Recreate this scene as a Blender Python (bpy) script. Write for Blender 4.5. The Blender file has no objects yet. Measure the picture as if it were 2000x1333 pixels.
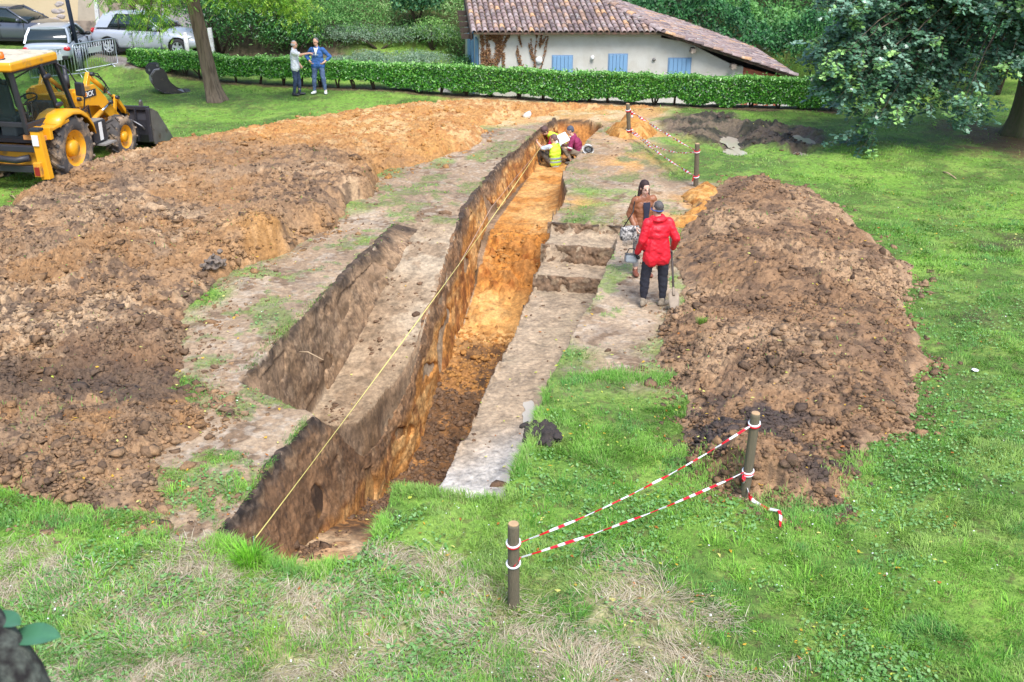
import bpy, bmesh, math, random
import numpy as np
from mathutils import Vector, Matrix, Euler, Quaternion
random.seed(7); RNG = np.random.default_rng(11)
SC = bpy.context.scene
COL = SC.collection
R = math.radians
# ---------------------------------------------------------------- camera
FPX = 2080.0; PITCH = R(23.0); CAMH = 6.25
cd = bpy.data.cameras.new('camera'); cam = bpy.data.objects.new('camera', cd); COL.objects.link(cam)
cam.location = (0, 0, CAMH); cam.rotation_euler = (R(90) - PITCH, 0, 0)
cd.sensor_width = 36.0; cd.lens = 36.0 * FPX / 2000.0; cd.clip_start = 0.1; cd.clip_end = 600
cd.dof.use_dof = True; cd.dof.focus_distance = 15.0; cd.dof.aperture_fstop = 5.0
SC.camera = cam

def G(px, py, z=0.0):
    "photo pixel -> point on the level z"
    u = (px - 1000) / FPX; v = (py - 666.5) / FPX
    d = (u, math.cos(PITCH) - v * math.sin(PITCH), -math.sin(PITCH) - v * math.cos(PITCH))
    t = (z - CAMH) / d[2]
    return Vector((d[0] * t, d[1] * t, z))
def GY(px, py, Y):
    "photo pixel -> point on the upright plane y = Y"
    u = (px - 1000) / FPX; v = (py - 666.5) / FPX
    d = (u, math.cos(PITCH) - v * math.sin(PITCH), -math.sin(PITCH) - v * math.cos(PITCH))
    t = Y / d[1]
    return Vector((d[0] * t, Y, CAMH + d[2] * t))
def Gp(pts, z=0.0): return np.array([G(p[0], p[1], z)[:2] for p in pts])
# ---------------------------------------------------------------- colour
def lin(c): c /= 255.0; return c / 12.92 if c <= 0.04045 else ((c + 0.055) / 1.055) ** 2.4
def S(r, g, b): return (lin(r), lin(g), lin(b))
# ---------------------------------------------------------------- noise (numpy)
def _h(ix, iy, seed):
    n = (ix.astype(np.int64) * 374761393 + iy.astype(np.int64) * 668265263 + seed * 974634541) & 0xffffffff
    n = ((n ^ (n >> 13)) * 1274126177) & 0xffffffff
    return ((n ^ (n >> 16)) & 0xffff) / 65535.0
def vnoise(x, y, seed=0):
    ix = np.floor(x); iy = np.floor(y); fx = x - ix; fy = y - iy
    fx = fx * fx * fx * (fx * (fx * 6 - 15) + 10); fy = fy * fy * fy * (fy * (fy * 6 - 15) + 10)
    a = _h(ix, iy, seed); b = _h(ix + 1, iy, seed); c = _h(ix, iy + 1, seed); d = _h(ix + 1, iy + 1, seed)
    return (a + (b - a) * fx) * (1 - fy) + (c + (d - c) * fx) * fy
def fbm(x, y, freq, octv=4, seed=0, gain=0.5):
    "-1..1"
    s = np.zeros_like(x); a = 1.0; tot = 0.0
    for o in range(octv):
        c, sn = math.cos(o * 1.1 + .4), math.sin(o * 1.1 + .4)
        s += a * (vnoise((x * c - y * sn) * freq, (x * sn + y * c) * freq, seed + o * 17) * 2 - 1)
        tot += a; a *= gain; freq *= 2.03
    return s / tot * 1.6
def sstep(a, b, x): t = np.clip((x - a) / (b - a), 0, 1); return t * t * (3 - 2 * t)
def polydist(x, y, poly):
    "signed distance, positive inside"
    x = np.asarray(x, float); y = np.asarray(y, float)
    d = np.full(x.shape, 1e9); inside = np.zeros(x.shape, bool); n = len(poly)
    for i in range(n):
        ax, ay = poly[i]; bx, by = poly[(i + 1) % n]
        ex, ey = bx - ax, by - ay; L = ex * ex + ey * ey + 1e-12
        t = np.clip(((x - ax) * ex + (y - ay) * ey) / L, 0, 1)
        d = np.minimum(d, (x - ax - t * ex) ** 2 + (y - ay - t * ey) ** 2)
        c = (ay > y) != (by > y)
        xi = (bx - ax) * (y - ay) / ((by - ay) if abs(by - ay) > 1e-12 else 1e-12) + ax
        inside ^= c & (x < xi)
    d = np.sqrt(d); return np.where(inside, d, -d)
# ---------------------------------------------------------------- materials
MATS = {}
def nodes_of(m): m.use_nodes = True; return m.node_tree.nodes, m.node_tree.links
def mat(name, col, rough=0.6, metal=0.0, var=0.0, scale=8.0, col2=None, bump=0.0, bscale=40.0, spec=0.5, coat=0.0,
        trans=0.0, alpha=1.0, attr=None, sub=0.0, dirt=None, dirt_amt=0.45, dirt_scale=3.0, stretch=None, emit=0.0):
    if name in MATS: return MATS[name]
    m = bpy.data.materials.new(name); N, L = nodes_of(m); b = N['Principled BSDF']
    b.inputs['Roughness'].default_value = rough; b.inputs['Metallic'].default_value = metal
    b.inputs['Specular IOR Level'].default_value = spec; b.inputs['Coat Weight'].default_value = coat
    b.inputs['Transmission Weight'].default_value = trans; b.inputs['Alpha'].default_value = alpha
    b.inputs['Base Color'].default_value = (*col, 1)
    tc = N.new('ShaderNodeTexCoord'); src = tc.outputs['Object']
    if stretch:
        mp = N.new('ShaderNodeMapping'); mp.inputs['Scale'].default_value = stretch; L.new(src, mp.inputs[0]); src = mp.outputs[0]
    out = None
    if attr:
        a = N.new('ShaderNodeAttribute'); a.attribute_name = attr; out = a.outputs['Color']
    if var or col2 or dirt:
        nz = N.new('ShaderNodeTexNoise'); nz.inputs['Scale'].default_value = scale; nz.inputs['Detail'].default_value = 6
        L.new(src, nz.inputs['Vector'])
        if col2:
            mx = N.new('ShaderNodeMix'); mx.data_type = 'RGBA'
            cr = N.new('ShaderNodeMapRange'); cr.inputs[1].default_value = .38; cr.inputs[2].default_value = .62
            L.new(nz.outputs['Fac'], cr.inputs[0]); L.new(cr.outputs[0], mx.inputs['Factor'])
            if out: L.new(out, mx.inputs['A'])
            else: mx.inputs['A'].default_value = (*col, 1)
            mx.inputs['B'].default_value = (*col2, 1); out = mx.outputs['Result']
        if var:
            mr = N.new('ShaderNodeMapRange'); mr.inputs[1].default_value = .25; mr.inputs[2].default_value = .75
            mr.inputs[3].default_value = 1 - var; mr.inputs[4].default_value = 1 + var
            L.new(nz.outputs['Fac'], mr.inputs[0])
            ml = N.new('ShaderNodeMix'); ml.data_type = 'RGBA'; ml.blend_type = 'MULTIPLY'; ml.inputs['Factor'].default_value = 1
            if out: L.new(out, ml.inputs['A'])
            else: ml.inputs['A'].default_value = (*col, 1)
            cb = N.new('ShaderNodeCombineColor')
            for i in range(3): L.new(mr.outputs[0], cb.inputs[i])
            L.new(cb.outputs[0], ml.inputs['B']); out = ml.outputs['Result']
        if dirt:
            n2 = N.new('ShaderNodeTexNoise'); n2.inputs['Scale'].default_value = dirt_scale; n2.inputs['Detail'].default_value = 8
            n2.inputs['Roughness'].default_value = .7; L.new(tc.outputs['Object'], n2.inputs['Vector'])
            r2 = N.new('ShaderNodeMapRange'); r2.inputs[1].default_value = 1 - dirt_amt; r2.inputs[2].default_value = 1.08 - dirt_amt * .9
            L.new(n2.outputs['Fac'], r2.inputs[0])
            m2 = N.new('ShaderNodeMix'); m2.data_type = 'RGBA'; L.new(r2.outputs[0], m2.inputs['Factor'])
            if out: L.new(out, m2.inputs['A'])
            else: m2.inputs['A'].default_value = (*col, 1)
            m2.inputs['B'].default_value = (*dirt, 1); out = m2.outputs['Result']
    if out: L.new(out, b.inputs['Base Color'])
    if bump:
        nb = N.new('ShaderNodeTexNoise'); nb.inputs['Scale'].default_value = bscale; nb.inputs['Detail'].default_value = 6
        L.new(src, nb.inputs['Vector'])
        bp = N.new('ShaderNodeBump'); bp.inputs['Strength'].default_value = bump; bp.inputs['Distance'].default_value = .02
        L.new(nb.outputs['Fac'], bp.inputs['Height']); L.new(bp.outputs[0], b.inputs['Normal'])
    if emit:
        b.inputs['Emission Strength'].default_value = emit; b.inputs['Emission Color'].default_value = (*col, 1)
    MATS[name] = m; return m
def leafmat(name, rough=0.45, spec=0.5, trans=0.3):
    "foliage coloured by the leaf's own attribute, with some light passing through"
    if name in MATS: return MATS[name]
    m = bpy.data.materials.new(name); N, L = nodes_of(m); b = N['Principled BSDF']; o = N['Material Output']
    a = N.new('ShaderNodeAttribute'); a.attribute_name = 'col'
    L.new(a.outputs['Color'], b.inputs['Base Color']); b.inputs['Roughness'].default_value = rough
    b.inputs['Specular IOR Level'].default_value = spec
    t = N.new('ShaderNodeBsdfTranslucent'); L.new(a.outputs['Color'], t.inputs['Color'])
    mx = N.new('ShaderNodeMixShader'); mx.inputs[0].default_value = trans
    L.new(b.outputs[0], mx.inputs[1]); L.new(t.outputs[0], mx.inputs[2]); L.new(mx.outputs[0], o.inputs['Surface'])
    MATS[name] = m; return m
def glassmat(name, tint=(.75, .85, .82), opac=0.35, rough=0.03):
    if name in MATS: return MATS[name]
    m = bpy.data.materials.new(name); N, L = nodes_of(m); b = N['Principled BSDF']; o = N['Material Output']
    b.inputs['Base Color'].default_value = (.02, .03, .03, 1); b.inputs['Roughness'].default_value = rough
    t = N.new('ShaderNodeBsdfTransparent'); t.inputs[0].default_value = (*tint, 1)
    mx = N.new('ShaderNodeMixShader'); mx.inputs[0].default_value = opac
    L.new(t.outputs[0], mx.inputs[1]); L.new(b.outputs[0], mx.inputs[2]); L.new(mx.outputs[0], o.inputs['Surface'])
    MATS[name] = m; return m
# ---------------------------------------------------------------- objects
def tag(o, label=None, cat=None, group=None, kind=None):
    if label: o['label'] = label
    if cat: o['category'] = cat
    if group: o['group'] = group
    if kind: o['kind'] = kind
    return o
def empty(name, loc=(0, 0, 0), rz=0.0, label=None, cat=None, group=None):
    o = bpy.data.objects.new(name, None); COL.objects.link(o); o.location = loc; o.rotation_euler = (0, 0, rz)
    o.empty_display_size = .2
    return tag(o, label, cat, group)
def link(name, me, m=None, parent=None):
    o = bpy.data.objects.new(name, me); COL.objects.link(o)
    if m and not len(me.materials): me.materials.append(m)
    if parent: o.parent = parent
    return o
def npmesh(name, v, f, col=None, smooth=True):
    "v (n,3), f (m,k) with k = 3 or 4"
    me = bpy.data.meshes.new(name); v = np.asarray(v, np.float32); f = np.asarray(f, np.int32); k = f.shape[1]
    me.vertices.add(len(v)); me.vertices.foreach_set('co', v.ravel())
    me.loops.add(f.size); me.loops.foreach_set('vertex_index', f.ravel())
    me.polygons.add(len(f)); me.polygons.foreach_set('loop_start', np.arange(0, f.size, k, dtype=np.int32))
    me.polygons.foreach_set('loop_total', np.full(len(f), k, np.int32))
    if smooth: me.polygons.foreach_set('use_smooth', np.ones(len(f), bool))
    me.update(calc_edges=True)
    if col is not None:
        a = me.color_attributes.new('col', 'FLOAT_COLOR', 'POINT')
        c = np.ones((len(v), 4), np.float32); c[:, :3] = col; a.data.foreach_set('color', c.ravel())
    return me
def copy_tree(o, parent=None):
    c = o.copy(); COL.objects.link(c)
    if parent: c.parent = parent
    for ch in list(o.children): copy_tree(ch, c)
    return c
def frame(d, up=(0, 0, 1)):
    d = Vector(d).normalized(); u = Vector(up)
    if abs(d.dot(u)) > .98: u = Vector((1, 0, 0))
    a = d.cross(u).normalized(); b = a.cross(d).normalized(); return a, b, d
class MB:
    "collects shapes into one mesh"
    def __init__(s): s.v = []; s.f = []; s.sm = []
    def add(s, vs, fs, smooth=False):
        o = len(s.v); s.v += [tuple(v) for v in vs]; s.f += [tuple(o + i for i in f) for f in fs]; s.sm += [smooth] * len(fs); return s
    def box(s, c, d, rot=None):
        x, y, z = d[0] / 2, d[1] / 2, d[2] / 2
        vs = [Vector((a * x, b * y, e * z)) for e in (-1, 1) for b in (-1, 1) for a in (-1, 1)]
        M = (Euler(rot).to_matrix() if rot is not None and not isinstance(rot, Matrix) else rot)
        vs = [(M @ v if M is not None else v) + Vector(c) for v in vs]
        return s.add(vs, [(0, 2, 3, 1), (4, 5, 7, 6), (0, 1, 5, 4), (2, 6, 7, 3), (0, 4, 6, 2), (1, 3, 7, 5)])
    def bar(s, p, q, w, h, up=(0, 0, 1)):
        p = Vector(p); q = Vector(q); a, b, d = frame(q - p, up)
        vs = [e + a * (i * w / 2) + b * (j * h / 2) for e in (p, q) for j in (-1, 1) for i in (-1, 1)]
        return s.add(vs, [(0, 2, 3, 1), (4, 5, 7, 6), (0, 1, 5, 4), (2, 6, 7, 3), (0, 4, 6, 2), (1, 3, 7, 5)])
    def tube(s, pts, r, n=8, caps=True, ry=None, up=(0, 0, 1), smooth=True):
        pts = [Vector(p) for p in pts]; m = len(pts); rs = r if isinstance(r, (list, tuple)) else [r] * m
        o = []; pa = None
        for i, p in enumerate(pts):
            d = (pts[min(i + 1, m - 1)] - pts[max(i - 1, 0)])
            if d.length < 1e-9: d = Vector((0, 0, 1))
            a, b, d = frame(d, up)
            if pa is not None:
                a2 = pa - d * pa.dot(d)
                if a2.length > 1e-6: a = a2.normalized(); b = d.cross(a) * -1; b = a.cross(d)
            pa = a
            k = 1 if ry is None else ry
            for j in range(n):
                t = 2 * math.pi * j / n; o.append(p + a * (rs[i] * math.cos(t)) + b * (rs[i] * k * math.sin(t)))
        fs = [(i * n + j, i * n + (j + 1) % n, (i + 1) * n + (j + 1) % n, (i + 1) * n + j) for i in range(m - 1) for j in range(n)]
        s.add(o, fs, smooth)
        if caps: s.add(o[:n], [tuple(range(n - 1, -1, -1))]); s.add(o[-n:], [tuple(range(n))])
        return s
    def cyl(s, p, q, r, r2=None, n=16, caps=True, smooth=True): return s.tube([p, q], [r, r if r2 is None else r2], n, caps, smooth=smooth)
    def ball(s, c, r, n=10, M=None):
        r = r if isinstance(r, (tuple, list)) else (r, r, r); vs = []; fs = []; k = 2 * n
        for i in range(n + 1):
            a = math.pi * i / n
            for j in range(k):
                b = 2 * math.pi * j / k
                v = Vector((r[0] * math.sin(a) * math.cos(b), r[1] * math.sin(a) * math.sin(b), r[2] * math.cos(a)))
                vs.append((M @ v if M is not None else v) + Vector(c))
        for i in range(n):
            for j in range(k): fs.append((i * k + j, (i + 1) * k + j, (i + 1) * k + (j + 1) % k, i * k + (j + 1) % k))
        return s.add(vs, fs, True)
    def prism(s, poly, fn, a, b, smooth=False):
        "poly 2-D, fn(u,v,w)->point, w from a to b"
        n = len(poly); vs = [fn(u, v, a) for u, v in poly] + [fn(u, v, b) for u, v in poly]
        ar = sum(poly[i][0] * poly[(i + 1) % n][1] - poly[(i + 1) % n][0] * poly[i][1] for i in range(n))
        fs = [tuple(range(n)), tuple(range(2 * n - 1, n - 1, -1))] + [(i, i + n, (i + 1) % n + n, (i + 1) % n) for i in range(n)]
        return s.add(vs, fs, smooth)
    def loft(s, secs, closed=True, caps=True, smooth=True):
        n = len(secs[0]); vs = [p for sec in secs for p in sec]; fs = []
        for i in range(len(secs) - 1):
            for j in range(n if closed else n - 1):
                fs.append((i * n + j, i * n + (j + 1) % n, (i + 1) * n + (j + 1) % n, (i + 1) * n + j))
        s.add(vs, fs, smooth)
        if caps and closed: s.add(secs[0], [tuple(range(n - 1, -1, -1))]); s.add(secs[-1], [tuple(range(n))])
        return s
    def lathe(s, prof, c, axis, n=24, smooth=True):
        "prof [(r, h)] turned about axis from c"
        a, b, d = frame(axis); c = Vector(c)
        secs = [[c + d * h + (a * math.cos(2 * math.pi * j / n) + b * math.sin(2 * math.pi * j / n)) * max(r, 1e-4) for j in range(n)] for r, h in prof]
        return s.loft(secs, True, False, smooth)
    def mesh(s, name):
        me = bpy.data.meshes.new(name); me.from_pydata([tuple(v) for v in s.v], [], s.f)
        me.polygons.foreach_set('use_smooth', np.array(s.sm, bool)); me.update()
        bm = bmesh.new(); bm.from_mesh(me); bmesh.ops.remove_doubles(bm, verts=bm.verts, dist=1e-5)
        bmesh.ops.recalc_face_normals(bm, faces=bm.faces); bm.to_mesh(me); bm.free(); return me
    def build(s, name, m, parent=None, bevel=0.0, seg=2, subsurf=0):
        o = link(name, s.mesh(name), m, parent)
        if bevel:
            b = o.modifiers.new('b', 'BEVEL'); b.width = bevel; b.segments = seg; b.limit_method = 'ANGLE'; b.angle_limit = R(35)
        if subsurf:
            b = o.modifiers.new('s', 'SUBSURF'); b.levels = subsurf; b.render_levels = subsurf
        return o
# ---------------------------------------------------------------- world and sun
w = bpy.data.worlds.new('World'); SC.world = w; w.use_nodes = True
sk = w.node_tree.nodes.new('ShaderNodeTexSky'); sk.sky_type = 'NISHITA'; sk.sun_disc = False
SUN_EL, SUN_AZ = R(56), R(158)         # azimuth clockwise from +Y
sk.sun_elevation = SUN_EL; sk.sun_rotation = SUN_AZ; sk.air_density = 1.0; sk.dust_density = 1.6; sk.ozone_density = 1.0
bg = w.node_tree.nodes['Background']; w.node_tree.links.new(sk.outputs[0], bg.inputs[0]); bg.inputs[1].default_value = 0.12
sl = bpy.data.lights.new('sun', 'SUN'); sl.energy = 2.0; sl.angle = R(28); sl.color = (1, .995, .985)
so = bpy.data.objects.new('sun', sl); COL.objects.link(so)
sd = Vector((math.sin(SUN_AZ) * math.cos(SUN_EL), math.cos(SUN_AZ) * math.cos(SUN_EL), math.sin(SUN_EL)))
so.rotation_euler = sd.to_track_quat('Z', 'Y').to_euler(); so.location = sd * 60
SC.view_settings.view_transform = 'Standard'; SC.view_settings.look = 'None'; SC.view_settings.gamma = 1
SC.view_settings.exposure = 1.22
SC.render.engine = 'CYCLES'
SC.cycles.use_denoising = True
SC.cycles.max_bounces = 6; SC.cycles.diffuse_bounces = 3; SC.cycles.glossy_bounces = 3; SC.cycles.transparent_max_bounces = 12
# ================================================================ GROUND, TRENCH, SPOIL HEAPS
TO = np.array(G(420, 1050)[:2]); TE = np.array(G(1050, 255)[:2]); TD = (TE - TO) / np.linalg.norm(TE - TO); TN = np.array([TD[1], -TD[0]])
def st(x, y): dx = x - TO[0]; dy = y - TO[1]; return dx * TD[0] + dy * TD[1], dx * TN[0] + dy * TN[1]
def xy(s, t): return TO[0] + TD[0] * s + TN[0] * t, TO[1] + TD[1] * s + TN[1] * t
ip = np.interp
def t_left(s): return ip(s, [0, 3, 9, 11.8, 14.7, 18, 20.8, 22.9], [0, 0, -.05, -.17, -.31, -.21, 0, .25])
def z_floor(s): return ip(s, [-.4, 1.1, 2.6, 4.4, 5.9, 7, 8.2, 10, 11, 12, 12.9, 13.6, 14.2, 22, 23], [-.9, -1., -1.5, -2.25, -2.6, -2.6, -2.25, -2.0, -1.9, -1.6, -1.25, -.85, -.78, -.82, -.8])
def z_lbench(s): return ip(s, [4.3, 5.4, 7, 8.5, 10, 11.7], [-1.4, -1.6, -1.4, -.85, -.4, 0])
def trench(x, y):
    "depth (<=0) of the digging at x, y, without the small roughness"
    s, t = st(x, y)
    s0_ = s; s = s + .04 * fbm(x, y, 1.7, 3, 3); s_b = s0_ + .015 * fbm(x, y, 2.5, 2, 4); t = t + .035 * fbm(x, y, 1.3, 2, 5) + .01 * fbm(x, y, 7, 2, 8)
    # deep trench
    tr = ip(s, [-.5, 1.2, 1.3, 10, 12.4, 13.5, 14.6, 16.5, 18.2, 20.7, 21.9, 22.6, 23.2], [1.6, 1.6, 1.78, 1.74, 1.72, 1.78, 1.7, 1.34, 1.5, 1.6, 1.75, 1.3, .9])
    s0 = ip(t, [-.2, 0, .96, 1.6], [.15, -.02, -.42, -.1])
    bat = ip(s, [0, 2, 9, 12, 23], [.26, .22, .2, .2, .24])
    zf = z_floor(s) + .12 * sstep(.6, 0, tr - t) * (s > 2)
    # the sides are cut in layers: an upright face with a slightly fuller foot
    dl = t - t_left(s); dr = tr - t; dn = s - s0; de = 22.75 - s
    w = np.minimum.reduce([dl / bat, dr / .10, dn / .25, de / .45])
    deep = zf * np.clip(w, 0, 1)
    # right bench with three steps
    te = ip(s, [1, 5.4, 7.8, 10.5, 12.5], [2.85, 2.87, 3.05, 3.16, 3.2])
    zb = -.8 + .27 * sstep(10.16, 10.24, s_b) + .33 * sstep(11.06, 11.14, s_b) + .2 * sstep(11.93, 12.01, s_b)
    d2 = np.minimum.reduce([(t - 1.2) / .1, (te - t) / .08, (s - 1.26) / .12])
    rb = zb * np.clip(d2, 0, 1)
    # left bench, a ramp that gets deeper towards the camera
    s1 = 2.83 + np.clip(-t, 0, 1.5) * .6
    d3 = np.minimum((t + 1.36) / ip(s, [3, 7, 9, 11], [.16, .18, .34, .4]), (.12 - t) / .1)
    lb = np.maximum(z_lbench(s), -(s - s1) * .95) * np.clip(d3, 0, 1) * (s > s1) * (s < 11.7)
    return np.minimum(np.minimum(deep, rb), lb)
# ---- spoil heaps
LH = np.vstack([Gp([(-260, 770), (60, 755), (330, 757), (385, 715), (360, 640), (415, 560), (590, 472), (672, 428), (715, 385), (748, 332), (850, 318), (925, 285), (955, 243), (1090, 214), (1240, 214), (1292, 212), (1270, 203)]),
                Gp([(1180, 196), (1040, 190), (930, 184), (880, 183), (760, 196), (640, 212), (480, 240), (335, 268), (250, 297), (120, 328), (0, 402), (-300, 500)], .22)])
LH2 = Gp([(-260, 740), (300, 745), (350, 770), (420, 800), (380, 850), (300, 900), (330, 960), (330, 1002), (250, 992), (140, 985), (60, 970), (-260, 930)])
RH = Gp([(1392, 372), (1420, 350), (1500, 352), (1575, 372), (1660, 425), (1740, 505), (1790, 520), (1772, 600), (1808, 700), (1790, 790), (1770, 842), (1690, 870), (1690, 925), (1630, 985), (1540, 1003), (1430, 972), (1340, 905), (1322, 850), (1335, 800), (1300, 735), (1285, 640), (1335, 580), (1318, 500), (1330, 440)])
OM = Gp([(1178, 258), (1205, 272), (1262, 274), (1290, 262), (1265, 246), (1215, 242)])
OM2 = Gp([(1310, 445), (1370, 452), (1400, 420), (1405, 372), (1372, 366), (1330, 385), (1345, 410)])
def clods(x, y, k=1.0):
    b = fbm(x, y, 3.4, 3, 21); c = np.abs(fbm(x, y, 8, 3, 22)); d = np.abs(fbm(x, y, 14, 2, 23)); e = sstep(-.35, .35, fbm(x, y, .9, 3, 24))
    return k * (.05 * fbm(x, y, .8, 3, 20) + .05 * b + (.3 + .7 * e) * (.075 * (c - .2) + .038 * (d - .2) + .010 * (np.abs(fbm(x, y, 27, 1, 26)) - .25)))
def h_left(x, y):
    d = polydist(x, y, LH) + .26 * fbm(x, y, 1.2, 4, 31)
    s, t = st(x, y)
    hm = ip(s, [-2, 0, 3.5, 6, 12, 16, 20, 24], [.2, .2, .26, .34, .46, .46, .32, .26])
    hm = hm * (1 + .2 * fbm(x, y, .35, 3, 33))
    wd = ip(s, [3, 6, 9, 14, 18, 24], [1.3, 1.2, .7, .75, 1.1, 1.6])
    p = 1 - np.exp(-np.clip(d, 0, 9) / wd * 1.6)
    h = hm * p
    for (px, py, r, a) in ((520, 425, .75, .38), (590, 440, .4, .15), (790, 288, .9, .30), (700, 330, .6, .25), (860, 222, 1.0, .2), (920, 250, .7, .22), (300, 600, .9, .14), (150, 460, 1.2, .2)):
        q = G(px, py, .7); h = h + a * np.exp(-((x - q.x) ** 2 + (y - q.y) ** 2) / r ** 2) * sstep(0, .3, d)
    for (px, py, r, a) in ((570, 437, .33, .28), (830, 262, .7, .16), (640, 395, .4, .2)):
        q = G(px, py, .7); h = h - a * np.exp(-((x - q.x) ** 2 + (y - q.y) ** 2) / r ** 2) * sstep(0, .3, d)
    h = h + clods(x, y) * (.35 + .65 * ip(s, [10, 20], [1, .45])) * sstep(-.1, .5, d) + .03 * fbm(x, y, 14, 2, 40) * sstep(-.2, .1, d)
    d2 = polydist(x, y, LH2) + .14 * fbm(x, y, 1.6, 4, 34)
    h2 = (.24 + .12 * fbm(x, y, .7, 2, 41)) * (1 - np.exp(-np.clip(d2, 0, 9) / .5)) + clods(x, y, .9) * sstep(-.1, .4, d2)
    h2 = np.where(d2 < .02, -.12 + d2 * .1, h2)
    h = np.where(d < .02, -.12 + d * .1, h)
    return np.maximum(h, h2), np.maximum(d, d2)
def h_right(x, y):
    d = polydist(x, y, RH) + .13 * fbm(x, y, 1.4, 4, 51) + .05 * fbm(x, y, 5, 3, 57)
    hm = .37 + .05 * fbm(x, y, .5, 3, 52)
    h = hm * (1 - np.exp(-np.clip(d, 0, 9) / .7))
    for (px, py, r, a) in ((1475, 860, .75, .30), (1440, 470, .9, .08), (1650, 620, 1.2, .14), (1420, 400, .6, .06)):
        q = G(px, py, .6); h = h + a * np.exp(-((x - q.x) ** 2 + (y - q.y) ** 2) / r ** 2) * sstep(0, .4, d)
    for (px, py, r, a) in ((1590, 790, .55, .35), (1480, 700, .8, .1), (1440, 540, .8, .18)):
        q = G(px, py, .6); h = h - a * np.exp(-((x - q.x) ** 2 + (y - q.y) ** 2) / r ** 2) * sstep(0, .4, d)
    h = h + clods(x, y, 1.0) * sstep(-.05, .5, d)
    return np.where(d < .01, -.12 + d * .1, h), d
def h_small(x, y, poly, a, wdt, seed):
    d = polydist(x, y, poly) + .1 * fbm(x, y, 2.2, 3, seed)
    h = a * (1 - np.exp(-np.clip(d, 0, 9) / wdt)) + (.02 * fbm(x, y, 9, 3, seed + 1) + .05 * fbm(x, y, 2.5, 3, seed + 2)) * sstep(0, .2, d)
    return np.where(d < .01, -.1 + d * .1, h), d
MUD = Gp([(1262, 232), (1340, 222), (1455, 222), (1470, 240), (1560, 236), (1610, 262), (1622, 292), (1560, 302), (1480, 292), (1405, 296), (1330, 262), (1290, 252)])
PUD = [Gp([(1412, 262), (1436, 262), (1440, 282), (1420, 284)]), Gp([(1418, 288), (1450, 286), (1452, 296), (1422, 298)]), Gp([(1560, 262), (1588, 266), (1575, 280), (1560, 276)]), Gp([(1552, 292), (1572, 294), (1570, 299), (1554, 299)])]
def mudz(x, y):
    d = polydist(x, y, MUD) + .5 * fbm(x, y, .6, 3, 61)
    m = sstep(-.1, .45, d)
    rut = np.abs(fbm(x, y * 1.8, .7, 2, 62)); z = m * (.12 * rut - .03 + .05 * fbm(x, y, 2.5, 3, 63) + .12 * (np.abs(fbm(x, y, 4.5, 3, 64)) - .2))
    for p in PUD:
        c = p.mean(0); hx, hy = np.abs(p - c).mean(0) * 1.25 + .12; g = np.exp(-((((x - c[0]) / hx) ** 2 + ((y - c[1]) / hy) ** 2)) ** 2 * .6); z = z * (1 - .85 * g) - .13 * g
    return z, m
def hill(x, y):
    "the wooded bank behind the house and road"
    y0 = ip(x, [-60, -22, -16, -12, -6, 0, 8, 16, 30, 60], [56, 56, 50, 42.5, 41, 42, 46, 44, 40, 40])
    park = .42 * sstep(37.6, 40.6, y) * sstep(-9.5, -12.5, x)
    return park + 0.42 * np.clip(y - y0, 0, 16) + .15 * fbm(x, y, .3, 3, 71) * sstep(0, 3, y - y0)
def bank(x, y): return .06 * np.clip(7.6 - y, 0, 3) + .5 * np.clip(4.5 - y, 0, 3)
def lawn_z(x, y): return .045 * fbm(x, y, .45, 3, 81) + .02 * fbm(x, y, 2.2, 3, 82) + bank(x, y)
HEDGE = Gp([(262, 143), (420, 159), (600, 168), (800, 180), (1000, 190), (1200, 200), (1400, 207), (1640, 215)])
def yard(x, y):
    "the ground drops behind the hedge on the house side"
    hy = np.interp(x, HEDGE[:, 0], HEDGE[:, 1])
    return -.95 * sstep(.35, 1.0, y - hy) * sstep(-3.0, -1.6, x) * sstep(40, 10, x)
def surf(x, y):
    "height of whatever lies on top at x, y"
    x = np.atleast_1d(np.asarray(x, float)); y = np.atleast_1d(np.asarray(y, float))
    tz = trench(x, y); z = np.where(tz < -.01, tz, lawn_z(x, y)) + hill(x, y) + mudz(x, y)[0] + yard(x, y)
    return np.maximum.reduce([z, h_left(x, y)[0], h_right(x, y)[0]])
def gz(x, y): return float(surf([x], [y])[0])
def onto(px, py, up=0.0):
    "point of the real surface seen at a photo pixel (fixed-point search)"
    z = up
    for _ in range(12):
        q = G(px, py, z); z = .5 * z + .5 * (gz(q.x, q.y) + up)
    q = G(px, py, z); return Vector((q.x, q.y, gz(q.x, q.y)))
# ---- the fan of vertices all the earth meshes share
def rows():
    y = 3.2; out = []
    while y < 34.5: out.append(y); y += min(max(.62 * y * y / (CAMH * 1065), .012), .036 if y < 24 else .06) if y > 6.2 else .02
    while y < 60: out.append(y); y += .12 + (y - 34) * .01
    while y < 260: out.append(y); y *= 1.05
    return np.array(out)
def cols(hi=.80, n=1390):
    c = np.linspace(-hi, hi, n); e = hi + np.cumsum(np.linspace(.004, .12, 24)); return np.concatenate([-e[::-1], c, e])
YR = rows(); CX = cols()
GX = CX[None, :] * YR[:, None]; GYY = np.repeat(YR[:, None], len(CX), 1)
def grid_faces(nr, nc):
    i = np.arange(nr * nc).reshape(nr, nc)
    return np.stack([i[:-1, :-1], i[:-1, 1:], i[1:, 1:], i[1:, :-1]], -1).reshape(-1, 4)
def submesh(name, v, f, col):
    u, inv = np.unique(f.ravel(), return_inverse=True); return npmesh(name, v[u], inv.reshape(f.shape), col[u])
def mix(a, b, t): return a + (np.asarray(b) - a) * t[:, None]
X = GX.ravel(); Y = GYY.ravel(); near = Y < 36
T = np.zeros_like(X); T[near] = trench(X[near], Y[near])
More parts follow.
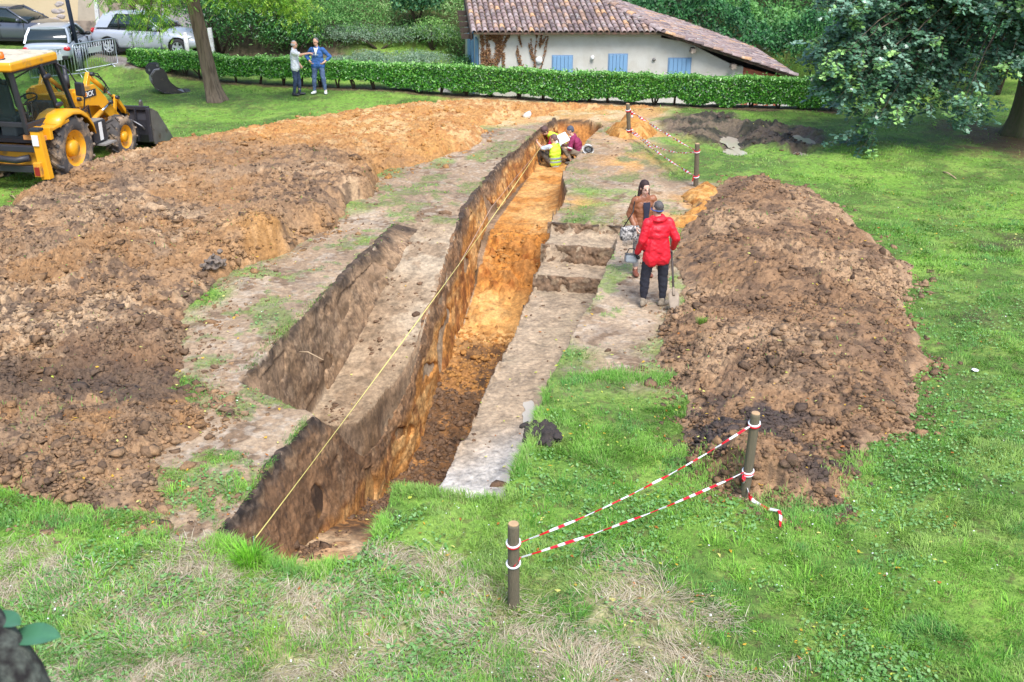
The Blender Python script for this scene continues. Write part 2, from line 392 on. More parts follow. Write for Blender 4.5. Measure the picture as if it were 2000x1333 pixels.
MZ, MM = np.zeros_like(X), np.zeros_like(X); MZ[near], MM[near] = mudz(X[near], Y[near])
LZ = lawn_z(X, Y) + yard(X, Y); HZ = hill(X, Y)
cut = sstep(-.01, -.06, T)
Sx, Tx = st(X, Y)
# roughness of the dug faces
rgh = .035 * fbm(X, Y, 5, 3, 91) + .02 * fbm(X, Y, 14, 2, 92)
fl = sstep(3, 4, Sx) * sstep(14.2, 13.2, Sx) * (Tx > .1) * (Tx < 1.75)
rgh = rgh * .35 + fl * (.05 * np.abs(fbm(X, Y, 6, 3, 93)) + .05 * fbm(X, Y, 2.2, 3, 94))
wallm = sstep(.0, .12, np.abs(T - z_floor(Sx))) * (Tx < .5); rgh *= 1 - .8 * wallm
rgh += (.20 * np.abs(fbm(X, Y, 3.0, 3, 95)) + .05 * fbm(X, Y, 8, 2, 96)) * sstep(11.6, 12.2, Sx) * sstep(14.0, 13.2, Sx) * (Tx > 0)
# lip of torn turf round the edge
lip = np.exp(-((T + .02) / .05) ** 2) * (T < -.001) * .0
Z = np.where(T < -.005, T + rgh * cut, LZ) + MZ + HZ + lip
# ---- colour of the bare ground itself
BASE = np.array(S(88, 116, 46)); nA = fbm(X, Y, .5, 4, 101); nB = fbm(X, Y, 2.2, 4, 102); nC = fbm(X, Y, 9, 3, 103); nD = fbm(X, Y, 30, 2, 104)
C = np.tile(BASE, (len(X), 1))
C = mix(C, S(116, 152, 56), sstep(-.3, .5, nA)); C = mix(C, S(140, 164, 74), .5 * sstep(0, .6, nB)); C = mix(C, S(92, 84, 50), .6 * sstep(.25, .7, nC))
# dry foreground
DRY = Gp([(-300, 1040), (150, 1040), (380, 1060), (620, 1110), (760, 1060), (900, 1110), (1100, 1130), (1300, 1150), (1500, 1210), (1700, 1270), (1900, 1400), (1000, 1700), (-400, 1700)])
dry = sstep(-.45, .4, polydist(X, Y, DRY) + .35 * fbm(X, Y, 1.1, 4, 111) + .45 * fbm(X * .5 + Y * .85, (Y * .5 - X * .85) * .45, 1.3, 4, 113) - .25 * sstep(.5, -2.5, X) - .95 * sstep(.8, 2.8, X)) * (Y < 14)
C = mix(C, S(176, 162, 122), dry * .75 * sstep(-.45, .3, nB + .5 * nC)); C = mix(C, S(88, 70, 50), dry * .6 * sstep(.3, .7, fbm(X, Y, 3, 3, 112)))
# trodden bare soil round the digging
BARE = [Gp([(415, 1060), (330, 1010), (250, 960), (250, 880), (340, 800), (360, 740), (330, 640), (500, 500), (640, 420), (760, 330), (940, 250), (1060, 225), (1180, 225), (1225, 250), (1180, 300), (1130, 400), (1040, 480), (700, 900)]),
        Gp([(1090, 760), (1100, 700), (1150, 400), (1110, 300), (1160, 240), (1225, 220), (1300, 225), (1310, 260), (1290, 310), (1300, 350), (1390, 360), (1400, 420), (1340, 470), (1330, 600), (1300, 680), (1310, 740), (1210, 745)])]
bare = np.zeros_like(X)
for k, p in enumerate(BARE):
    m = near; b = np.zeros_like(X); b[m] = sstep(-.55, .5, polydist(X[m], Y[m], p) + .5 * fbm(X[m], Y[m], .9, 4, 120 + k)); bare = np.maximum(bare, b)
soil = mix(np.tile(S(162, 136, 108), (len(X), 1)), S(180, 156, 128), sstep(-.2, .6, nA)); soil = mix(soil, S(130, 106, 82), sstep(.1, .6, nB)); soil = mix(soil, S(186, 170, 150), .5 * sstep(.1, .5, nC + .3 * nB)); soil = mix(soil, S(136, 114, 92), .5 * sstep(.2, .7, fbm(X, Y, 1.3, 4, 105)))
patch = sstep(.22, .5, fbm(X, Y, 1.7, 4, 130) + .35 * nC)
gpz = patch * bare; grassy = np.clip(1 - bare + .75 * gpz, 0, 1)
C = mix(C, soil, bare * (1 - .55 * patch))
SAND = Gp([(880, 184), (1290, 205), (1300, 226), (1180, 235), (960, 250), (900, 235)])
sand = np.zeros_like(X); sand[near] = sstep(-.5, .5, polydist(X[near], Y[near], SAND) + .4 * fbm(X[near], Y[near], .8, 3, 131))
C = mix(C, mix(np.tile(S(206, 156, 100), (len(X), 1)), S(216, 184, 142), sstep(-.2, .5, nB)), sand * .8)
for (px, py, r) in ((1225, 318, .9), (1340, 420, .9), (1370, 385, .8), (1240, 262, 1.4), (1115, 395, .5)):
    q = G(px, py); C = mix(C, S(212, 158, 92), .8 * np.exp(-((X - q.x) ** 2 + (Y - q.y) ** 2) / r ** 2) * sstep(-.5, .3, nB))
C = mix(C, mix(np.tile(S(112, 94, 80), (len(X), 1)), S(56, 48, 44), sstep(-.1, .5, nB)), MM * .95 * sstep(-.5, -.1, nB + .6))
# shade-worn earth under the oak and the far bank, earth under the hedge
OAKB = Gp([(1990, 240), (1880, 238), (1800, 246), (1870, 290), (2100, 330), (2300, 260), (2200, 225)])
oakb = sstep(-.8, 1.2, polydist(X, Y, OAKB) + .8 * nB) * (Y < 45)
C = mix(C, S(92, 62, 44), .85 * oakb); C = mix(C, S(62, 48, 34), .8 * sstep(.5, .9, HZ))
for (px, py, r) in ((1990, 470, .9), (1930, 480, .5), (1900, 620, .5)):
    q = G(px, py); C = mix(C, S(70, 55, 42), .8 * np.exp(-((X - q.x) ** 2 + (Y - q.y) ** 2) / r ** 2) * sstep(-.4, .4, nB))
# ---- trench colours: strata on the walls, soil by place on the floors
zz = Z; UU = Sx; VV = Tx + Z; wA = fbm(UU, VV, .5, 4, 161); wB = fbm(UU, VV, 2.2, 4, 162); wC = fbm(UU, VV, 9, 3, 163)
zo = ip(Sx, [0, 2, 4, 6, 8, 9.5, 11, 12, 13, 16, 23], [-.75, -1.2, -1.75, -1.95, -1.5, -1.1, -.75, -.5, -.34, -.25, -.2]) + .14 * fbm(UU, UU * .3, 1.2, 3, 141)
brown = mix(np.tile(S(124, 96, 68), (len(X), 1)), S(96, 72, 52), sstep(-.2, .5, fbm(UU, VV * 1.6, 1.4, 4, 142))); brown = mix(brown, S(152, 120, 88), sstep(.1, .6, wB)); brown = mix(brown, S(58, 44, 34), .75 * sstep(.42, .58, fbm(UU, VV, 3.0, 3, 143)))
orange = mix(np.tile(S(176, 118, 58), (len(X), 1)), S(196, 148, 88), sstep(-.2, .5, fbm(UU, VV, .9, 4, 144))); orange = mix(orange, S(150, 88, 34), sstep(.1, .6, fbm(UU, VV, 2.6, 4, 145)))
TC = mix(brown, orange, sstep(.08, -.08, zz - zo) * ip(Sx, [0, 5, 9], [.75, .9, 1]))
rim = sstep(ip(Sx, [0, 8, 13, 23], [-.26, -.24, -.2, -.17]), -.05, zz + .07 * fbm(UU, UU * .7, 3, 3, 146)) * ip(Sx, [0, 4, 10, 23], [1, .9, .8, .7])
TC = mix(TC, S(50, 42, 36), rim * .9)
# floors
onfl = sstep(.18, .05, zz - z_floor(Sx)) * (Tx > .05) * (Tx < 1.9)
floorc = mix(np.tile(S(112, 80, 50), (len(X), 1)), S(156, 110, 62), sstep(-.1, .5, nB)); floorc = mix(floorc, S(74, 54, 38), .8 * sstep(.1, .5, nC))
fo = mix(np.tile(S(186, 126, 60), (len(X), 1)), S(206, 158, 98), sstep(-.2, .6, nA + .5 * nB)); fo = mix(fo, S(176, 114, 48), sstep(.05, .6, nC))
sel = sstep(9.3, 10.5, Sx + .6 * nB); floorc = mix(floorc, fo, sel)
floorc = mix(floorc, S(178, 116, 48), sstep(14.2, 13.4, Sx) * sstep(11.9, 12.6, Sx) * .8); floorc = mix(floorc, S(212, 168, 106), sstep(14.0, 14.8, Sx) * .6 * sstep(-.5, .3, nB)); floorc = mix(floorc, S(206, 160, 96), sstep(10.3, 10.9, Sx) * sstep(12.2, 11.7, Sx) * .5)
floorc = mix(floorc, mix(np.tile(S(206, 172, 132), (len(X), 1)), S(184, 144, 104), sstep(-.1, .5, nB)), sstep(2.6, 1.7, Sx + .3 * nB))
TC = mix(TC, floorc, onfl)
lbz = (Tx < .12) & (Sx > 3.2); onl = sstep(.14, .04, zz - z_lbench(Sx)) * lbz * (Sx < 11.9)
pale = mix(np.tile(S(160, 136, 108), (len(X), 1)), S(174, 154, 128), sstep(-.2, .5, nA)); pale = mix(pale, S(140, 116, 90), .8 * sstep(.2, .6, nB + .3 * nC))
lw = lbz * (1 - onl); TC = mix(TC, mix(np.tile(S(150, 122, 94), (len(X), 1)), S(112, 88, 64), sstep(-.2, .5, fbm(UU * .5, VV * 2, 1.8, 4, 150))), lw * (1 - rim * .8))
TC = mix(TC, pale, onl)
inb = (Tx > 1.7) & (Sx < 12.05) & (Sx > 1.2)
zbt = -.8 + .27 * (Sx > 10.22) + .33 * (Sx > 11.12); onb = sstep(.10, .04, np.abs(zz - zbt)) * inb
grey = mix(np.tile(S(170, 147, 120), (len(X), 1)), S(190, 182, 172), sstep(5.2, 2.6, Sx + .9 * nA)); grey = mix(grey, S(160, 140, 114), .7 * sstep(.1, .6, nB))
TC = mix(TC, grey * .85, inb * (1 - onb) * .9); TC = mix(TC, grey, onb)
C = mix(C, TC, cut)
# road and parking behind the hedge
ROADP = Gp([(0, 70), (215, 145), (330, 150), (235, 132), (240, 118), (400, 128), (410, 100), (330, 60), (300, 30), (-400, 0), (-900, 60), (-500, 150)])
rd = sstep(-.2, .2, polydist(X, Y, ROADP) + .2 * nB) * (Y > 36)
LIT = Gp([(395, 70), (560, 95), (680, 122), (700, 150), (420, 135)]); lit = sstep(-.4, .4, polydist(X, Y, LIT) + .4 * nB) * (Y > 36.5); C = mix(C, mix(np.tile(S(110, 90, 76), (len(X), 1)), S(74, 60, 50), sstep(-.2, .4, nC)), lit * .9)
asph = mix(np.tile(S(150, 140, 136), (len(X), 1)), S(120, 112, 104), sstep(-.3, .5, nA)); C = mix(C, asph, rd)
LANE = sstep(-.2, .3, (Y - ip(X, [-14, -2, 4, 10, 20], [43, 37.3, 35.6, 34.2, 32.5]))) * sstep(.3, -.3, (Y - ip(X, [-14, -2, 4, 10, 20], [44, 39.3, 39.3, 39.3, 39.3]))) * (X > -3) * (X < 10)
C = mix(C, S(176, 172, 168), LANE * .9)
C *= (1 + .10 * nD * (1 - cut))[:, None]; C = np.clip(C, .01, .95)
hyv = np.interp(X, HEDGE[:, 0], HEDGE[:, 1]); hb = sstep(.5, .25, np.abs(Y - hyv + .1) + .15 * nB) * (X > HEDGE[0][0] - .2) * (X < HEDGE[-1][0]); C = mix(C, mix(np.tile(S(104, 82, 62), (len(X), 1)), S(70, 56, 44), sstep(-.2, .4, nC)), hb * .9)
V = np.stack([X, Y, Z], 1); F = grid_faces(len(YR), len(CX))
ft = cut[F].mean(1) > .35
def earthmat(name, wet=0.75, bstr=.6, pits=False):
    if name in MATS: return MATS[name]
    m = bpy.data.materials.new(name); N, L = nodes_of(m); b = N['Principled BSDF']
    a = N.new('ShaderNodeAttribute'); a.attribute_name = 'col'; tc = N.new('ShaderNodeTexCoord')
    n1 = N.new('ShaderNodeTexNoise'); n1.inputs['Scale'].default_value = 14; n1.inputs['Detail'].default_value = 8; n1.inputs['Roughness'].default_value = .65
    n2 = N.new('ShaderNodeTexNoise'); n2.inputs['Scale'].default_value = 60; n2.inputs['Detail'].default_value = 4
    for n in (n1, n2): L.new(tc.outputs['Object'], n.inputs['Vector'])
    mr = N.new('ShaderNodeMapRange'); mr.inputs[1].default_value = .3; mr.inputs[2].default_value = .7; mr.inputs[3].default_value = .58; mr.inputs[4].default_value = 1.32
    L.new(n1.outputs['Fac'], mr.inputs[0]); cb = N.new('ShaderNodeCombineColor')
    for i in range(3): L.new(mr.outputs[0], cb.inputs[i])
    ml = N.new('ShaderNodeMix'); ml.data_type = 'RGBA'; ml.blend_type = 'MULTIPLY'; ml.inputs['Factor'].default_value = 1
    L.new(a.outputs['Color'], ml.inputs['A']); L.new(cb.outputs[0], ml.inputs['B']); 
    fin = ml.outputs['Result']
    if pits:
        n3 = N.new('ShaderNodeTexNoise'); n3.inputs['Scale'].default_value = 4.5; n3.inputs['Detail'].default_value = 7; n3.inputs['Roughness'].default_value = .6
        L.new(tc.outputs['Object'], n3.inputs['Vector']); r3 = N.new('ShaderNodeMapRange'); r3.inputs[1].default_value = .3; r3.inputs[2].default_value = .58; r3.inputs[3].default_value = .58; r3.inputs[4].default_value = 1.15
        L.new(n3.outputs['Fac'], r3.inputs[0]); c3 = N.new('ShaderNodeCombineColor')
        for i in range(3): L.new(r3.outputs[0], c3.inputs[i])
        m3 = N.new('ShaderNodeMix'); m3.data_type = 'RGBA'; m3.blend_type = 'MULTIPLY'; m3.inputs['Factor'].default_value = 1
        L.new(fin, m3.inputs['A']); L.new(c3.outputs[0], m3.inputs['B']); fin = m3.outputs['Result']
    L.new(fin, b.inputs['Base Color'])
    b.inputs['Roughness'].default_value = wet; b.inputs['Specular IOR Level'].default_value = .35
    ad = N.new('ShaderNodeMath'); ad.operation = 'MULTIPLY_ADD'; ad.inputs[1].default_value = .4; L.new(n2.outputs['Fac'], ad.inputs[0]); L.new(n1.outputs['Fac'], ad.inputs[2])
    bp = N.new('ShaderNodeBump'); bp.inputs['Strength'].default_value = bstr; bp.inputs['Distance'].default_value = .05
    L.new(ad.outputs[0], bp.inputs['Height']); L.new(bp.outputs[0], b.inputs['Normal']); MATS[name] = m; return m
EARTH = earthmat('earth'); CLOD = earthmat('clods', .75, .7)
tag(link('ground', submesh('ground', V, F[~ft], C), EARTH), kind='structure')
# the cut faces: laid over the steep sides with their own even mesh, roughened sideways
def face_cols(s, z, wallkind):
    a = fbm(s, z * 1.5, 1.1, 4, 701); b = fbm(s, z, 3.2, 4, 702); c = fbm(s, z, 10, 3, 703); n = len(s)
    if wallkind == 'bench': k = mix(np.tile(S(154, 125, 95), (n, 1)), S(126, 100, 74), sstep(-.2, .5, fbm(s * .35, z * 2.2, 2.2, 4, 704))); k = mix(k, S(160, 134, 106), .7 * sstep(.1, .6, b)); k = mix(k, S(90, 70, 54), .7 * sstep(.3, .65, c + .3 * b))
    else:
        k = mix(np.tile(S(146, 110, 77), (n, 1)), S(122, 91, 64), sstep(-.3, .5, a)); k = mix(k, S(158, 126, 94), .8 * sstep(.1, .6, b)); k = mix(k, S(84, 64, 48), .75 * sstep(.3, .65, c + .4 * b))
        zo_ = ip(s, [0, 2, 4, 6, 8, 9.5, 11, 12, 13, 16, 23], [-.75, -1.15, -1.7, -1.9, -1.45, -1.05, -.7, -.45, -.28, -.2, -.16]) + .16 * fbm(s, s * 0, 1.0, 3, 705) + .05 * b
        o = mix(np.tile(S(178, 122, 62), (n, 1)), S(202, 156, 98), sstep(-.2, .5, fbm(s * .6, z * 3, 1.6, 4, 706))); o = mix(o, S(132, 82, 44), .8 * sstep(.15, .6, b)); k = mix(k, o, sstep(.10, -.10, z - zo_) * ip(s, [0, 5, 9], [.7, .9, 1]))
    r = sstep(ip(s, [0, 8, 13, 23], [-.27, -.22, -.2, -.17]), -.04, z + .09 * fbm(s, s * 0, 2.6, 3, 707) + .03 * c) * ip(s, [0, 4, 10, 23], [1, .9, .85, .75]) if wallkind != 'bench' else .8 * sstep(-.2, -.04, z + .09 * fbm(s, s * 0, 2.6, 3, 708))
    k = mix(k, mix(np.tile(S(52, 43, 37), (n, 1)), S(84, 70, 58), sstep(.0, .5, c)), r); return np.clip(k * (1 + .22 * c + .12 * fbm(s, z, 26, 2, 709))[:, None], .01, .9)
WALLS = []
def cutface(s, tt, ztop, zbot, batf, kind, nz=64, seed=0):
    v = np.linspace(-.06, 1.03, nz); Sg = np.repeat(s[:, None], nz, 1); vt = np.repeat(v[None], len(s), 0); zt = ztop[:, None]; zb_ = zbot[:, None]; Zg = zt + (zb_ - zt) * np.clip(vt, 0, 1.05); TT = tt[:, None] + batf(Sg, Zg)
    px, py = xy(Sg, TT); wy = TT - .035 * fbm(px.ravel(), py.ravel(), 1.3, 2, 5).reshape(px.shape)
    top_ = np.exp(-((Zg - zt) / .10) ** 2); d = .018 * fbm(Sg.ravel(), Zg.ravel() * 1.3, 2.6, 3, 711 + seed).reshape(Sg.shape) + .008 * fbm(Sg.ravel(), Zg.ravel(), 8, 3, 712 + seed).reshape(Sg.shape) + .004 * fbm(Sg.ravel(), Zg.ravel(), 24, 2, 713).reshape(Sg.shape)
    d += top_ * .028 * fbm(Sg.ravel(), Zg.ravel() * .5, 5, 3, 714 + seed).reshape(Sg.shape); pit = fbm(Sg.ravel(), Zg.ravel(), 1.9, 2, 715 + seed).reshape(Sg.shape); d -= .10 * sstep(.52, .72, pit) * (Zg < zt - .2)
    TTd = wy + .035 + d - .12 * np.clip(-vt / .06, 0, 1) - .02 * top_; Zg = Zg + .02 * np.clip(-vt / .06, 0, 1) - .03 * np.clip(-vt / .06, 0, 1) ** 2 * 1.6; X_, Y_ = xy(Sg, TTd); c = face_cols(Sg.ravel(), Zg.ravel(), kind); WALLS.append((np.stack([X_.ravel(), Y_.ravel(), Zg.ravel()], 1), grid_faces(len(s), nz), c))
s_ = np.arange(.02, 22.7, .02); zf_ = z_floor(s_); inbench = (s_ > 2.83) & (s_ < 11.7); ztp = np.where(inbench, np.maximum(np.minimum(np.maximum(z_lbench(s_), -(s_ - 2.83) * .95), 0), zf_ + .1), 0.0)
batm = lambda Sg, Zg: ip(Sg, [0, 2, 9, 12, 23], [.26, .22, .2, .2, .24]) * np.clip(Zg / z_floor(Sg), 0, 1.1)
cutface(s_, t_left(s_), ztp, zf_, batm, 'main', 72)
s2_ = np.arange(3.45, 11.3, .02); zb2 = np.maximum(z_lbench(s2_), -(s2_ - 3.45) * 3.); zb2 = np.minimum(zb2, -.03)
cutface(s2_, np.full(len(s2_), -1.36), np.zeros(len(s2_)), zb2, lambda Sg, Zg: ip(Sg, [3, 7, 9, 11], [.16, .18, .34, .4]) * np.clip(Zg / np.minimum(z_lbench(Sg), -.03), 0, 1.1), 'bench', 48, 5)
for k_, (sc_, zt_, zb_) in enumerate(((10.20, -.53, -.8), (11.10, -.2, -.53), (11.97, .0, -.2))):
    tg = np.arange(1.66, ip(sc_, [10, 12.5], [3.15, 3.2]) + .06, .016); v_ = np.linspace(-.12, 1.05, 22); Tg = np.repeat(tg[:, None], 22, 1); vv = np.repeat(v_[None], len(tg), 0); Zg = zt_ + (zb_ - zt_) * np.clip(vv, 0, 1.05)
    d_ = .05 * fbm(Tg.ravel(), Zg.ravel() + sc_, 3, 3, 731).reshape(Tg.shape) + .03 * fbm(Tg.ravel(), Zg.ravel() + sc_, 11, 3, 732).reshape(Tg.shape)
    Sg = sc_ - .07 + .05 * (1 - np.clip(vv, 0, 1)) - d_ + .10 * np.clip(-vv / .12, 0, 1); Zg = Zg + .025 * np.clip(-vv / .12, 0, 1) - .05 * np.clip(-vv / .12, 0, 1) ** 2; X_, Y_ = xy(Sg, Tg); a_ = fbm(Tg.ravel(), Zg.ravel() * 1.5 + sc_, 6, 4, 733)
    c_ = mix(np.tile(S(128, 102, 78), (Tg.size, 1)), S(96, 75, 57), sstep(-.2, .4, a_)); c_ = mix(c_, S(146, 124, 98), .7 * sstep(.2, .6, a_)); c_ = mix(c_, S(56, 46, 38), .8 * sstep(.3, .05, vv.ravel()) * sstep(-.4, .3, a_) * (k_ == 2)); WALLS.append((np.stack([X_.ravel(), Y_.ravel(), Zg.ravel()], 1), grid_faces(len(tg), 22), np.clip(c_, .01, .9)))
tv = submesh('trench', V, F[ft], C); 
def merged():
    n0 = len(tv.vertices); co = np.empty(n0 * 3, np.float32); tv.vertices.foreach_get('co', co); fc = np.empty(len(tv.polygons) * 4, np.int32); tv.loops.foreach_get('vertex_index', fc); ca = np.empty(n0 * 4, np.float32); tv.color_attributes['col'].data.foreach_get('color', ca)
    vs, fs, cs, o = [co.reshape(-1, 3)], [fc.reshape(-1, 4)], [ca.reshape(-1, 4)[:, :3]], n0
    for v, f, c in WALLS: vs.append(v); fs.append(f + o); cs.append(c); o += len(v)
    return npmesh('trench', np.concatenate(vs), np.concatenate(fs), np.concatenate(cs))
tag(link('trench', merged(), earthmat('trench_earth', .8, .5, True)), 'stepped archaeological trench with orange and brown layered walls', kind='structure')
# ---- heaps
def heap(name, hd, ymin, ymax, xlo, xhi, colour, label, cat):
    ys = []; yy = ymin
    while yy < ymax: ys.append(yy); yy += min(max(.45 * yy * yy / 6656, .010), .022 if yy < 22 else .04)
    ys = np.array(ys); c = (CX > xlo) & (CX < xhi)
    x = (CX[c][None, :] * ys[:, None]).ravel(); y = np.repeat(ys[:, None], c.sum(), 1).ravel()
    h, d = hd(x, y); f = grid_faces(len(ys), c.sum()); keep = (d[f].max(1) > -.12)
    z = h + lawn_z(x, y) * (d < .3)
    tz = trench(x, y); z = np.where(tz < -.03, np.minimum(z, tz - .1), z)
    me = submesh(name, np.stack([x, y, z], 1), f[keep], np.clip(colour(x, y, z, d), .01, .9))
    return tag(link(name, me, CLOD), label, cat)
def col_left(x, y, z, d):
    a = fbm(x, y, .45, 4, 201); b = fbm(x, y, 1.6, 4, 202); c = fbm(x, y, 6, 3, 203); s, t = st(x, y)
    k = np.tile(S(154, 121, 88), (len(x), 1)); k = mix(k, S(188, 158, 124), .85 * sstep(-.02, .5, .5 * a + .7 * b)); k = mix(k, S(126, 99, 74), .75 * sstep(.0, .6, b - .3 * a))
    k = mix(k, S(92, 74, 60), .75 * sstep(.2, .6, c + .5 * fbm(x, y, .9, 3, 204))); k = mix(k, S(160, 118, 74), .6 * sstep(.2, .6, fbm(x, y, .8, 3, 205) + .3 * c))
    o = sstep(14.5, 18, s + 1.2 * a) ; kk = mix(np.tile(S(184, 134, 78), (len(x), 1)), S(202, 164, 112), sstep(-.2, .5, b)); kk = mix(kk, S(166, 110, 60), .8 * sstep(.1, .6, c + .4 * b))
    k = mix(k, kk, o)
    for (px, py, r) in ((510, 430, .8), (790, 295, 1.2), (850, 262, 1.0), (660, 390, .5), (590, 440, .4)):
        q = G(px, py, .6); k = mix(k, S(176, 126, 66), .8 * np.exp(-((x - q.x) ** 2 + (y - q.y) ** 2) / r ** 2) * sstep(-.6, .2, b))
    dk = Gp([(-200, 715), (200, 700), (360, 700), (420, 770), (300, 775), (-200, 780)], .15)
    k = mix(k, S(78, 64, 54), .7 * sstep(-.25, .2, polydist(x, y, dk) + .3 * b))
    dk2 = Gp([(280, 600), (420, 560), (440, 640), (350, 690), (240, 700), (120, 640)], .4)
    k = mix(k, S(108, 80, 58), .6 * sstep(-.3, .3, polydist(x, y, dk2) + .35 * b))
    return k
def col_right(x, y, z, d):
    a = fbm(x, y, .5, 4, 211); b = fbm(x, y, 1.8, 4, 212); c = fbm(x, y, 6, 3, 213)
    k = np.tile(S(144, 111, 80), (len(x), 1)); k = mix(k, S(172, 140, 107), .8 * sstep(-.1, .5, a + .3 * b)); k = mix(k, S(118, 91, 68), .85 * sstep(.05, .6, b)); k = mix(k, S(92, 72, 55), .75 * sstep(.25, .6, c))
    for (px, py, r, s_) in ((1420, 800, .8, .95), (1650, 900, .5, .95), (1370, 840, .6, .9), (1520, 775, .6, .8), (1340, 480, .5, .6), (1600, 960, .5, .5)):
        q = G(px, py, .4); k = mix(k, S(74, 64, 60), s_ * np.exp(-((x - q.x) ** 2 + (y - q.y) ** 2) / r ** 2) * sstep(-.4, .3, b + c))
    return mix(k, S(176, 144, 112), .5 * sstep(.25, .0, d))
def col_sand(x, y, z, d):
    b = fbm(x, y, 2, 4, 222); return mix(mix(np.tile(S(192, 134, 66), (len(x), 1)), S(170, 112, 50), sstep(-.1, .5, b)), S(206, 156, 92), sstep(.2, .6, fbm(x, y, 7, 3, 223)))
heap('spoil_heap', h_left, 6, 36, -1.2, .34, col_left, 'broad low spread of brown and orange dug earth between backhoe and trench', 'soil heap')
heap('spoil_heap', h_right, 8, 27, .08, .6, col_right, 'tall brown spoil heap on the lawn to the right of the red jacketed man', 'soil heap')
heap('sand_mound', lambda x, y: h_small(x, y, OM, .62, .5, 231), 24, 33, .05, .2, col_sand, 'small mound of orange sand at the foot of the farthest fence post', 'soil heap')
heap('sand_mound', lambda x, y: h_small(x, y, OM2, .22, .2, 241), 17, 25, .1, .25, col_sand, 'thin crumbly trail of orange sand along the edge of tall brown heap', 'soil heap')
# ---- standing water
WATER = mat('water', S(196, 182, 160), rough=.08, spec=1.0)  # pale base colour stands in for bright reflection on the muddy water
def puddle(poly, z, n=0):
    p = np.array(poly); c = p.mean(0); b = MB(); m = 28; o = []
    ang = np.linspace(0, 2 * np.pi, m, endpoint=False); r0 = np.abs(p - c).mean(0) * 1.5
    for t in ang:
        k = 1 + .28 * math.sin(3 * t + n) + .15 * math.sin(7 * t + 2 * n); o.append((c[0] + r0[0] * math.cos(t) * k, c[1] + r0[1] * math.sin(t) * k, z))
    b.add(o, [tuple(range(m))]); tag(b.build('puddle', WATER), kind='structure')
for i, p in enumerate(PUD): puddle(p, float(gz(*p.mean(0))) + .045, i)
def bp(s, t, r, rr, n): x, y = xy(s, t); puddle([(x - r, y - rr), (x + r, y - rr), (x + r, y + rr), (x - r, y + rr)], -.786, n)
bp(1.75, 2.5, .13, .24, 1); bp(2.9, 2.56, .08, .18, 2); bp(3.4, 2.52, .06, .10, 5); bp(5.0, 2.52, .10, .22, 2)
# ================================================================ GRASS, LEAVES, CLODS
GR = (1 - .9 * lit) * (1 - .92 * hb) * grassy * (1 - cut) * (1 - .96 * sstep(.05, .5, MM)) * (1 - .9 * sand) * (1 - rd) * (1 - .85 * oakb) * (1 - LANE) * (HZ < .45)
lh, ld = np.full_like(X, -1), np.full_like(X, -1); lh[near], ld[near] = h_left(X[near], Y[near]); lh[ld < .02] = -9; rh, rdd = np.full_like(X, -1), np.full_like(X, -1); rh[near], rdd[near] = h_right(X[near], Y[near])
rh[rdd < .01] = -9; TOP = np.maximum(Z, np.maximum(lh, rh)); heapm = (np.maximum(ld, rdd) > .0)
GR = GR * np.where(heapm, .012, 1) * (cut < .05)
def lookup(x, y):
    r = np.clip(np.searchsorted(YR, y) - 1, 0, len(YR) - 2); c = np.clip(np.searchsorted(CX, x / y) - 1, 0, len(CX) - 2)
    return r * len(CX) + c
def fan_points(n, y0, y1, hi=.80, p=1.0):
    u = RNG.random(n); y = (y0 ** (1 - p) + u * (y1 ** (1 - p) - y0 ** (1 - p))) ** (1 / (1 - p)) if p != 1 else y0 * (y1 / y0) ** u
    return (RNG.random(n) * 2 - 1) * hi * y, y
GB, GC = [], []                 # blade vertices (each a strip) kept as triangles
def blades(x, y, z, L, W, ang, lean, col, two=True, droop=.5):
    n = len(x); dx, dy = np.cos(ang), np.sin(ang); wx, wy = -dy * W, dx * W
    px, py = dx * np.sin(lean) * L, dy * np.sin(lean) * L; pz = np.cos(lean) * L
    a = np.stack([x - wx, y - wy, z - .01], 1); b = np.stack([x + wx, y + wy, z - .01], 1)
    m = np.stack([x + px * .5, y + py * .5, z + pz * .6], 1); t = np.stack([x + px * (1 + droop * .3), y + py * (1 + droop * .3), z + pz * (1 - droop * .35)], 1)
    w = np.stack([wx, wy, wx * 0], 1) * .75
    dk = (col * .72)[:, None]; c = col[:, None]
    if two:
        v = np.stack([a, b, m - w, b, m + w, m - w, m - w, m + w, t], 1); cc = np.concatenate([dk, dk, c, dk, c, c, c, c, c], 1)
    else:
        v = np.stack([a, b, t], 1); cc = np.concatenate([dk, dk, c], 1)
    GB.append(v.reshape(-1, 3)); GC.append(cc.reshape(-1, 3))
def greens(x, y, k):
    "colour of a blade: the sward's own patches of fresh, blue-green and yellowing growth"
    n = len(x); a = fbm(x, y, .55, 3, 301); b = fbm(x, y, 2.4, 3, 302)
    c = np.tile(S(112, 164, 54), (n, 1)); c = mix(c, S(146, 192, 70), sstep(-.2, .5, a)); c = mix(c, S(94, 150, 76), .7 * sstep(.1, .6, b)); c = mix(c, S(170, 188, 98), .6 * sstep(.15, .6, fbm(x, y, 1.2, 3, 303)))
    r = RNG.random(n); c = mix(c, S(176, 172, 118), .8 * (r < .07 + .25 * k)); c = mix(c, S(172, 200, 98), .7 * (r > .9))
    c = c + (c.mean(1, keepdims=True) - c) * .10; return c * np.array([.88, .98, .86]) * RNG.uniform(.72, 1.25, n)[:, None]
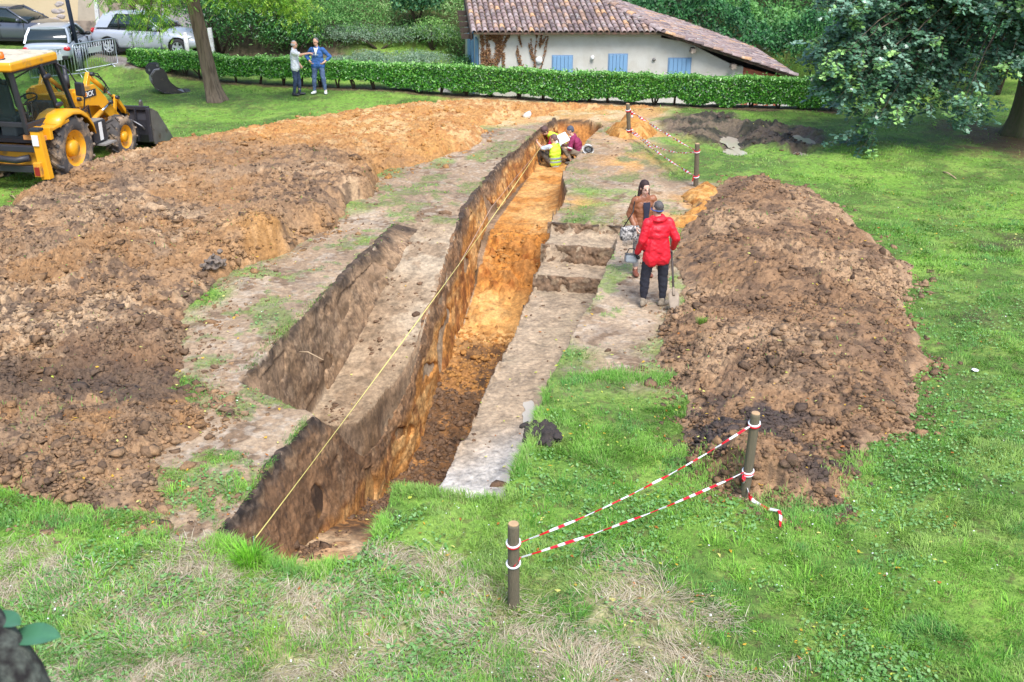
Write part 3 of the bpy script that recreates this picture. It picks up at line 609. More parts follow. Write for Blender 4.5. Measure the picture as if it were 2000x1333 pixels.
def sow(n, y0, y1, two, Lr, Wr, p=1.6, clump=.5):
    x, y = fan_points(n, y0, y1, p=p); i = lookup(x, y); d = GR[i]; cl = fbm(x, y, 4.5, 3, 311); c2 = fbm(x, y, 1.1, 3, 312)
    keep = RNG.random(len(x)) < d * np.clip(.62 + clump * cl + .25 * c2, .08, 1) * (1 - .6 * dry[i]); x, y, i, cl, c2 = x[keep], y[keep], i[keep], cl[keep], c2[keep]
    lng = sstep(.1, .7, c2 + .4 * cl) ; near_l = sstep(10.5, 8.0, y) * sstep(1.2, -1.5, x)
    L = RNG.uniform(*Lr, len(x)) * (.75 + .8 * lng + .9 * near_l * np.clip(.4 + cl, 0, 1)); L *= np.where(bare[i] > .5, .6, 1)
    ang = 2 * np.pi * fbm(x, y, .9, 2, 313) + RNG.normal(0, 1.1, len(x)); lean = np.clip(RNG.normal(.75, .3, len(x)), .05, 1.4)
    blades(x, y, TOP[i], L, RNG.uniform(*Wr, len(x)), ang, lean, greens(x, y, dry[i] * .8 + .15 * bare[i]), two)
sow(620000, 5.5, 12.5, True, (.035, .085), (.0022, .0048), clump=.7)
sow(390000, 11, 21, False, (.035, .075), (.004, .008), clump=.6)
sow(330000, 18, 42, False, (.035, .07), (.008, .016), clump=.4)
# longer tufts: foreground and along the cut edges
def edge(pts, n, wid, Lr, out):
    P_ = Gp(pts); seg = np.linalg.norm(np.diff(P_, axis=0), axis=1); cs = np.concatenate([[0], np.cumsum(seg)]); u = RNG.random(n) * cs[-1]
    x = np.interp(u, cs, P_[:, 0]) + RNG.normal(0, wid, n); y = np.interp(u, cs, P_[:, 1]) + RNG.normal(0, wid, n); i = lookup(x, y)
    k = (cut[i] < .02) & (RNG.random(n) < np.clip(.5 + .9 * fbm(x, y, 3, 3, 321), 0, 1)); x, y, i = x[k], y[k], i[k]; L = RNG.uniform(*Lr, len(x))
    blades(x, y, TOP[i], L, RNG.uniform(.002, .0045, len(x)), out + RNG.normal(0, .9, len(x)), np.clip(RNG.normal(.7, .35, len(x)), 0, 1.5), greens(x, y, .2))
edge([(600, 1130), (700, 1095), (742, 1025), (748, 958), (860, 968), (990, 980), (1042, 850), (1060, 770)], 16000, .06, (.06, .17), 2.2)
edge([(430, 1035), (475, 980), (545, 895), (605, 818)], 3000, .05, (.04, .1), -.3)
edge([(470, 735), (560, 645), (660, 555), (768, 466)], 3500, .08, (.03, .09), -.4)
edge([(420, 1068), (470, 1085), (560, 1122)], 5000, .08, (.08, .2), 1.4)
edge([(1090, 750), (1200, 735), (1310, 745)], 6000, .12, (.05, .12), 1.6)
edge([(1330, 900), (1430, 975), (1540, 1006), (1640, 985), (1700, 900)], 6000, .12, (.05, .13), 1.6)
# broad tufts in the foreground
tx, ty = fan_points(900, 6.6, 10.5, p=1.5); ti = lookup(tx, ty); kk = (GR[ti] > .4) & (RNG.random(900) < .3 + .5 * sstep(1.5, -2.5, tx)); tx, ty, ti = tx[kk], ty[kk], ti[kk]
nb = 26; rr = RNG.normal(0, .05, (len(tx), nb, 2)); bx = (tx[:, None] + rr[..., 0]).ravel(); by = (ty[:, None] + rr[..., 1]).ravel(); bi = lookup(bx, by); k = cut[bi] < .02
bx, by, bi, ra = bx[k], by[k], bi[k], np.arctan2(rr[..., 1], rr[..., 0]).ravel()[k]
blades(bx, by, TOP[bi], RNG.uniform(.08, .2, len(bx)), RNG.uniform(.0025, .005, len(bx)), ra + RNG.normal(0, .5, len(bx)), np.clip(RNG.normal(.6, .3, len(bx)), 0, 1.3), greens(bx, by, .1) * np.array([1.05, 1.15, .85]))
# straw lying on the dry ground
x, y = fan_points(470000, 5.4, 13, p=1.6); i = lookup(x, y); k = RNG.random(len(x)) < .5 * dry[i] * (cut[i] < .02) * np.clip(.6 + .9 * fbm(x * .5 + y * .85, (y * .5 - x * .85) * .4, 2.4, 3, 331), .06, 1); x, y, i = x[k], y[k], i[k]; n = len(x)
sc_ = mix(np.tile(S(220, 208, 182), (n, 1)), S(182, 162, 130), RNG.random(n)) * RNG.uniform(.7, 1.2, n)[:, None]
blades(x, y, TOP[i] + .012, RNG.uniform(.06, .2, n), RNG.uniform(.002, .0042, n), 2 * np.pi * fbm(x, y, .8, 2, 332) + RNG.normal(0, .8, n), np.clip(RNG.normal(1.35, .15, n), .7, 1.55), sc_)
# clover and plantain leaves, daisies
def discs(n, y0, y1, rr, colf, dens, up=.02):
    x, y = fan_points(n, y0, y1, p=1.6); i = lookup(x, y); k = RNG.random(n) < GR[i] * dens(x, y); x, y, i = x[k], y[k], i[k]; n = len(x); r = RNG.uniform(*rr, n); a0 = RNG.random(n) * 6.28
    tl = RNG.normal(0, .35, (n, 2)); vs = []
    for j in range(5):
        t = a0 + j * 2 * np.pi / 5; ox, oy = r * np.cos(t), r * np.sin(t); vs.append(np.stack([x + ox, y + oy, TOP[i] + up + ox * tl[:, 0] + oy * tl[:, 1] + .01], 1))
    v = np.stack([vs[0], vs[1], vs[2], vs[0], vs[2], vs[3], vs[0], vs[3], vs[4]], 1); c = colf(n)
    GB.append(v.reshape(-1, 3)); GC.append(np.repeat(c[:, None], 9, 1).reshape(-1, 3))
clov = lambda x, y: np.clip(fbm(x, y, 1.1, 3, 341) * 1.6 + .12 + .25 * (x > 0), 0, 1)
discs(110000, 5.6, 22, (.008, .02), lambda n: mix(np.tile(S(88, 142, 62), (n, 1)), S(140, 178, 112), RNG.random(n)), clov, .025)
discs(1500, 6, 22, (.006, .011), lambda n: np.tile(S(235, 235, 230), (n, 1)), lambda x, y: np.clip(.2 + fbm(x, y, .7, 2, 342), 0, 1), .05)
gv = np.concatenate(GB); gc = np.clip(np.concatenate(GC), 0, .95); GB.clear(); GC.clear()
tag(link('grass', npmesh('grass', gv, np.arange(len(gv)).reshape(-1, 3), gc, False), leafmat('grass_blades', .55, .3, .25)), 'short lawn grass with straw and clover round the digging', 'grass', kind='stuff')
# ---- the big tuft the measuring tape comes out of
def tuft(px, py, n, Lr, name, label, sp=.06, tint=(.95, 1.15, .6)):
    q = onto(px, py); x = q.x + RNG.normal(0, sp, n); y = q.y + RNG.normal(0, sp * .85, n); a = np.arctan2(y - q.y, x - q.x) + RNG.normal(0, .5, n)
    blades(x, y, np.full(n, q.z - .02), RNG.uniform(*Lr, n), RNG.uniform(.003, .006, n), a, np.clip(RNG.normal(.4, .28, n), 0, 1.2), greens(x, y, 0) * np.array(tint))
    v = np.concatenate(GB); c = np.concatenate(GC); GB.clear(); GC.clear()
    tag(link(name, npmesh(name, v, np.arange(len(v)).reshape(-1, 3), c, False), MATS['grass_blades']), label, 'grass tuft')
tuft(488, 1100, 420, (.12, .34), 'grass_tuft', 'tall bright green grass tuft where the yellow measuring tape starts')
tuft(1372, 632, 200, (.07, .16), 'grass_tuft', 'small pale grass tuft stuck in the left flank of tall brown heap', .025, (.9, .75, .8))
# ---- fallen leaves
LEAFV, LEAFC = [], []
x, y = fan_points(1500, 6, 30, .5, 1.3); i = lookup(x, y); n = len(x); r = RNG.uniform(.012, .028, n); a = RNG.random(n) * 6.28; zt = TOP[i] + .025
vv = [np.stack([x + r * k1 * np.cos(a) - r * k2 * np.sin(a), y + r * k1 * np.sin(a) + r * k2 * np.cos(a), zt + RNG.normal(0, .006, n)], 1) for k1, k2 in ((1.3, 0), (0, .6), (-1.2, 0), (0, -.6))]
lc = np.array([S(214, 170, 60), S(190, 200, 80), S(176, 110, 50), S(220, 214, 120)])[RNG.integers(0, 4, n)]
v = np.stack(vv, 1).reshape(-1, 3); tag(link('fallen_leaves', npmesh('fallen_leaves', v, np.arange(len(v)).reshape(-1, 4), np.repeat(lc, 4, 0), False), MATS['grass_blades']), 'small yellow leaves fallen on the soil and lawn', 'leaves', kind='stuff')
# ---- clods of earth
def ico():
    bm = bmesh.new(); bmesh.ops.create_icosphere(bm, subdivisions=1, radius=1); v = np.array([q.co[:] for q in bm.verts]); f = np.array([[q.index for q in g.verts] for g in bm.faces]); bm.free(); return v, f
IV, IF = ico()
cfld = np.clip(fbm(X, Y, 1.0, 4, 351) + .6 * fbm(X, Y, 3.5, 3, 352) + .15, 0, 1) ** 1.3
dens = np.where(heapm, .15 + .85 * cfld, 0); dens = np.where((ld > -.8) & (ld < 0.05) & ~(cut > .1), (.4 * cfld + .06) * sstep(-.8, -.05, ld), dens); dens = np.where((rdd > -.5) & (rdd < 0.05), (.35 * cfld + .05) * sstep(-.5, 0, rdd), dens)
dens = np.maximum(dens, .55 * onfl * sstep(3, 4, Sx) * sstep(11, 9.8, Sx)); dens = np.maximum(dens, .10 * onl * cfld + .35 * onl * np.exp(-((Tx + .85) / .2) ** 2) * cfld); dens = np.maximum(dens, .03 * onb * cfld); dens = np.maximum(dens, .5 * MM * cfld)
dens = np.maximum(dens, .8 * onfl * np.exp(-((Sx - 13.0) / .7) ** 2)); dens = np.maximum(dens, .6 * onfl * np.exp(-((Tx - .35) / .14) ** 2) * (Sx < 4) * cfld)
dens = np.maximum(dens, .035 * (bare > .6) * (1 - cut) * cfld); dens = np.where(ld > 0, dens * ip(Sx, [11, 17], [1, .35]), dens)
x, y = fan_points(480000, 7, 33, .62, 1.7); i = lookup(x, y); k = RNG.random(len(x)) < dens[i]; x, y, i = x[k], y[k], i[k]; n = len(x)
r = np.clip(RNG.lognormal(-4.2, .6, n), .006, .085) * (.8 + y / 45)
hl, _ = h_left(x, y); hr_, _ = h_right(x, y); z = np.maximum(TOP[i], -9)
zz0 = z * 0; ccol = np.where((ld[i] > -.9)[:, None], col_left(x, y, zz0, zz0 + 1), np.where((rdd[i] > -.9)[:, None], col_right(x, y, zz0, zz0 + 1), np.array(S(122, 94, 70))[None])); ccol = mix(ccol, S(84, 66, 52), .5 * (RNG.random(n) < .25))
oz = np.maximum(sstep(14.5, 18, Sx[i]) * (ld[i] > 0), ((Sx[i] > 8.5) & (cut[i] > .5) & (Tx[i] > .1) & (Tx[i] < 1.75)) * 1.0); ccol = mix(ccol, S(184, 130, 66), .85 * oz); ccol = mix(ccol, S(70, 60, 54), .8 * MM[i])
sc3 = r[:, None] * RNG.uniform(.65, 1.3, (n, 3)); rot = RNG.random(n) * 6.28; cs, sn = np.cos(rot), np.sin(rot)
P = IV[None] * (1 + RNG.normal(0, .34, (n, len(IV), 1))) * sc3[:, None]; P[..., 2] *= .62
Q = np.stack([P[..., 0] * cs[:, None] - P[..., 1] * sn[:, None] + x[:, None], P[..., 0] * sn[:, None] + P[..., 1] * cs[:, None] + y[:, None], P[..., 2] + (z + r * .10)[:, None]], -1)
tag(link('soil_clods', npmesh('soil_clods', Q.reshape(-1, 3), (IF[None] + (np.arange(n) * len(IV))[:, None, None]).reshape(-1, 3), np.repeat(ccol * RNG.uniform(.8, 1.12, n)[:, None], len(IV), 0), False), CLOD), 'loose lumps of dug earth over the heaps and trench floor', 'earth', kind='stuff')
print('clods', n, 'grass verts', len(gv))
# ================================================================ HEDGE, TREES, SHRUBS
BARK = mat('bark', S(124, 108, 92), .95, var=.4, scale=3, stretch=(5, 5, .6), col2=S(74, 62, 52), bump=1.0, bscale=5)
STEM = mat('stems', S(70, 58, 46), .9, var=.3)
LEAF = leafmat('leaves', .5, .4, .3); GLOSSY = leafmat('glossy_leaves', .28, .6, .22)
def unit(v): return v / (np.linalg.norm(v, axis=-1, keepdims=True) + 1e-9)
def leaves(p, nrm, L, W, col, jit=.7, droop=0.0, lobed=False, dirv=None):
    "leaf-shaped quads (folded along the midrib) or lobed leaves at points p facing about nrm"
    n = len(p); nr = unit(nrm + RNG.normal(0, jit, (n, 3))); d = dirv if dirv is not None else RNG.normal(0, 1, (n, 3)); d = d + np.array([0, 0, -droop]); d = unit(d - nr * (d * nr).sum(1, keepdims=True)); sd = np.cross(nr, d)
    L = np.broadcast_to(L, n)[:, None]; W = np.broadcast_to(W, n)[:, None]
    if lobed:
        prof = [(0, 0), (.25, .35), (.4, .22), (.6, .5), (.75, .28), (1, 0), (.75, -.28), (.6, -.5), (.4, -.22), (.25, -.35)]
        v = np.stack([p + d * L * (a - .3) + sd * W * b * 1.1 - nr * L * .12 * abs(b) for a, b in prof], 1); k = 10
        f = np.array([[0, 1, 9, 9], [1, 2, 8, 9], [2, 3, 7, 8], [3, 4, 6, 7], [4, 5, 6, 6]]); f = np.array([[0, 1, 2, 9], [2, 3, 7, 8], [2, 8, 9, 0], [3, 4, 6, 7], [4, 5, 6, 7]])
        f = np.array([[0, 1, 2, 8], [0, 8, 9, 0]]); tri = np.array([[0, 1, 9], [1, 2, 8], [1, 8, 9], [2, 3, 7], [2, 7, 8], [3, 4, 6], [3, 6, 7], [4, 5, 6]])
        return v.reshape(-1, 3), (tri[None] + (np.arange(n) * k)[:, None, None]).reshape(-1, 3), np.repeat(col, k, 0)
    v = np.stack([p - d * L * .5, p + sd * W * .5 + nr * L * .06, p + d * L * .5 - nr * L * .1, p - sd * W * .5 + nr * L * .06], 1)
    tri = np.array([[0, 1, 2], [0, 2, 3]])
    return v.reshape(-1, 3), (tri[None] + (np.arange(n) * 4)[:, None, None]).reshape(-1, 3), np.repeat(col, 4, 0)
def leafobj(name, parts, m, parent=None):
    vs, fs, cs, o = [], [], [], 0
    for v, f, c in parts: vs.append(v); fs.append(f + o); cs.append(c); o += len(v)
    return link(name, npmesh(name, np.concatenate(vs), np.concatenate(fs), np.clip(np.concatenate(cs), .004, .9), False), m, parent)
def tones(n, cols, w=None, v=.25):
    c = np.array([S(*k) for k in cols])[RNG.choice(len(cols), n, p=w)]; return c * RNG.uniform(1 - v, 1 + v, n)[:, None]
# ---- clipped laurel hedge on bare stems
def hedge():
    seg = np.linalg.norm(np.diff(HEDGE, axis=0), axis=1); cs = np.concatenate([[0], np.cumsum(seg)]); Ltot = cs[-1]
    def at(u): return np.interp(u, cs, HEDGE[:, 0]), np.interp(u, cs, HEDGE[:, 1])
    r = empty('hedge', (HEDGE[0][0], HEDGE[0][1], 0), 0, 'long clipped laurel hedge on bare stems running across the far side of the lawn', 'hedge')
    n = 74000; u = RNG.random(n) * Ltot; face = RNG.random(n); q = RNG.random(n); x0, y0 = at(u); x1, y1 = at(np.clip(u + .1, 0, Ltot)); dx, dy = unit(np.stack([x1 - x0, y1 - y0 + 1e-6], 1)).T
    lo = ip(u, [0, 8, 14, 30], [.36, .30, .18, .13]) + .13 * fbm(u, u * 0, 1.3, 3, 401); hi = .90 + .05 * fbm(u, u * 0, 1.2, 4, 402); hw = .30; dep = np.abs(RNG.normal(0, .06, n)); end = sstep(0, .5, u)
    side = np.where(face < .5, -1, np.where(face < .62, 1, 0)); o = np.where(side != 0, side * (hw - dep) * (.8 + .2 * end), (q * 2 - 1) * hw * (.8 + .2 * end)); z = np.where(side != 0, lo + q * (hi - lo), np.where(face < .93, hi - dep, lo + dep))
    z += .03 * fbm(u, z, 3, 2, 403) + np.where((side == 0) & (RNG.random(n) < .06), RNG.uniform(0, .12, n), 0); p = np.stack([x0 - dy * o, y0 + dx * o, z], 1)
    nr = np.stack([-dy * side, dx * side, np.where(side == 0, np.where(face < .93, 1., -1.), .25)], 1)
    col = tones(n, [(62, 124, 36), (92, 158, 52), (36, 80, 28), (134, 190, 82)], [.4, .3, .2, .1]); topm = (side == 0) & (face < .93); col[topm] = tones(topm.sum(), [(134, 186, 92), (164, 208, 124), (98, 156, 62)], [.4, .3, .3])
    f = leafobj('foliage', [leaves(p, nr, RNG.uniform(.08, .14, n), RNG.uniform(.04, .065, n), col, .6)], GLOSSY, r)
    f.location = (-HEDGE[0][0], -HEDGE[0][1], 0)
    u0 = .3
    while u0 < Ltot - .2:
        x, y = at(u0); z0 = gz(x, y); b = MB()
        for k in range(random.choice((3, 3, 4))):
            a = random.uniform(0, 6.28); s_ = random.uniform(.12, .3); j = random.uniform(-.05, .05)
            b.tube([(x + j * .4, y, z0 - .05), (x + math.cos(a) * s_ * .35 + j, y + math.sin(a) * .08, .2), (x + math.cos(a) * s_, y + math.sin(a) * .16, .42), (x + math.cos(a) * s_ * 1.3, y + math.sin(a) * .16, .65)], [.035, .028, .022, .014], 6)
        o = b.build('stem', STEM, r); o.location = (-HEDGE[0][0], -HEDGE[0][1], 0); u0 += random.uniform(.55, .95)
hedge()
# ---- leafy twig litter and earth line along the hedge foot
# ---- shrubs and bushes
def bush(name, label, cat, base, lobes, n, L, W, cols, wts=None, m=None, group=None, stems=4, jit=.8, droop=.2, inner=.35, lum=.25, trunk=None):
    "lobes: (dx, dy, z, rx, ry, rz) about the base point"
    z0 = base[2] if len(base) > 2 else gz(base[0], base[1]); r = empty(name, (base[0], base[1], z0), 0, label, cat, group)
    w_ = np.array([l[3] * l[5] + l[4] * l[5] for l in lobes]); pick = RNG.choice(len(lobes), n, p=w_ / w_.sum()); lb = np.array(lobes)[pick]
    d = unit(RNG.normal(0, 1, (n, 3))); d[:, 2] = np.where(d[:, 2] < -.5, -d[:, 2], d[:, 2]); k = np.where(RNG.random(n) < inner, RNG.uniform(.45, .95, n), RNG.uniform(.9, 1.08, n))
    bump = 1 + .22 * fbm(d[:, 0] * 2 + pick * 7, d[:, 1] * 2 + d[:, 2] * 3, 1.6, 3, 411)
    p = lb[:, :3] + d * lb[:, 3:] * (k * bump)[:, None]; g = fbm(p[:, 0] + p[:, 2], p[:, 1] - p[:, 2], 2.2, 3, 412); keep = (g > -.55) & (p[:, 2] > .02); p, d = p[keep], d[keep]
    col = tones(len(p), cols, wts, lum)
    leafobj('foliage', [leaves(p, d + np.array([0, 0, .4]), RNG.uniform(.75, 1.25, len(p)) * L, RNG.uniform(.75, 1.25, len(p)) * W, col, jit, droop)], m or LEAF, r)
    b = MB()
    if trunk: b.tube([(0, 0, -.2), (.04, 0, trunk[1] * .5), (-.03, .03, trunk[1])], [trunk[0], trunk[0] * .8, trunk[0] * .7], 8)
    for l in lobes[:max(stems, 1)]:
        b.tube([(0, 0, -.1 if not trunk else trunk[1] * .6), (l[0] * .4, l[1] * .4, l[2] * .6), (l[0], l[1], l[2] + l[5] * .3)], [.05, .035, .012], 6)
    b.build('trunk' if trunk else 'stems', STEM, r); return r
def at(px, py, Y): q = GY(px, py, Y); return q
def lob(n, w, d, h, z0=.35, seed=0, rr=(.35, .55)):
    rg = random.Random(seed); o = []
    for i in range(n):
        a = rg.uniform(0, 6.28); t = math.sqrt(rg.random()); f = rg.uniform(*rr); zz = h * (z0 + (1 - z0 - .18) * rg.random() * (1 - .45 * t)); o.append((math.cos(a) * t * w * .33, math.sin(a) * t * d * .33, zz, w * f * .55, d * f * .55, h * f * .55))
    return o
DKL = [(48, 100, 44), (68, 124, 54), (34, 74, 38), (96, 150, 76)]; MID = [(84, 140, 62), (110, 164, 80), (64, 114, 54), (140, 184, 104)]; LGT = [(126, 176, 84), (156, 200, 108), (98, 150, 74), (180, 212, 138)]
GRY = [(130, 158, 126), (152, 176, 148), (104, 136, 104), (170, 190, 164)]; BLU = [(62, 116, 74), (86, 142, 96), (46, 88, 58), (120, 168, 124)]
SH = [  # px, Y, width, depth, height, lobes, leaves, leaf L, W, colours, mat, label, cat, name
 (432, 42.5, 3.4, 2.6, 3.4, 9, 8000, .13, .05, DKL, GLOSSY, 'dark glossy shrub directly right of the leaning tree trunk beyond the hedge', 'shrub', 'laurel_shrub'),
 (520, 43.5, 4.0, 2.8, 3.2, 10, 9000, .13, .05, DKL, GLOSSY, 'broad dark glossy shrub behind the hedge left of the two standing men', 'shrub', 'laurel_shrub'),
 (580, 42.4, 2.2, 1.8, 1.9, 7, 4000, .11, .045, DKL, GLOSSY, 'low dark leafy shrub right behind the white shirted man', 'shrub', 'laurel_shrub'),
 (610, 46.0, 4.2, 3.0, 3.6, 9, 8000, .10, .035, BLU, LEAF, 'tall dull green shrub above the head of the man in blue', 'shrub', 'shrub'),
 (668, 43.0, 3.0, 2.2, 1.9, 8, 6000, .10, .03, MID, LEAF, 'mid green bush behind the hedge just right of the man in blue', 'shrub', 'shrub'),
 (690, 49.0, 4.6, 3.0, 3.4, 9, 7000, .10, .025, MID, LEAF, 'feathery bush high on the bank above the grey leaved shrub', 'shrub', 'shrub'),
 (740, 42.6, 4.4, 1.6, 1.2, 9, 8000, .085, .022, GRY, LEAF, 'low grey leaved shrub spreading behind the hedge left of the round tree', 'shrub', 'shrub'),
 (690, 39.6, 2.6, 1.4, .95, 7, 5000, .085, .022, GRY, LEAF, 'low grey green shrub close behind the hedge right of the man in blue', 'shrub', 'shrub'),
 (800, 39.4, 3.0, 1.3, 1.0, 8, 5500, .085, .022, GRY, LEAF, 'low grey leaved shrub close behind the hedge below the round tree', 'shrub', 'shrub'),
 (735, 47.0, 3.6, 2.2, 2.0, 8, 7000, .11, .022, LGT, LEAF, 'pale green fluffy bush on the bank left of the round tree', 'shrub', 'shrub'),
 (775, 50.0, 2.4, 2.0, 3.2, 6, 4500, .13, .02, MID, LEAF, 'drooping feathery bush on the bank behind the round tree', 'shrub', 'shrub'),
 (845, 42.8, 2.0, 1.4, 1.3, 6, 3500, .09, .035, LGT, LEAF, 'light green bush beneath the right side of the round tree', 'shrub', 'shrub'),
 (884, 48.0, 3.0, 2.4, 3.8, 9, 7500, .12, .06, BLU, LEAF, 'dark bluish green tree on the bank beside the left gable of the house', 'tree', 'tree'),
 (905, 39.3, 1.0, .9, 1.5, 6, 2600, .09, .04, MID, GLOSSY, 'small green bush at the left corner of the white house', 'shrub', 'shrub'),
 (1690, 41.5, 4.6, 2.6, 3.2, 9, 9000, .12, .055, DKL, LEAF, 'dark bush right of the lowest end of the tiled roof behind the oak', 'shrub', 'shrub'),
 (1830, 40.5, 5.0, 2.6, 3.4, 9, 9000, .12, .055, DKL, LEAF, 'dark bush in deep shade behind the middle of the oak crown', 'shrub', 'shrub'),
 (1965, 40.0, 5.0, 2.6, 3.6, 9, 9000, .12, .055, BLU, LEAF, 'bluish dark bush behind the oak trunk at the right', 'shrub', 'shrub'),
]
for i, (px, Y_, w_, d_, h_, nl, n, L_, W_, cols_, m_, lab, cat_, nm) in enumerate(SH):
    q = GY(px, 100, Y_); bush(nm, lab, cat_, (q.x, Y_), lob(nl, w_ * 1.25, d_ * 1.25, h_, .3, i + 5), n, L_, W_, cols_, m=m_, stems=4, group='bushes on the bank behind the hedge' if cat_ == 'shrub' else None)
q = GY(818, 100, 43.2); rl = random.Random(4)
bush('round_tree', 'small round crowned tree with bare dark stem left of the white house', 'tree', (q.x, 43.2), [(rl.uniform(-.55, .55), rl.uniform(-.4, .4), 1.75 + rl.uniform(-.5, .55), .62, .6, .5) for _ in range(9)] + [(0, 0, 1.7, .95, .9, .85)], 7500, .11, .075, BLU + [(150, 190, 120)], stems=6, trunk=(.06, 1.0), inner=.3)
# ---- ivy clad bank behind the house: one tangled mass
def ivy_bank():
    n = 85000; x = RNG.uniform(1.5, 26, n); t = RNG.random(n) ** 1.2; y = 44.4 - .12 * (x - 8) * (x > 8) + t * 11; base = t * 5.2 + .3
    lump = 1.1 * fbm(x, y, .35, 3, 421) + .55 * fbm(x, y, 1.1, 3, 422); vert = .5 * fbm(x, y * .15, 1.3, 3, 423); z = np.maximum(base + lump * .8 + vert + RNG.normal(0, .12, n), .05) + hill(x, y) * .25
    p = np.stack([x, y - lump * .9, z], 1); nr = np.tile([0, -.8, .6], (n, 1)); g = fbm(x, y, .25, 3, 424)
    col = tones(n, [(52, 104, 56), (72, 130, 70), (36, 78, 46)], [.4, .35, .25]); lt = sstep(.05, .5, g + .25 * fbm(x, t * 9, .8, 2, 425)); col = mix(col, S(120, 174, 92), .85 * lt * (RNG.random(n) < .8))
    dk = RNG.random(n) < .18; p[dk, 1] += .5; tag(leafobj('ivy_bank', [leaves(p, nr, RNG.uniform(.12, .22, n), RNG.uniform(.07, .13, n), col, .75, .5)], LEAF), 'tangled ivy and creepers covering the bank behind the tiled house', 'ivy', kind='stuff')
ivy_bank()
def scrub():
    n = 52000; x = RNG.uniform(-16.5, 0.5, n); y = RNG.uniform(42.5, 56, n); lump = fbm(x, y, .5, 4, 431); z = hill(x, y) + .35 + .7 * np.maximum(lump, -.2) + RNG.normal(0, .15, n)
    k = ~((x < -12) & (y < 49 + (x + 12) * -1.2)); x, y, z, lump = x[k], y[k], np.maximum(z[k], .05), lump[k]
    col = tones(len(x), [(104, 152, 76), (140, 182, 104), (78, 124, 60), (164, 196, 130)], [.35, .3, .2, .15])
    tag(leafobj('bank_undergrowth', [leaves(np.stack([x, y, z], 1), np.tile([0, -.6, .8], (len(x), 1)), RNG.uniform(.1, .24, len(x)), RNG.uniform(.02, .06, len(x)), col, .8, -.2)], LEAF), 'pale green undergrowth over the bank beyond the hedge', 'undergrowth', kind='stuff')
scrub()
# ---- robinia on the left lawn
def robinia():
    q = onto(418, 198); r = empty('robinia_tree', q, 0, 'leaning tree with furrowed trunk and bright feathery leaves beside the grey digging bucket', 'tree')
    pts = [(0.12, 0, -.15), (.06, 0, .1), (-.02, 0, .5), (-.1, .02, 1.2), (-.22, .05, 2.2), (-.38, .1, 3.3), (-.5, .1, 4.6)]; rad = [.40, .31, .245, .22, .205, .20, .17]; n = 40; secs = []
    for i, (p, a) in enumerate(zip(pts, rad)):
        sec = []
        for j in range(n):
            t = 2 * math.pi * j / n; k = 1 + .09 * math.sin(5 * t + i * .4) + .05 * math.sin(11 * t + i * .7) + (.16 * max(0, math.sin(3 * t + .6)) if i < 2 else 0); sec.append(Vector(p) + Vector((math.cos(t) * a * k, math.sin(t) * a * k, 0)))
        secs.append(sec)
    m = MB().loft(secs); m.build('trunk', BARK, r, subsurf=2)
    # limbs out to the sprays that hang into view
    L0 = Vector((-.42, .1, 3.7)); inv = q
    targ = []
    rg = random.Random(3)
    for px, py, Y_, k in [(235, 20, 33, 1), (270, 45, 32.6, 1), (300, 30, 33.4, 1), (320, 62, 32.4, 1.1), (250, 70, 32.8, .8), (345, 10, 33, 1), (285, 80, 32.3, .8), (220, 0, 33.4, 1), (310, 85, 32.1, .6), (440, 5, 33, 1), (480, 10, 33, 1), (505, 20, 32.8, .9), (545, 10, 33.2, 1), (570, 30, 33, 1), (585, 55, 33, 1), (600, 35, 33.2, 1), (560, 0, 33, 1), (470, 22, 32.6, .8), (610, 65, 33.2, .7), (410, 2, 32.2, .7), (375, 3, 32.2, .8), (525, 0, 34, 1), (595, 12, 34, 1), (200, 5, 33, 1), (190, 25, 33, .8), (260, 0, 32.5, 1.2), (300, 5, 32.6, 1), (330, 40, 33, .8), (270, 75, 32.5, .8), (290, 55, 33, 1), (540, 35, 33, .8), (580, 15, 32.6, 1), (500, 0, 32.6, 1), (455, 0, 32.4, 1), (615, 25, 33.6, .8), (430, 18, 32.3, .7)]:
        targ.append((GY(px, py - 8, Y_) - inv, k))
    for _ in range(30):
        a = rg.uniform(0, 6.28); d = rg.uniform(1, 4.2); targ.append((Vector((-.4 + math.cos(a) * d, math.sin(a) * d, rg.uniform(4.2, 7.4) - .1 * d)), 1.2))
    b = MB(); P_, N_, C_, D_ = [], [], [], []
    for e, k in targ:
        mid = L0.lerp(e, .55) + Vector((0, 0, max(.7, (5.2 - e.z) * .45))); c = [L0, L0.lerp(mid, .5) + Vector((0, 0, .3)), mid, mid.lerp(e, .6) + Vector((0, 0, .12)), e]
        b.tube(c, [.09, .06, .035, .015, .006], 6)
        for _ in range(int(62 * k)):          # compound leaves hanging from the spray
            t = rg.random() ** .7; o = mid.lerp(e, .45 + .55 * t) + Vector((rg.gauss(0, .22), rg.gauss(0, .22), rg.gauss(0, .16))); a = rg.uniform(0, 6.28); ln = rg.uniform(.16, .28); dr = Vector((math.cos(a) * .6, math.sin(a) * .6, -.75)).normalized(); sd = dr.cross(Vector((0, 0, 1))).normalized(); cc = rg.choice([S(122, 170, 56), S(150, 194, 70), S(98, 150, 52), S(176, 208, 90)])
            for i in range(8):
                for s_ in (-1, 1):
                    P_.append(o + dr * ln * (i + .5) / 8 + sd * s_ * .028); N_.append((sd.x * .2, sd.y * .2, 1)); C_.append(cc); D_.append(sd * s_ + dr * .3)
    b.build('branches', BARK, r); n = len(P_)
    leafobj('crown', [leaves(np.array(P_), np.array(N_), RNG.uniform(.05, .07, n), RNG.uniform(.022, .03, n), np.array(C_) * RNG.uniform(.8, 1.2, n)[:, None], .35, .2, dirv=np.array(D_))], LEAF, r)
robinia()
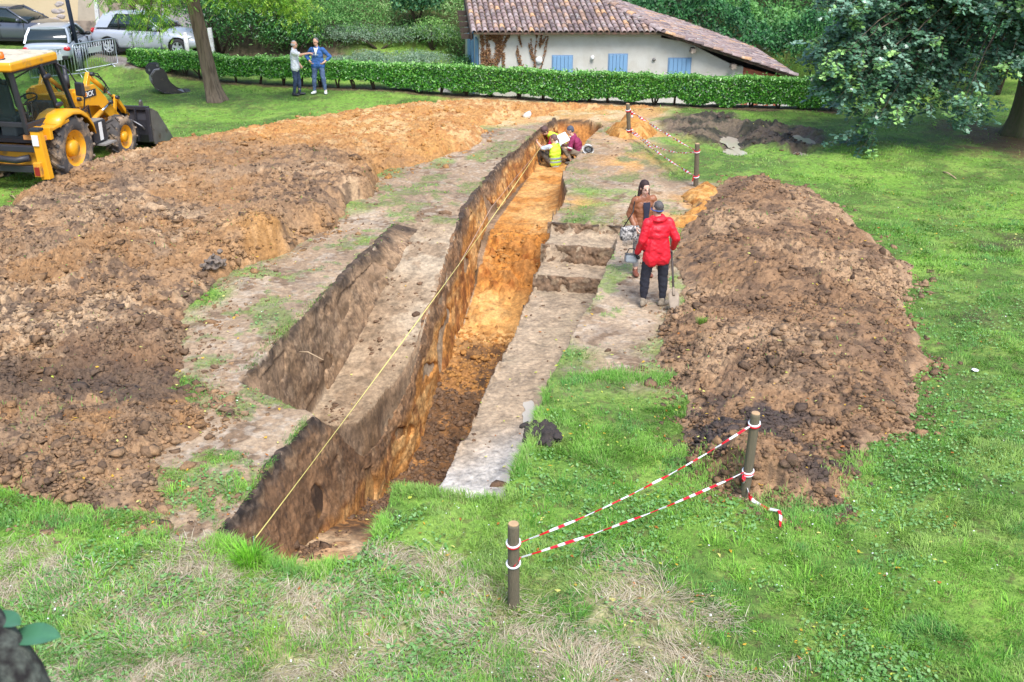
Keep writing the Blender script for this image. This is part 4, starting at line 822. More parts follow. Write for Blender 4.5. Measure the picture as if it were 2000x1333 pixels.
# ---- oak at the right
def oak():
    q = onto(1992, 262); r = empty('oak_tree', q, 0, 'large oak with low drooping dark leafy branches at the right edge', 'tree'); rg = random.Random(9)
    pts = [(-.1, 0, -.2), (.0, 0, .15), (.05, 0, .7), (.1, .05, 1.6), (.1, .1, 2.8), (.1, .1, 4.2)]; rad = [.60, .46, .36, .33, .32, .28]; secs = []
    for i, (p, a) in enumerate(zip(pts, rad)): secs.append([Vector(p) + Vector((math.cos(t) * a, math.sin(t) * a, 0)) * (1 + .07 * math.sin(6 * t + i)) for t in [2 * math.pi * j / 32 for j in range(32)]])
    MB().loft(secs).build('trunk', mat('mossy_bark', S(92, 88, 66), .95, var=.3, scale=3, stretch=(5, 5, .8), col2=S(70, 74, 44), bump=1, bscale=6), r, subsurf=1)
    poly = np.array([(1592, -60), (1610, 5), (1650, 45), (1600, 80), (1572, 112), (1598, 150), (1612, 225), (1645, 235), (1640, 285), (1662, 325), (1690, 312), (1716, 245), (1745, 215), (1790, 205), (1800, 232), (1850, 215), (1872, 262), (1905, 240), (1925, 205), (2010, 190), (2140, 170), (2140, -60)], float)
    ends = []
    while len(ends) < 100:
        x, y = rg.uniform(1565, 2130), rg.uniform(-60, 322)
        if polydist(np.array([x]), np.array([y]), poly)[0] > 8: ends.append((x, y, rg.uniform(26.2, 29.5) - (0.6 if y > 200 else 0)))
    for x, y in [(1588, 112), (1600, 96), (1612, 140), (1605, 170), (1625, 205), (1655, 240), (1652, 280), (1664, 305), (1685, 290), (1700, 255), (1640, 60), (1618, 20), (1600, 0), (1860, 235), (1872, 250), (1845, 220), (1790, 215), (1745, 208), (1730, 220), (1905, 225)]: ends.append((x, y, rg.uniform(26.3, 28)))
    E_ = [GY(*e) - q for e in ends]
    for _ in range(60):
        a = rg.uniform(0, 6.28); d = rg.uniform(.5, 5.5); E_.append(Vector((math.cos(a) * d, math.sin(a) * d, rg.uniform(4.0, 7.5) - .18 * d)))
    b = MB(); P_, N_, C_, D_ = [], [], [], []
    for e in E_:
        out = Vector((e.x, e.y, 0)); s0 = Vector((.1, .1, rg.uniform(2.6, 4.0))); up = max(.5, .8 + (3.6 - e.z) * .35); mid = s0.lerp(e, .55) + Vector((0, 0, up)); c = [s0, s0.lerp(mid, .5) + Vector((0, 0, .25)), mid, mid.lerp(e, .55) + Vector((0, 0, .22)), e]
        b.tube(c, [.06, .04, .025, .014, .005], 6)
        dd = (e - mid).normalized()
        low = max(0, min(1, (2.6 - e.z) / 1.6))
        for _ in range(int(34 - 19 * low)):       # twigs off the outer half of the branch, each with its alternate leaves
            t = rg.random() ** .6; o = mid.lerp(e, .3 + .7 * t) + Vector((rg.gauss(0, .16), rg.gauss(0, .16), rg.gauss(0, .12))); td = (dd * .7 + Vector((rg.gauss(0, .7), rg.gauss(0, .6), rg.gauss(-.15, .4)))).normalized(); ln = rg.uniform(.25, .55); tip = t > .6 and rg.random() < .18
            b.tube([o, o + td * ln], [.006, .003], 4, False)
            base = rg.choice([S(80, 116, 92), S(100, 138, 110), S(60, 92, 72), S(72, 110, 72), S(124, 158, 134)])
            for i in range(15):
                k = (i + .5) / 15; sdv = td.cross(Vector((0, 0, 1))).normalized() * (1 if i % 2 else -1); P_.append(o + td * ln * k + sdv * .05 + Vector((rg.gauss(0, .02), rg.gauss(0, .02), rg.gauss(0, .025)))); N_.append((rg.gauss(0, .25), -.30 + rg.gauss(0, .25), 1)); D_.append(td * .7 + sdv * .8 + Vector((0, 0, -.25))); C_.append(rg.choice([S(150, 190, 110), S(132, 174, 98)]) if tip else base)
    b.build('branches', BARK, r); n = len(P_)
    leafobj('crown', [leaves(np.array(P_), np.array(N_), RNG.uniform(.10, .16, n), RNG.uniform(.07, .11, n), np.array(C_) * RNG.uniform(.9, 1.4, n)[:, None], .22, .2, True, dirv=np.array(D_))], leafmat('oak_leaves', .32, .9, .2), r)
oak()
# ---- blurred trunk and leaf close to the camera, lower left
def near_tree():
    a = GY(40, 1330, 2.2); r = empty('near_tree', a, 0, 'dark mossy tree limb with one big green leaf in the bottom left corner', 'tree')
    p0 = GY(-48, 1200, 2.3) - a; p1 = GY(10, 1270, 2.2) - a; p2 = GY(74, 1356, 2.15) - a; p3 = GY(140, 1700, 2.1) - a; pm = GY(-170, 1020, 2.45) - a
    MB().tube([pm, p0, p1, p2, p3], [.05, .052, .055, .06, .07], 20).build('limb', mat('mossy_limb', S(30, 26, 24), .95, var=.4, scale=26, col2=S(70, 74, 66), bump=.8, bscale=40), r, subsurf=1)
    b = MB(); c0 = GY(20, 1245, 2.25) - a; c1 = GY(118, 1246, 2.2) - a; n = 10; sec = []
    up = Vector((.05, -.35, .9)).normalized(); ax = (c1 - c0); sd = ax.normalized().cross(up).normalized()
    for i in range(n + 1):
        t = i / n; w_ = .034 * math.sin(math.pi * min(1, t * .92 + .06)) ** .7; c = c0 + ax * t + up * (.012 * math.sin(t * 3.1)); sec.append([c - sd * w_ + up * .006, c - sd * w_ * .5 + up * .001, c - up * .004, c + sd * w_ * .5 + up * .001, c + sd * w_ + up * .006])
    b.loft(sec, closed=False); o = b.build('leaf', mat('near_leaf', S(66, 112, 80), .4, var=.15, scale=20), r, subsurf=1)
    c0 = GY(-10, 1200, 2.3) - a; c1 = GY(40, 1222, 2.22) - a; b2 = MB(); ax = c1 - c0; sd = ax.normalized().cross(up).normalized(); sec = []
    for i in range(n + 1):
        t = i / n; w_ = .026 * math.sin(math.pi * min(1, t * .92 + .06)) ** .7; c = c0 + ax * t; sec.append([c - sd * w_ + up * .005, c, c + sd * w_ + up * .005])
    b2.loft(sec, closed=False); b2.build('leaf', MATS['near_leaf'], r, subsurf=1)
near_tree()
# ================================================================ HOUSE, WALL, ROADSIDE
PLASTER = mat('lime_plaster', S(206, 202, 192), .9, var=.08, scale=2.5, col2=S(190, 184, 172), bump=.35, bscale=30, dirt=S(150, 140, 124), dirt_amt=.36, dirt_scale=.8)
BLUEP = mat('blue_paint', S(122, 160, 194), .6, var=.12, scale=4, stretch=(14, 14, .8), dirt=S(150, 172, 190), dirt_amt=.4, dirt_scale=6)
WOODD = mat('dark_wood', S(64, 52, 44), .9, var=.3, scale=5); BRICK = mat('brick', S(186, 110, 84), .9, var=.2, scale=12, bump=.4)
tilem = mat('roof_tile', (.3, .2, .18), .9, attr='col', var=.22, scale=16, dirt=S(196, 192, 184), dirt_amt=.44, dirt_scale=6, bump=.4, bscale=40)
def tiles(O, a, s, nrm, cols_, rad=.083, ex=.34):
    vs, fs, cs = [], [], []; rg = random.Random(5)
    pal = [S(138, 117, 114), S(150, 130, 126), S(122, 104, 103), S(160, 138, 132), S(116, 101, 100), S(166, 136, 118), S(156, 140, 138)]
    for u, v0, v1 in cols_:
        v = v0
        while v < v1:
            L = min(ex * 1.18, v1 - v + .05); ou = u + rg.gauss(0, .006); lift = rg.gauss(0, .004); c = np.array(rg.choice(pal)) * rg.uniform(.8, 1.15); base = len(vs); k = 7
            if rg.random() < .05: c = np.array(S(192, 152, 116))
            for (vv, r, zz) in ((v, rad, .030 + lift), (v + L, rad * .82, .004)):
                for j in range(k):
                    t = math.pi * j / (k - 1); vs.append(O + a * (ou + r * math.cos(t)) + s * vv + nrm * (zz + r * .85 * math.sin(t))); cs.append(c)
            for j in range(k - 1): fs.append((base + j, base + j + 1, base + k + j + 1, base + k + j))
            # the thick open end of the barrel
            b2 = len(vs)
            for j in range(k):
                t = math.pi * j / (k - 1); r = rad - .016; vs.append(O + a * (ou + r * math.cos(t)) + s * (v + .001) + nrm * (.026 + lift + r * .8 * math.sin(t))); cs.append(c * .8)
            for j in range(k - 1): fs.append((base + j + 1, base + j, b2 + j, b2 + j + 1))
            v += ex
    return np.array([tuple(q) for q in vs]), np.array(fs), np.array(cs)
def house():
    A = GY(925, 63, 36.6); B = GY(1291, 66, 36.6); A.z = B.z = .5 * (A.z + B.z); zg = -.95
    root = empty('house', (A.x, 37.0, zg), 0, 'white rendered farmhouse with old barrel tiled roof sweeping low to the right', 'house'); off = Vector((-A.x, -37.0, -zg))
    def put(o): o.location = off; return o
    s = Vector((-.10, 1, .25)).normalized(); a = Vector((1, 0, 0)); nf = a.cross(s).normalized()
    Lf = 6.4; W = B.x - A.x
    # front slope, cut by the hip on the right
    hip = .464
    cols_ = []
    u = .02
    while u < W: cols_.append((u + 0.0, 0, max(.1, min(Lf, (W - u) / hip * 1.03)))); u += .192
    v, f, c = tiles(A, a, s, nf, cols_); roof = put(link('roof', npmesh('roof', v, f, c, True), tilem, root))
    # the long side slope down to the right: goes from the hip corner B
    E = GY(1556, 151, 36.6); sl = (B - E); run = sl.length; s2 = sl.normalized(); a2 = Vector((0, 1, 0)); n2 = Vector(s2).cross(a2); n2 = n2 if n2.z > 0 else -n2
    cols2 = []; u = .08
    while u < 8.6:
        cols2.append((u, 0, run + u * .60)); u += .192
    v2, f2, c2 = tiles(E, a2, s2, n2, cols2); o = put(link('side_roof', npmesh('side_roof', v2, f2, c2, True), tilem, root)); 
    # boards under both slopes
    b = MB(); t = .05
    top = A + s * Lf
    P0 = [A, B, B + Vector((-hip * Lf, 0, 0)) + s * Lf, A + s * Lf]; b.add([p - nf * .012 for p in P0] + [p - nf * (.012 + t) for p in P0], [(0, 1, 2, 3), (7, 6, 5, 4), (0, 4, 5, 1), (1, 5, 6, 2), (2, 6, 7, 3), (3, 7, 4, 0)])
    Q = [E, E + a2 * 8.7, E + a2 * 8.7 + s2 * (run + 5.2), B + Vector((0, 0, 0))]; b.add([p - n2 * .012 for p in Q] + [p - n2 * (.012 + t) for p in Q], [(0, 1, 2, 3), (7, 6, 5, 4), (0, 4, 5, 1), (1, 5, 6, 2), (2, 6, 7, 3), (3, 7, 4, 0)])
    put(b.build('roof_boards', mat('mossy_board', S(86, 82, 60), .95, var=.4, scale=9, col2=S(112, 84, 72)), root))
    # hip capping and verge capping
    d = (s * Lf + Vector((-hip * Lf, 0, 0))); Lh = d.length; dh = d.normalized(); ah = dh.cross(Vector((0, 0, 1))).normalized(); nh = ah.cross(dh); nh = nh if nh.z > 0 else -nh
    v, f, c = tiles(B + nh * .06 - dh * .1, ah, dh, nh, [(0, 0, Lh)], .11); put(link('ridge_tiles', npmesh('ridge_tiles', v, f, c, True), tilem, root))
    v, f, c = tiles(E + n2 * .03, a2, s2, n2, [(-.02, 0, run)], .10); put(link('ridge_tiles', npmesh('ridge_tiles', v, f, c, True), tilem, root))
    # walls: front, left, right
    Yw = 37.0; k = 37.0 / 36.6
    xl = GY(936, 100, Yw).x; xr = GY(1290, 100, Yw).x; zt = A.z + .02
    g1 = GY(1432, 128, Yw); g2 = GY(1448, 152, Yw)
    pw = [(xl, zg), (g1.x + .35, zg), (g1.x + .35, g1.z - .05), (g1.x, g1.z), (GY(1345, 84, Yw).x, GY(1345, 84, Yw).z), (xr, GY(1290, 74, Yw).z), (xr, zt), (xl, zt)]
    w_ = MB().prism(pw, lambda u, v, q: Vector((u, q, v)), Yw, Yw + .35).build('wall', PLASTER, root); put(w_)
    bk = MB().prism([(g1.x + .35, zg), (E.x - .35, zg), (E.x - .35, E.z - .06), (g1.x + .35, g1.z - .08)], lambda u, v, q: Vector((u, q, v)), Yw + .03, Yw + .33); put(bk.build('brick_wall', BRICK, root))
    cb = MB()
    for i, px in enumerate((1440, 1463, 1484, 1504, 1522)):
        p = GY(px, 210, Yw); cb.box((p.x, Yw + .01, zg + .55), (.16, .12, 1.1))
    put(cb.build('render_patch', mat('old_render', S(196, 184, 170), .95, var=.2, scale=8), root))
    lw = MB().add([(xl, Yw + .01, zg), (xl - .75, Yw + 6.0, zg), (xl - .75, Yw + 6.0, zt + 1.0), (xl, Yw + .01, zt), (xl + .3, Yw + .01, zg), (xl - .4, Yw + 6.0, zg), (xl - .4, Yw + 6, zt + 1.0), (xl + .3, Yw + .01, zt)], [(0, 1, 2, 3), (4, 7, 6, 5), (0, 3, 7, 4), (1, 5, 6, 2)]); put(lw.build('side_wall', PLASTER, root))
    for (f_, z0, z1) in ((.10, .2, 1.5), (.38, -.6, 1.9), (.62, -.6, 2.1)):
        c = Vector((xl - .75 * f_ - .03, Yw + 6 * f_, zg + 1.0 + (z0 + z1) / 2)); o = MB().box(c, (.06, .75, z1 - z0), (0, 0, R(7))).build('shutter', BLUEP, root, .01); put(o)
    # gable edge board at the left
    put(MB().bar(A + Vector((-.08, 0, -.12)), A + s * Lf + Vector((-.08, 0, -.12)), .05, .26).build('barge_board', WOODD, root)); 
    for i in range(5): p = A + s * (.25 + i * .55); put(MB().box(p + Vector((-.2, 0, -.2)), (.4, .12, .16)).build('purlin', WOODD, root))
    # beam ends under the low slope
    for px, py in ((1352, 97), (1430, 128)): p = GY(px, py, Yw); put(MB().box((p.x, Yw - .12, p.z), (.16, .4, .14)).box((p.x - .06, Yw - .2, p.z - .04), (.07, .5, .07), (0, .5, 0)).build('beam_end', mat('grey_wood', S(150, 136, 122), .9, var=.2), root))
    db = MB().prism([(xr - .1, zt - .02), (xr - .1, GY(1290, 72, Yw).z - .3), (g1.x + .3, g1.z - .3), (g1.x + 1.6, g1.z - .5), (E.x - .4, E.z - .1), (E.x - .5, E.z + .02)], lambda u, v, q: Vector((u, q, v)), Yw + .36, Yw + .4); put(db.build('gap_shade_sheet', mat('gap_shade', S(34, 30, 30), .95), root))  # black sheet standing in for the shade in the gap under the roof
    # three blue shutters
    for (x0, y0, x1, y1) in ((1080, 110, 1116, 172), (1190, 107, 1222, 170), (1307, 115, 1345, 174)):
        p = GY(x0, y0, Yw); q = GY(x1, y1, Yw); wd = q.x - p.x; ht = p.z - q.z; cx = (p.x + q.x) / 2; cz = (p.z + q.z) / 2
        m = MB(); n = 5
        for i in range(n): m.box((p.x + wd * (i + .5) / n, Yw - .035, cz), (wd / n - .012, .035, ht))
        sh = put(m.build('shutter', BLUEP, root, .004)); put(MB().box((cx, Yw - .006, cz), (wd + .07, .02, ht + .07)).build('shutter_frame', mat('blue_frame', S(122, 150, 180), .7), sh)); sh.children[0].location = (0, 0, 0)
        put(MB().box((cx, Yw - .06, p.z + .03), (wd + .1, .04, .05)).box((cx, Yw - .06, cz + .2), (wd, .025, .07)).build('shutter_bar', mat('blue_bar', S(106, 140, 172), .7), sh)); sh.children[1].location = (0, 0, 0)
    # lamp, socket and round plate
    p = GY(1157, 112, Yw); put(MB().lathe([(.0, 0), (.05, 0), (.06, .05), (.05, .12), (.0, .14)], (p.x, Yw - .07, p.z - .07), (0, 0, 1), 12).build('wall_lamp', mat('white_lamp', S(232, 230, 226), .4), root))
    p = GY(1277, 116, Yw); put(MB().lathe([(.0, 0), (.05, 0), (.06, .06), (.0, .09)], (p.x, Yw, p.z), (0, -1, -.2), 12).build('flood_lamp', mat('grey_lamp', S(120, 116, 112), .5), root))
    p = GY(1053, 118, Yw); put(MB().lathe([(.0, 0), (.11, 0), (.12, .04), (.10, .07), (.0, .08)], (p.x, Yw, p.z), (0, -1, 0), 18).build('vent_cover', mat('white_lamp', S(232, 230, 226)), root))
    # dry creeper on the wall
    def creeper(label, strands, n, spread, fill=None):
        r = empty('dry_creeper', (strands[0][0], Yw, zg), 0, label, 'creeper'); o2 = Vector((-strands[0][0], -Yw, -zg)); b = MB(); P_ = []
        rg = random.Random(len(strands) + n)
        for sx, sz, ex, ez, rr in strands:
            mx = (sx + ex) / 2 + rg.gauss(0, .06); pts = [(sx, Yw - .02, sz), (mx, Yw - .03, (sz + ez) / 2), (ex, Yw - .02, ez)]; b.tube(pts, [rr, rr * .7, rr * .4], 5)
            for _ in range(n):
                t = rg.random(); w_ = spread * (1.2 - t * .6); P_.append((sx + (ex - sx) * t + rg.gauss(0, w_), Yw - .03 - abs(rg.gauss(0, .02)), sz + (ez - sz) * t + rg.gauss(0, w_)))
        if fill:
            x0, x1, z0, z1, m_ = fill
            for _ in range(m_):
                t = rg.random(); x = rg.uniform(x0, x1); z = z0 + (z1 - z0) * (1 - rg.random() ** 1.5 * .95)
                if vn(x, z) > .35 + .3 * (1 - (z - z0) / (z1 - z0)): P_.append((x, Yw - .04 - abs(rg.gauss(0, .03)), z))
        b.build('twigs', mat('twig', S(120, 80, 56), .9), r).location = o2; P_ = np.array(P_); k = len(P_)
        leafobj('leaves', [leaves(P_, np.tile([0, -1, .2], (k, 1)), RNG.uniform(.04, .085, k), RNG.uniform(.03, .055, k), tones(k, [(150, 106, 72), (176, 134, 92), (122, 82, 56), (138, 110, 78)]), .5, .6)], LEAF, r).location = o2
    vn = lambda x, z: float(vnoise(np.array([x * 4.5]), np.array([z * 2.2]), 77)[0])
    X_ = lambda px: GY(px, 100, Yw).x; Z_ = lambda py: GY(1000, py, Yw).z
    creeper('thick brown dry creeper hanging at the left corner of the house front', [(X_(958), Z_(140), X_(950), Z_(66), .02), (X_(964), Z_(140), X_(978), Z_(66), .02), (X_(962), Z_(135), X_(994), Z_(66), .016), (X_(945), Z_(135), X_(942), Z_(68), .014)], 260, .05, (X_(939), X_(986), Z_(140), Z_(64), 2200))
    creeper('thin branching dry creeper stems on the house wall left of the first shutter', [(X_(1044), Z_(140), X_(1048), Z_(66), .014), (X_(1046), Z_(132), X_(1036), Z_(76), .01), (X_(1056), Z_(138), X_(1070), Z_(70), .012), (X_(1018), Z_(138), X_(1008), Z_(98), .01), (X_(1022), Z_(138), X_(1010), Z_(90), .01), (X_(1040), Z_(116), X_(1032), Z_(84), .008), (X_(1054), Z_(92), X_(1057), Z_(66), .012), (X_(1014), Z_(70), X_(1018), Z_(90), .008), (X_(1054), Z_(90), X_(1066), Z_(72), .006)], 60, .02)
house()
# ---- peeling plaster building at the far left, its yard wall and steps
def plasterwall():
    m = mat('peeling_plaster', S(204, 184, 148), .95, var=.10, scale=1.2, col2=S(190, 170, 134), dirt=S(150, 132, 112), dirt_amt=.47, dirt_scale=.55, bump=.4, bscale=14)
    Y0 = 48.4; q = GY(200, 80, Y0); r = empty('plaster_building', (q.x, Y0, 0), 0, 'old building wall with peeling ochre plaster behind the parked cars', 'building')
    MB().box((-9, .2, 4), (18, .4, 8.4)).build('wall', m, r)
    MB().box((-9, -.03, .45), (18.02, .12, 1.0)).build('plinth', mat('grey_render', S(146, 132, 116), .95, var=.2, scale=3, dirt=S(104, 94, 84), dirt_amt=.5, dirt_scale=2, bump=.5, bscale=10), r)
    b = MB(); rg = random.Random(2)     # bare stone where the plaster has come away
    for px, py, w_ in ((35, 36, .5), (52, 36, .55), (68, 33, .3), (45, 30, .4), (10, 30, .3), (60, 38, .3), (118, 22, .16), (116, 10, .14), (120, 32, .12), (104, 40, .25)):
        p = GY(px, py, Y0) - Vector((q.x, Y0, 0))
        for _ in range(6): b.ball((p.x + rg.gauss(0, w_ * .5), 0.0, p.z + rg.gauss(0, w_ * .22)), (rg.uniform(.08, .2), .03, rg.uniform(.05, .11)), 4)
    b.build('bare_stones', mat('stone', S(168, 158, 152), .9, var=.3, scale=3), r)
    g = GY(175, 50, Y0 - .02) - Vector((q.x, Y0, 0)); MB().prism([(g.x - .5, .9), (g.x + .9, .9), (g.x + .9, 4.5), (g.x - .1, 4.5), (g.x - .35, 3.2), (g.x - .3, 2.0)], lambda u, v, w: Vector((u, w, v)), -.012, .05).build('repair_patch', mat('patch', S(172, 160, 140), .95, var=.12, scale=4), r)
plasterwall()
def backwall():
    q = GY(300, 20, 53); r = empty('yard_wall', (q.x, 53, 0), 0, 'weathered wall beyond the silver hatchback with concrete steps in front', 'wall')
    MB().box((-1.2, .2, 1.6), (8.5, .4, 3.6)).build('wall', mat('yard_plaster', S(166, 152, 136), .95, var=.2, scale=2, dirt=S(110, 96, 84), dirt_amt=.5, dirt_scale=1.2), r)
    MB().box((-.6, -.03, 1.3), (1.0, .1, 2.4)).build('door', mat('brown_door', S(88, 74, 62), .8, var=.2), r)
    p = GY(318, 28, 51.2); s = empty('concrete_step', (p.x, 51.2, gz(p.x, 51.2)), R(24), 'pale concrete slab step below the blue bin', 'step'); MB().box((0, 0, .12), (2.0, .8, .34)).build('slab', mat('concrete', S(176, 168, 160), .9, var=.12, scale=4, bump=.3), s, .02); MB().box((-.3, .5, .3), (1.6, .6, .3)).build('slab', MATS['concrete'], s, .02)
    p = GY(322, 14, 52.0); s = empty('blue_bin', (p.x, 52.0, gz(p.x, 52.0) + .12), .2, 'blue wheeled bin standing above the concrete step', 'bin')
    MB().loft([[Vector((a * w_, b_ * d_, z)) for a, b_ in ((-1, -1), (1, -1), (1, 1), (-1, 1))] for w_, d_, z in ((.24, .26, .05), (.29, .34, .95))], smooth=False).build('bin_body', mat('blue_plastic', S(24, 62, 150), .45, var=.1), s, .02)
    MB().box((0, 0, .99), (.62, .74, .08)).box((0, .36, .93), (.5, .06, .05)).build('lid', mat('blue_lid', S(20, 52, 130), .45), s, .02); [MB().cyl((k * .3, .3, .1), (k * .24, .3, .1), .1).build('wheel', mat('black_rubber', S(36, 35, 35), .85), s) for k in (-1, 1)]
backwall()
# ---- posts by the road
def lamp_post():
    q = onto(160, 137); top = GY(101, -200, q.y + .3); r = empty('lamp_post', q, 0, 'tall dark blue lamp post leaning slightly left behind the crowd barriers', 'lamp post'); d = (GY(131, 0, q.y) - q); m = mat('blue_steel', S(44, 50, 72), .45, metal=.2, var=.12)
    MB().tube([(0, 0, -.1), d * .3], [.105, .10], 16).build('base_tube', m, r); MB().tube([d * .3, d * 1.0, d * 2.2], [.075, .07, .055], 16).build('pole', m, r); MB().tube([d * .295, d * .315], [.112, .112], 16).build('collar', m, r)
    MB().box(d * .12 + Vector((0, -.1, 0)), (.09, .02, .3)).build('hatch', mat('grey_plate', S(90, 94, 108), .5), r)
    e = d * 2.2; MB().tube([e, e + Vector((.2, -.2, .25)), e + Vector((.8, -.8, .3))], [.05, .045, .04], 10).build('arm', m, r); MB().box(e + Vector((1.0, -1.0, .3)), (.3, .6, .1), (0, 0, R(45))).build('lamp_head', m, r, .02)
lamp_post()
def post(name, px, py, tx, ty, rad, m, label, cat, cap=False, square=False):
    q = onto(px, py); d = GY(tx, ty, q.y) - q; r = empty(name, q, 0, label, cat)
    b = MB(); (b.bar((0, 0, -.1), d, rad * 2, rad * 2, (0, 1, 0)) if square else b.tube([(0, 0, -.1), d * .5, d], [rad * 1.05, rad, rad * .95], 14)); b.build('shaft', m, r, .006 if square else 0)
    if cap: b = MB().ball(d, (rad * 1.05, rad * 1.05, rad * .5), 6); b.build('cap', m, r)
WP = mat('white_post', S(206, 204, 200), .7, var=.15, scale=5, dirt=S(140, 130, 112), dirt_amt=.45, dirt_scale=6)
post('sign_post', 197, 96, 184, -30, .07, WP, 'tall white pole standing behind the silver hatchback tail', 'post', square=True)
post('bollard', 369, 116, 361, 66, .085, WP, 'round white bollard in front of the silver hatchback bonnet', 'bollard', True)
post('bollard', 419, 124, 409, 55, .07, WP, 'square white bollard half hidden behind the leaning tree trunk', 'bollard', square=True)
# ---- crowd barriers
GALV = mat('galvanised', S(176, 184, 190), .4, metal=.7, var=.12, scale=10)
def barrier(x, y, rz, label, tilt=0):
    r = empty('crowd_barrier', (x, y, gz(x, y)), rz, label, 'crowd barrier', 'crowd barriers beside the parking'); W_, H_ = 2.0, 1.06; z0 = .16; b = MB(); c = .12
    b.tube([(-W_ / 2, 0, z0), (-W_ / 2, 0, H_ - c), (-W_ / 2 + c * .3, 0, H_ - c * .3), (-W_ / 2 + c, 0, H_), (W_ / 2 - c, 0, H_), (W_ / 2 - c * .3, 0, H_ - c * .3), (W_ / 2, 0, H_ - c), (W_ / 2, 0, z0), (-W_ / 2, 0, z0)], .021, 8); b.build('frame', GALV, r)
    b = MB()
    for i in range(17): xx = -W_ / 2 + W_ * (i + 1) / 18; b.cyl((xx, 0, z0), (xx, 0, H_), .008, n=6)
    b.build('bars', GALV, r)
    for sx in (-1, 1):
        b = MB(); xx = sx * W_ * .33; b.tube([(xx, -.30, .02), (xx, -.06, z0 + .02), (xx, 0, z0 + .02), (xx, .06, z0 + .02), (xx, .30, .02)], .016, 6); b.build('foot', GALV, r)
    MB().box((0, -.015, .78), (.62, .006, .2)).build('plate', mat('plate', S(190, 196, 198), .4, metal=.4), r); return r
q = onto(210, 131); q2 = onto(172, 149); m_ = (q + q2) / 2; barrier(m_.x, m_.y, math.atan2(q.y - q2.y, q.x - q2.x), 'steel crowd barrier standing in front of the lamp post')
q = onto(143, 152); q2 = onto(95, 160); m_ = (q + q2) / 2; barrier(m_.x, m_.y, math.atan2(q.y - q2.y, q.x - q2.x), 'steel crowd barrier behind the backhoe cab in front of the old silver car')
# ================================================================ CARS
RUB = mat('tyre_rubber', S(42, 41, 42), .85, var=.2, scale=20); GLASS = mat('car_glass', S(34, 44, 46), .06, spec=.7, coat=.3); BLK = mat('black_trim', S(26, 26, 28), .5)
HUBC = mat('hub_silver', S(196, 200, 204), .35, metal=.5); REDL = mat('tail_red', S(180, 26, 32), .2, coat=.5); CLR = mat('lamp_clear', S(206, 212, 214), .12, coat=.8, spec=.8); AMB = mat('lamp_amber', S(230, 130, 20), .2, coat=.5)
def baked(o):
    dg = bpy.context.evaluated_depsgraph_get(); me = bpy.data.meshes.new_from_object(o.evaluated_get(dg)); old = o.data; o.modifiers.clear(); o.data = me; return o
def wheel(parent, c, r, w_, side, spokes=5, name='wheel'):
    "wheel with tyre and rim, axle along y; side = sign of the outer face"
    t = MB().lathe([(r * .62, -w_ / 2), (r * .92, -w_ / 2), (r, -w_ * .36), (r, w_ * .36), (r * .92, w_ / 2), (r * .62, w_ / 2)], c, (0, side, 0), 32).build(name, RUB, parent)
    b = MB().lathe([(0, w_ * .28), (r * .16, w_ * .30), (r * .17, w_ * .22)], c, (0, side, 0), 20); b.lathe([(r * .55, w_ * .15), (r * .57, w_ * .46), (r * .64, w_ * .50), (r * .66, w_ * .44)], c, (0, side, 0), 32)
    for k in range(spokes):
        a = 2 * math.pi * k / spokes + .3; d = Vector((math.cos(a), 0, math.sin(a))); p = Vector(c) + Vector((0, side * w_ * .25, 0)); q = p + d * r * .6 + Vector((0, side * w_ * .16, 0)); b.bar(p, q, r * .26, .03, (0, 1, 0))
    b.build('rim', HUBC, t); MB().lathe([(0, w_ * .05), (r * .6, w_ * .06)], c, (0, side, 0), 24).build('brake_shadow', BLK, t); return t
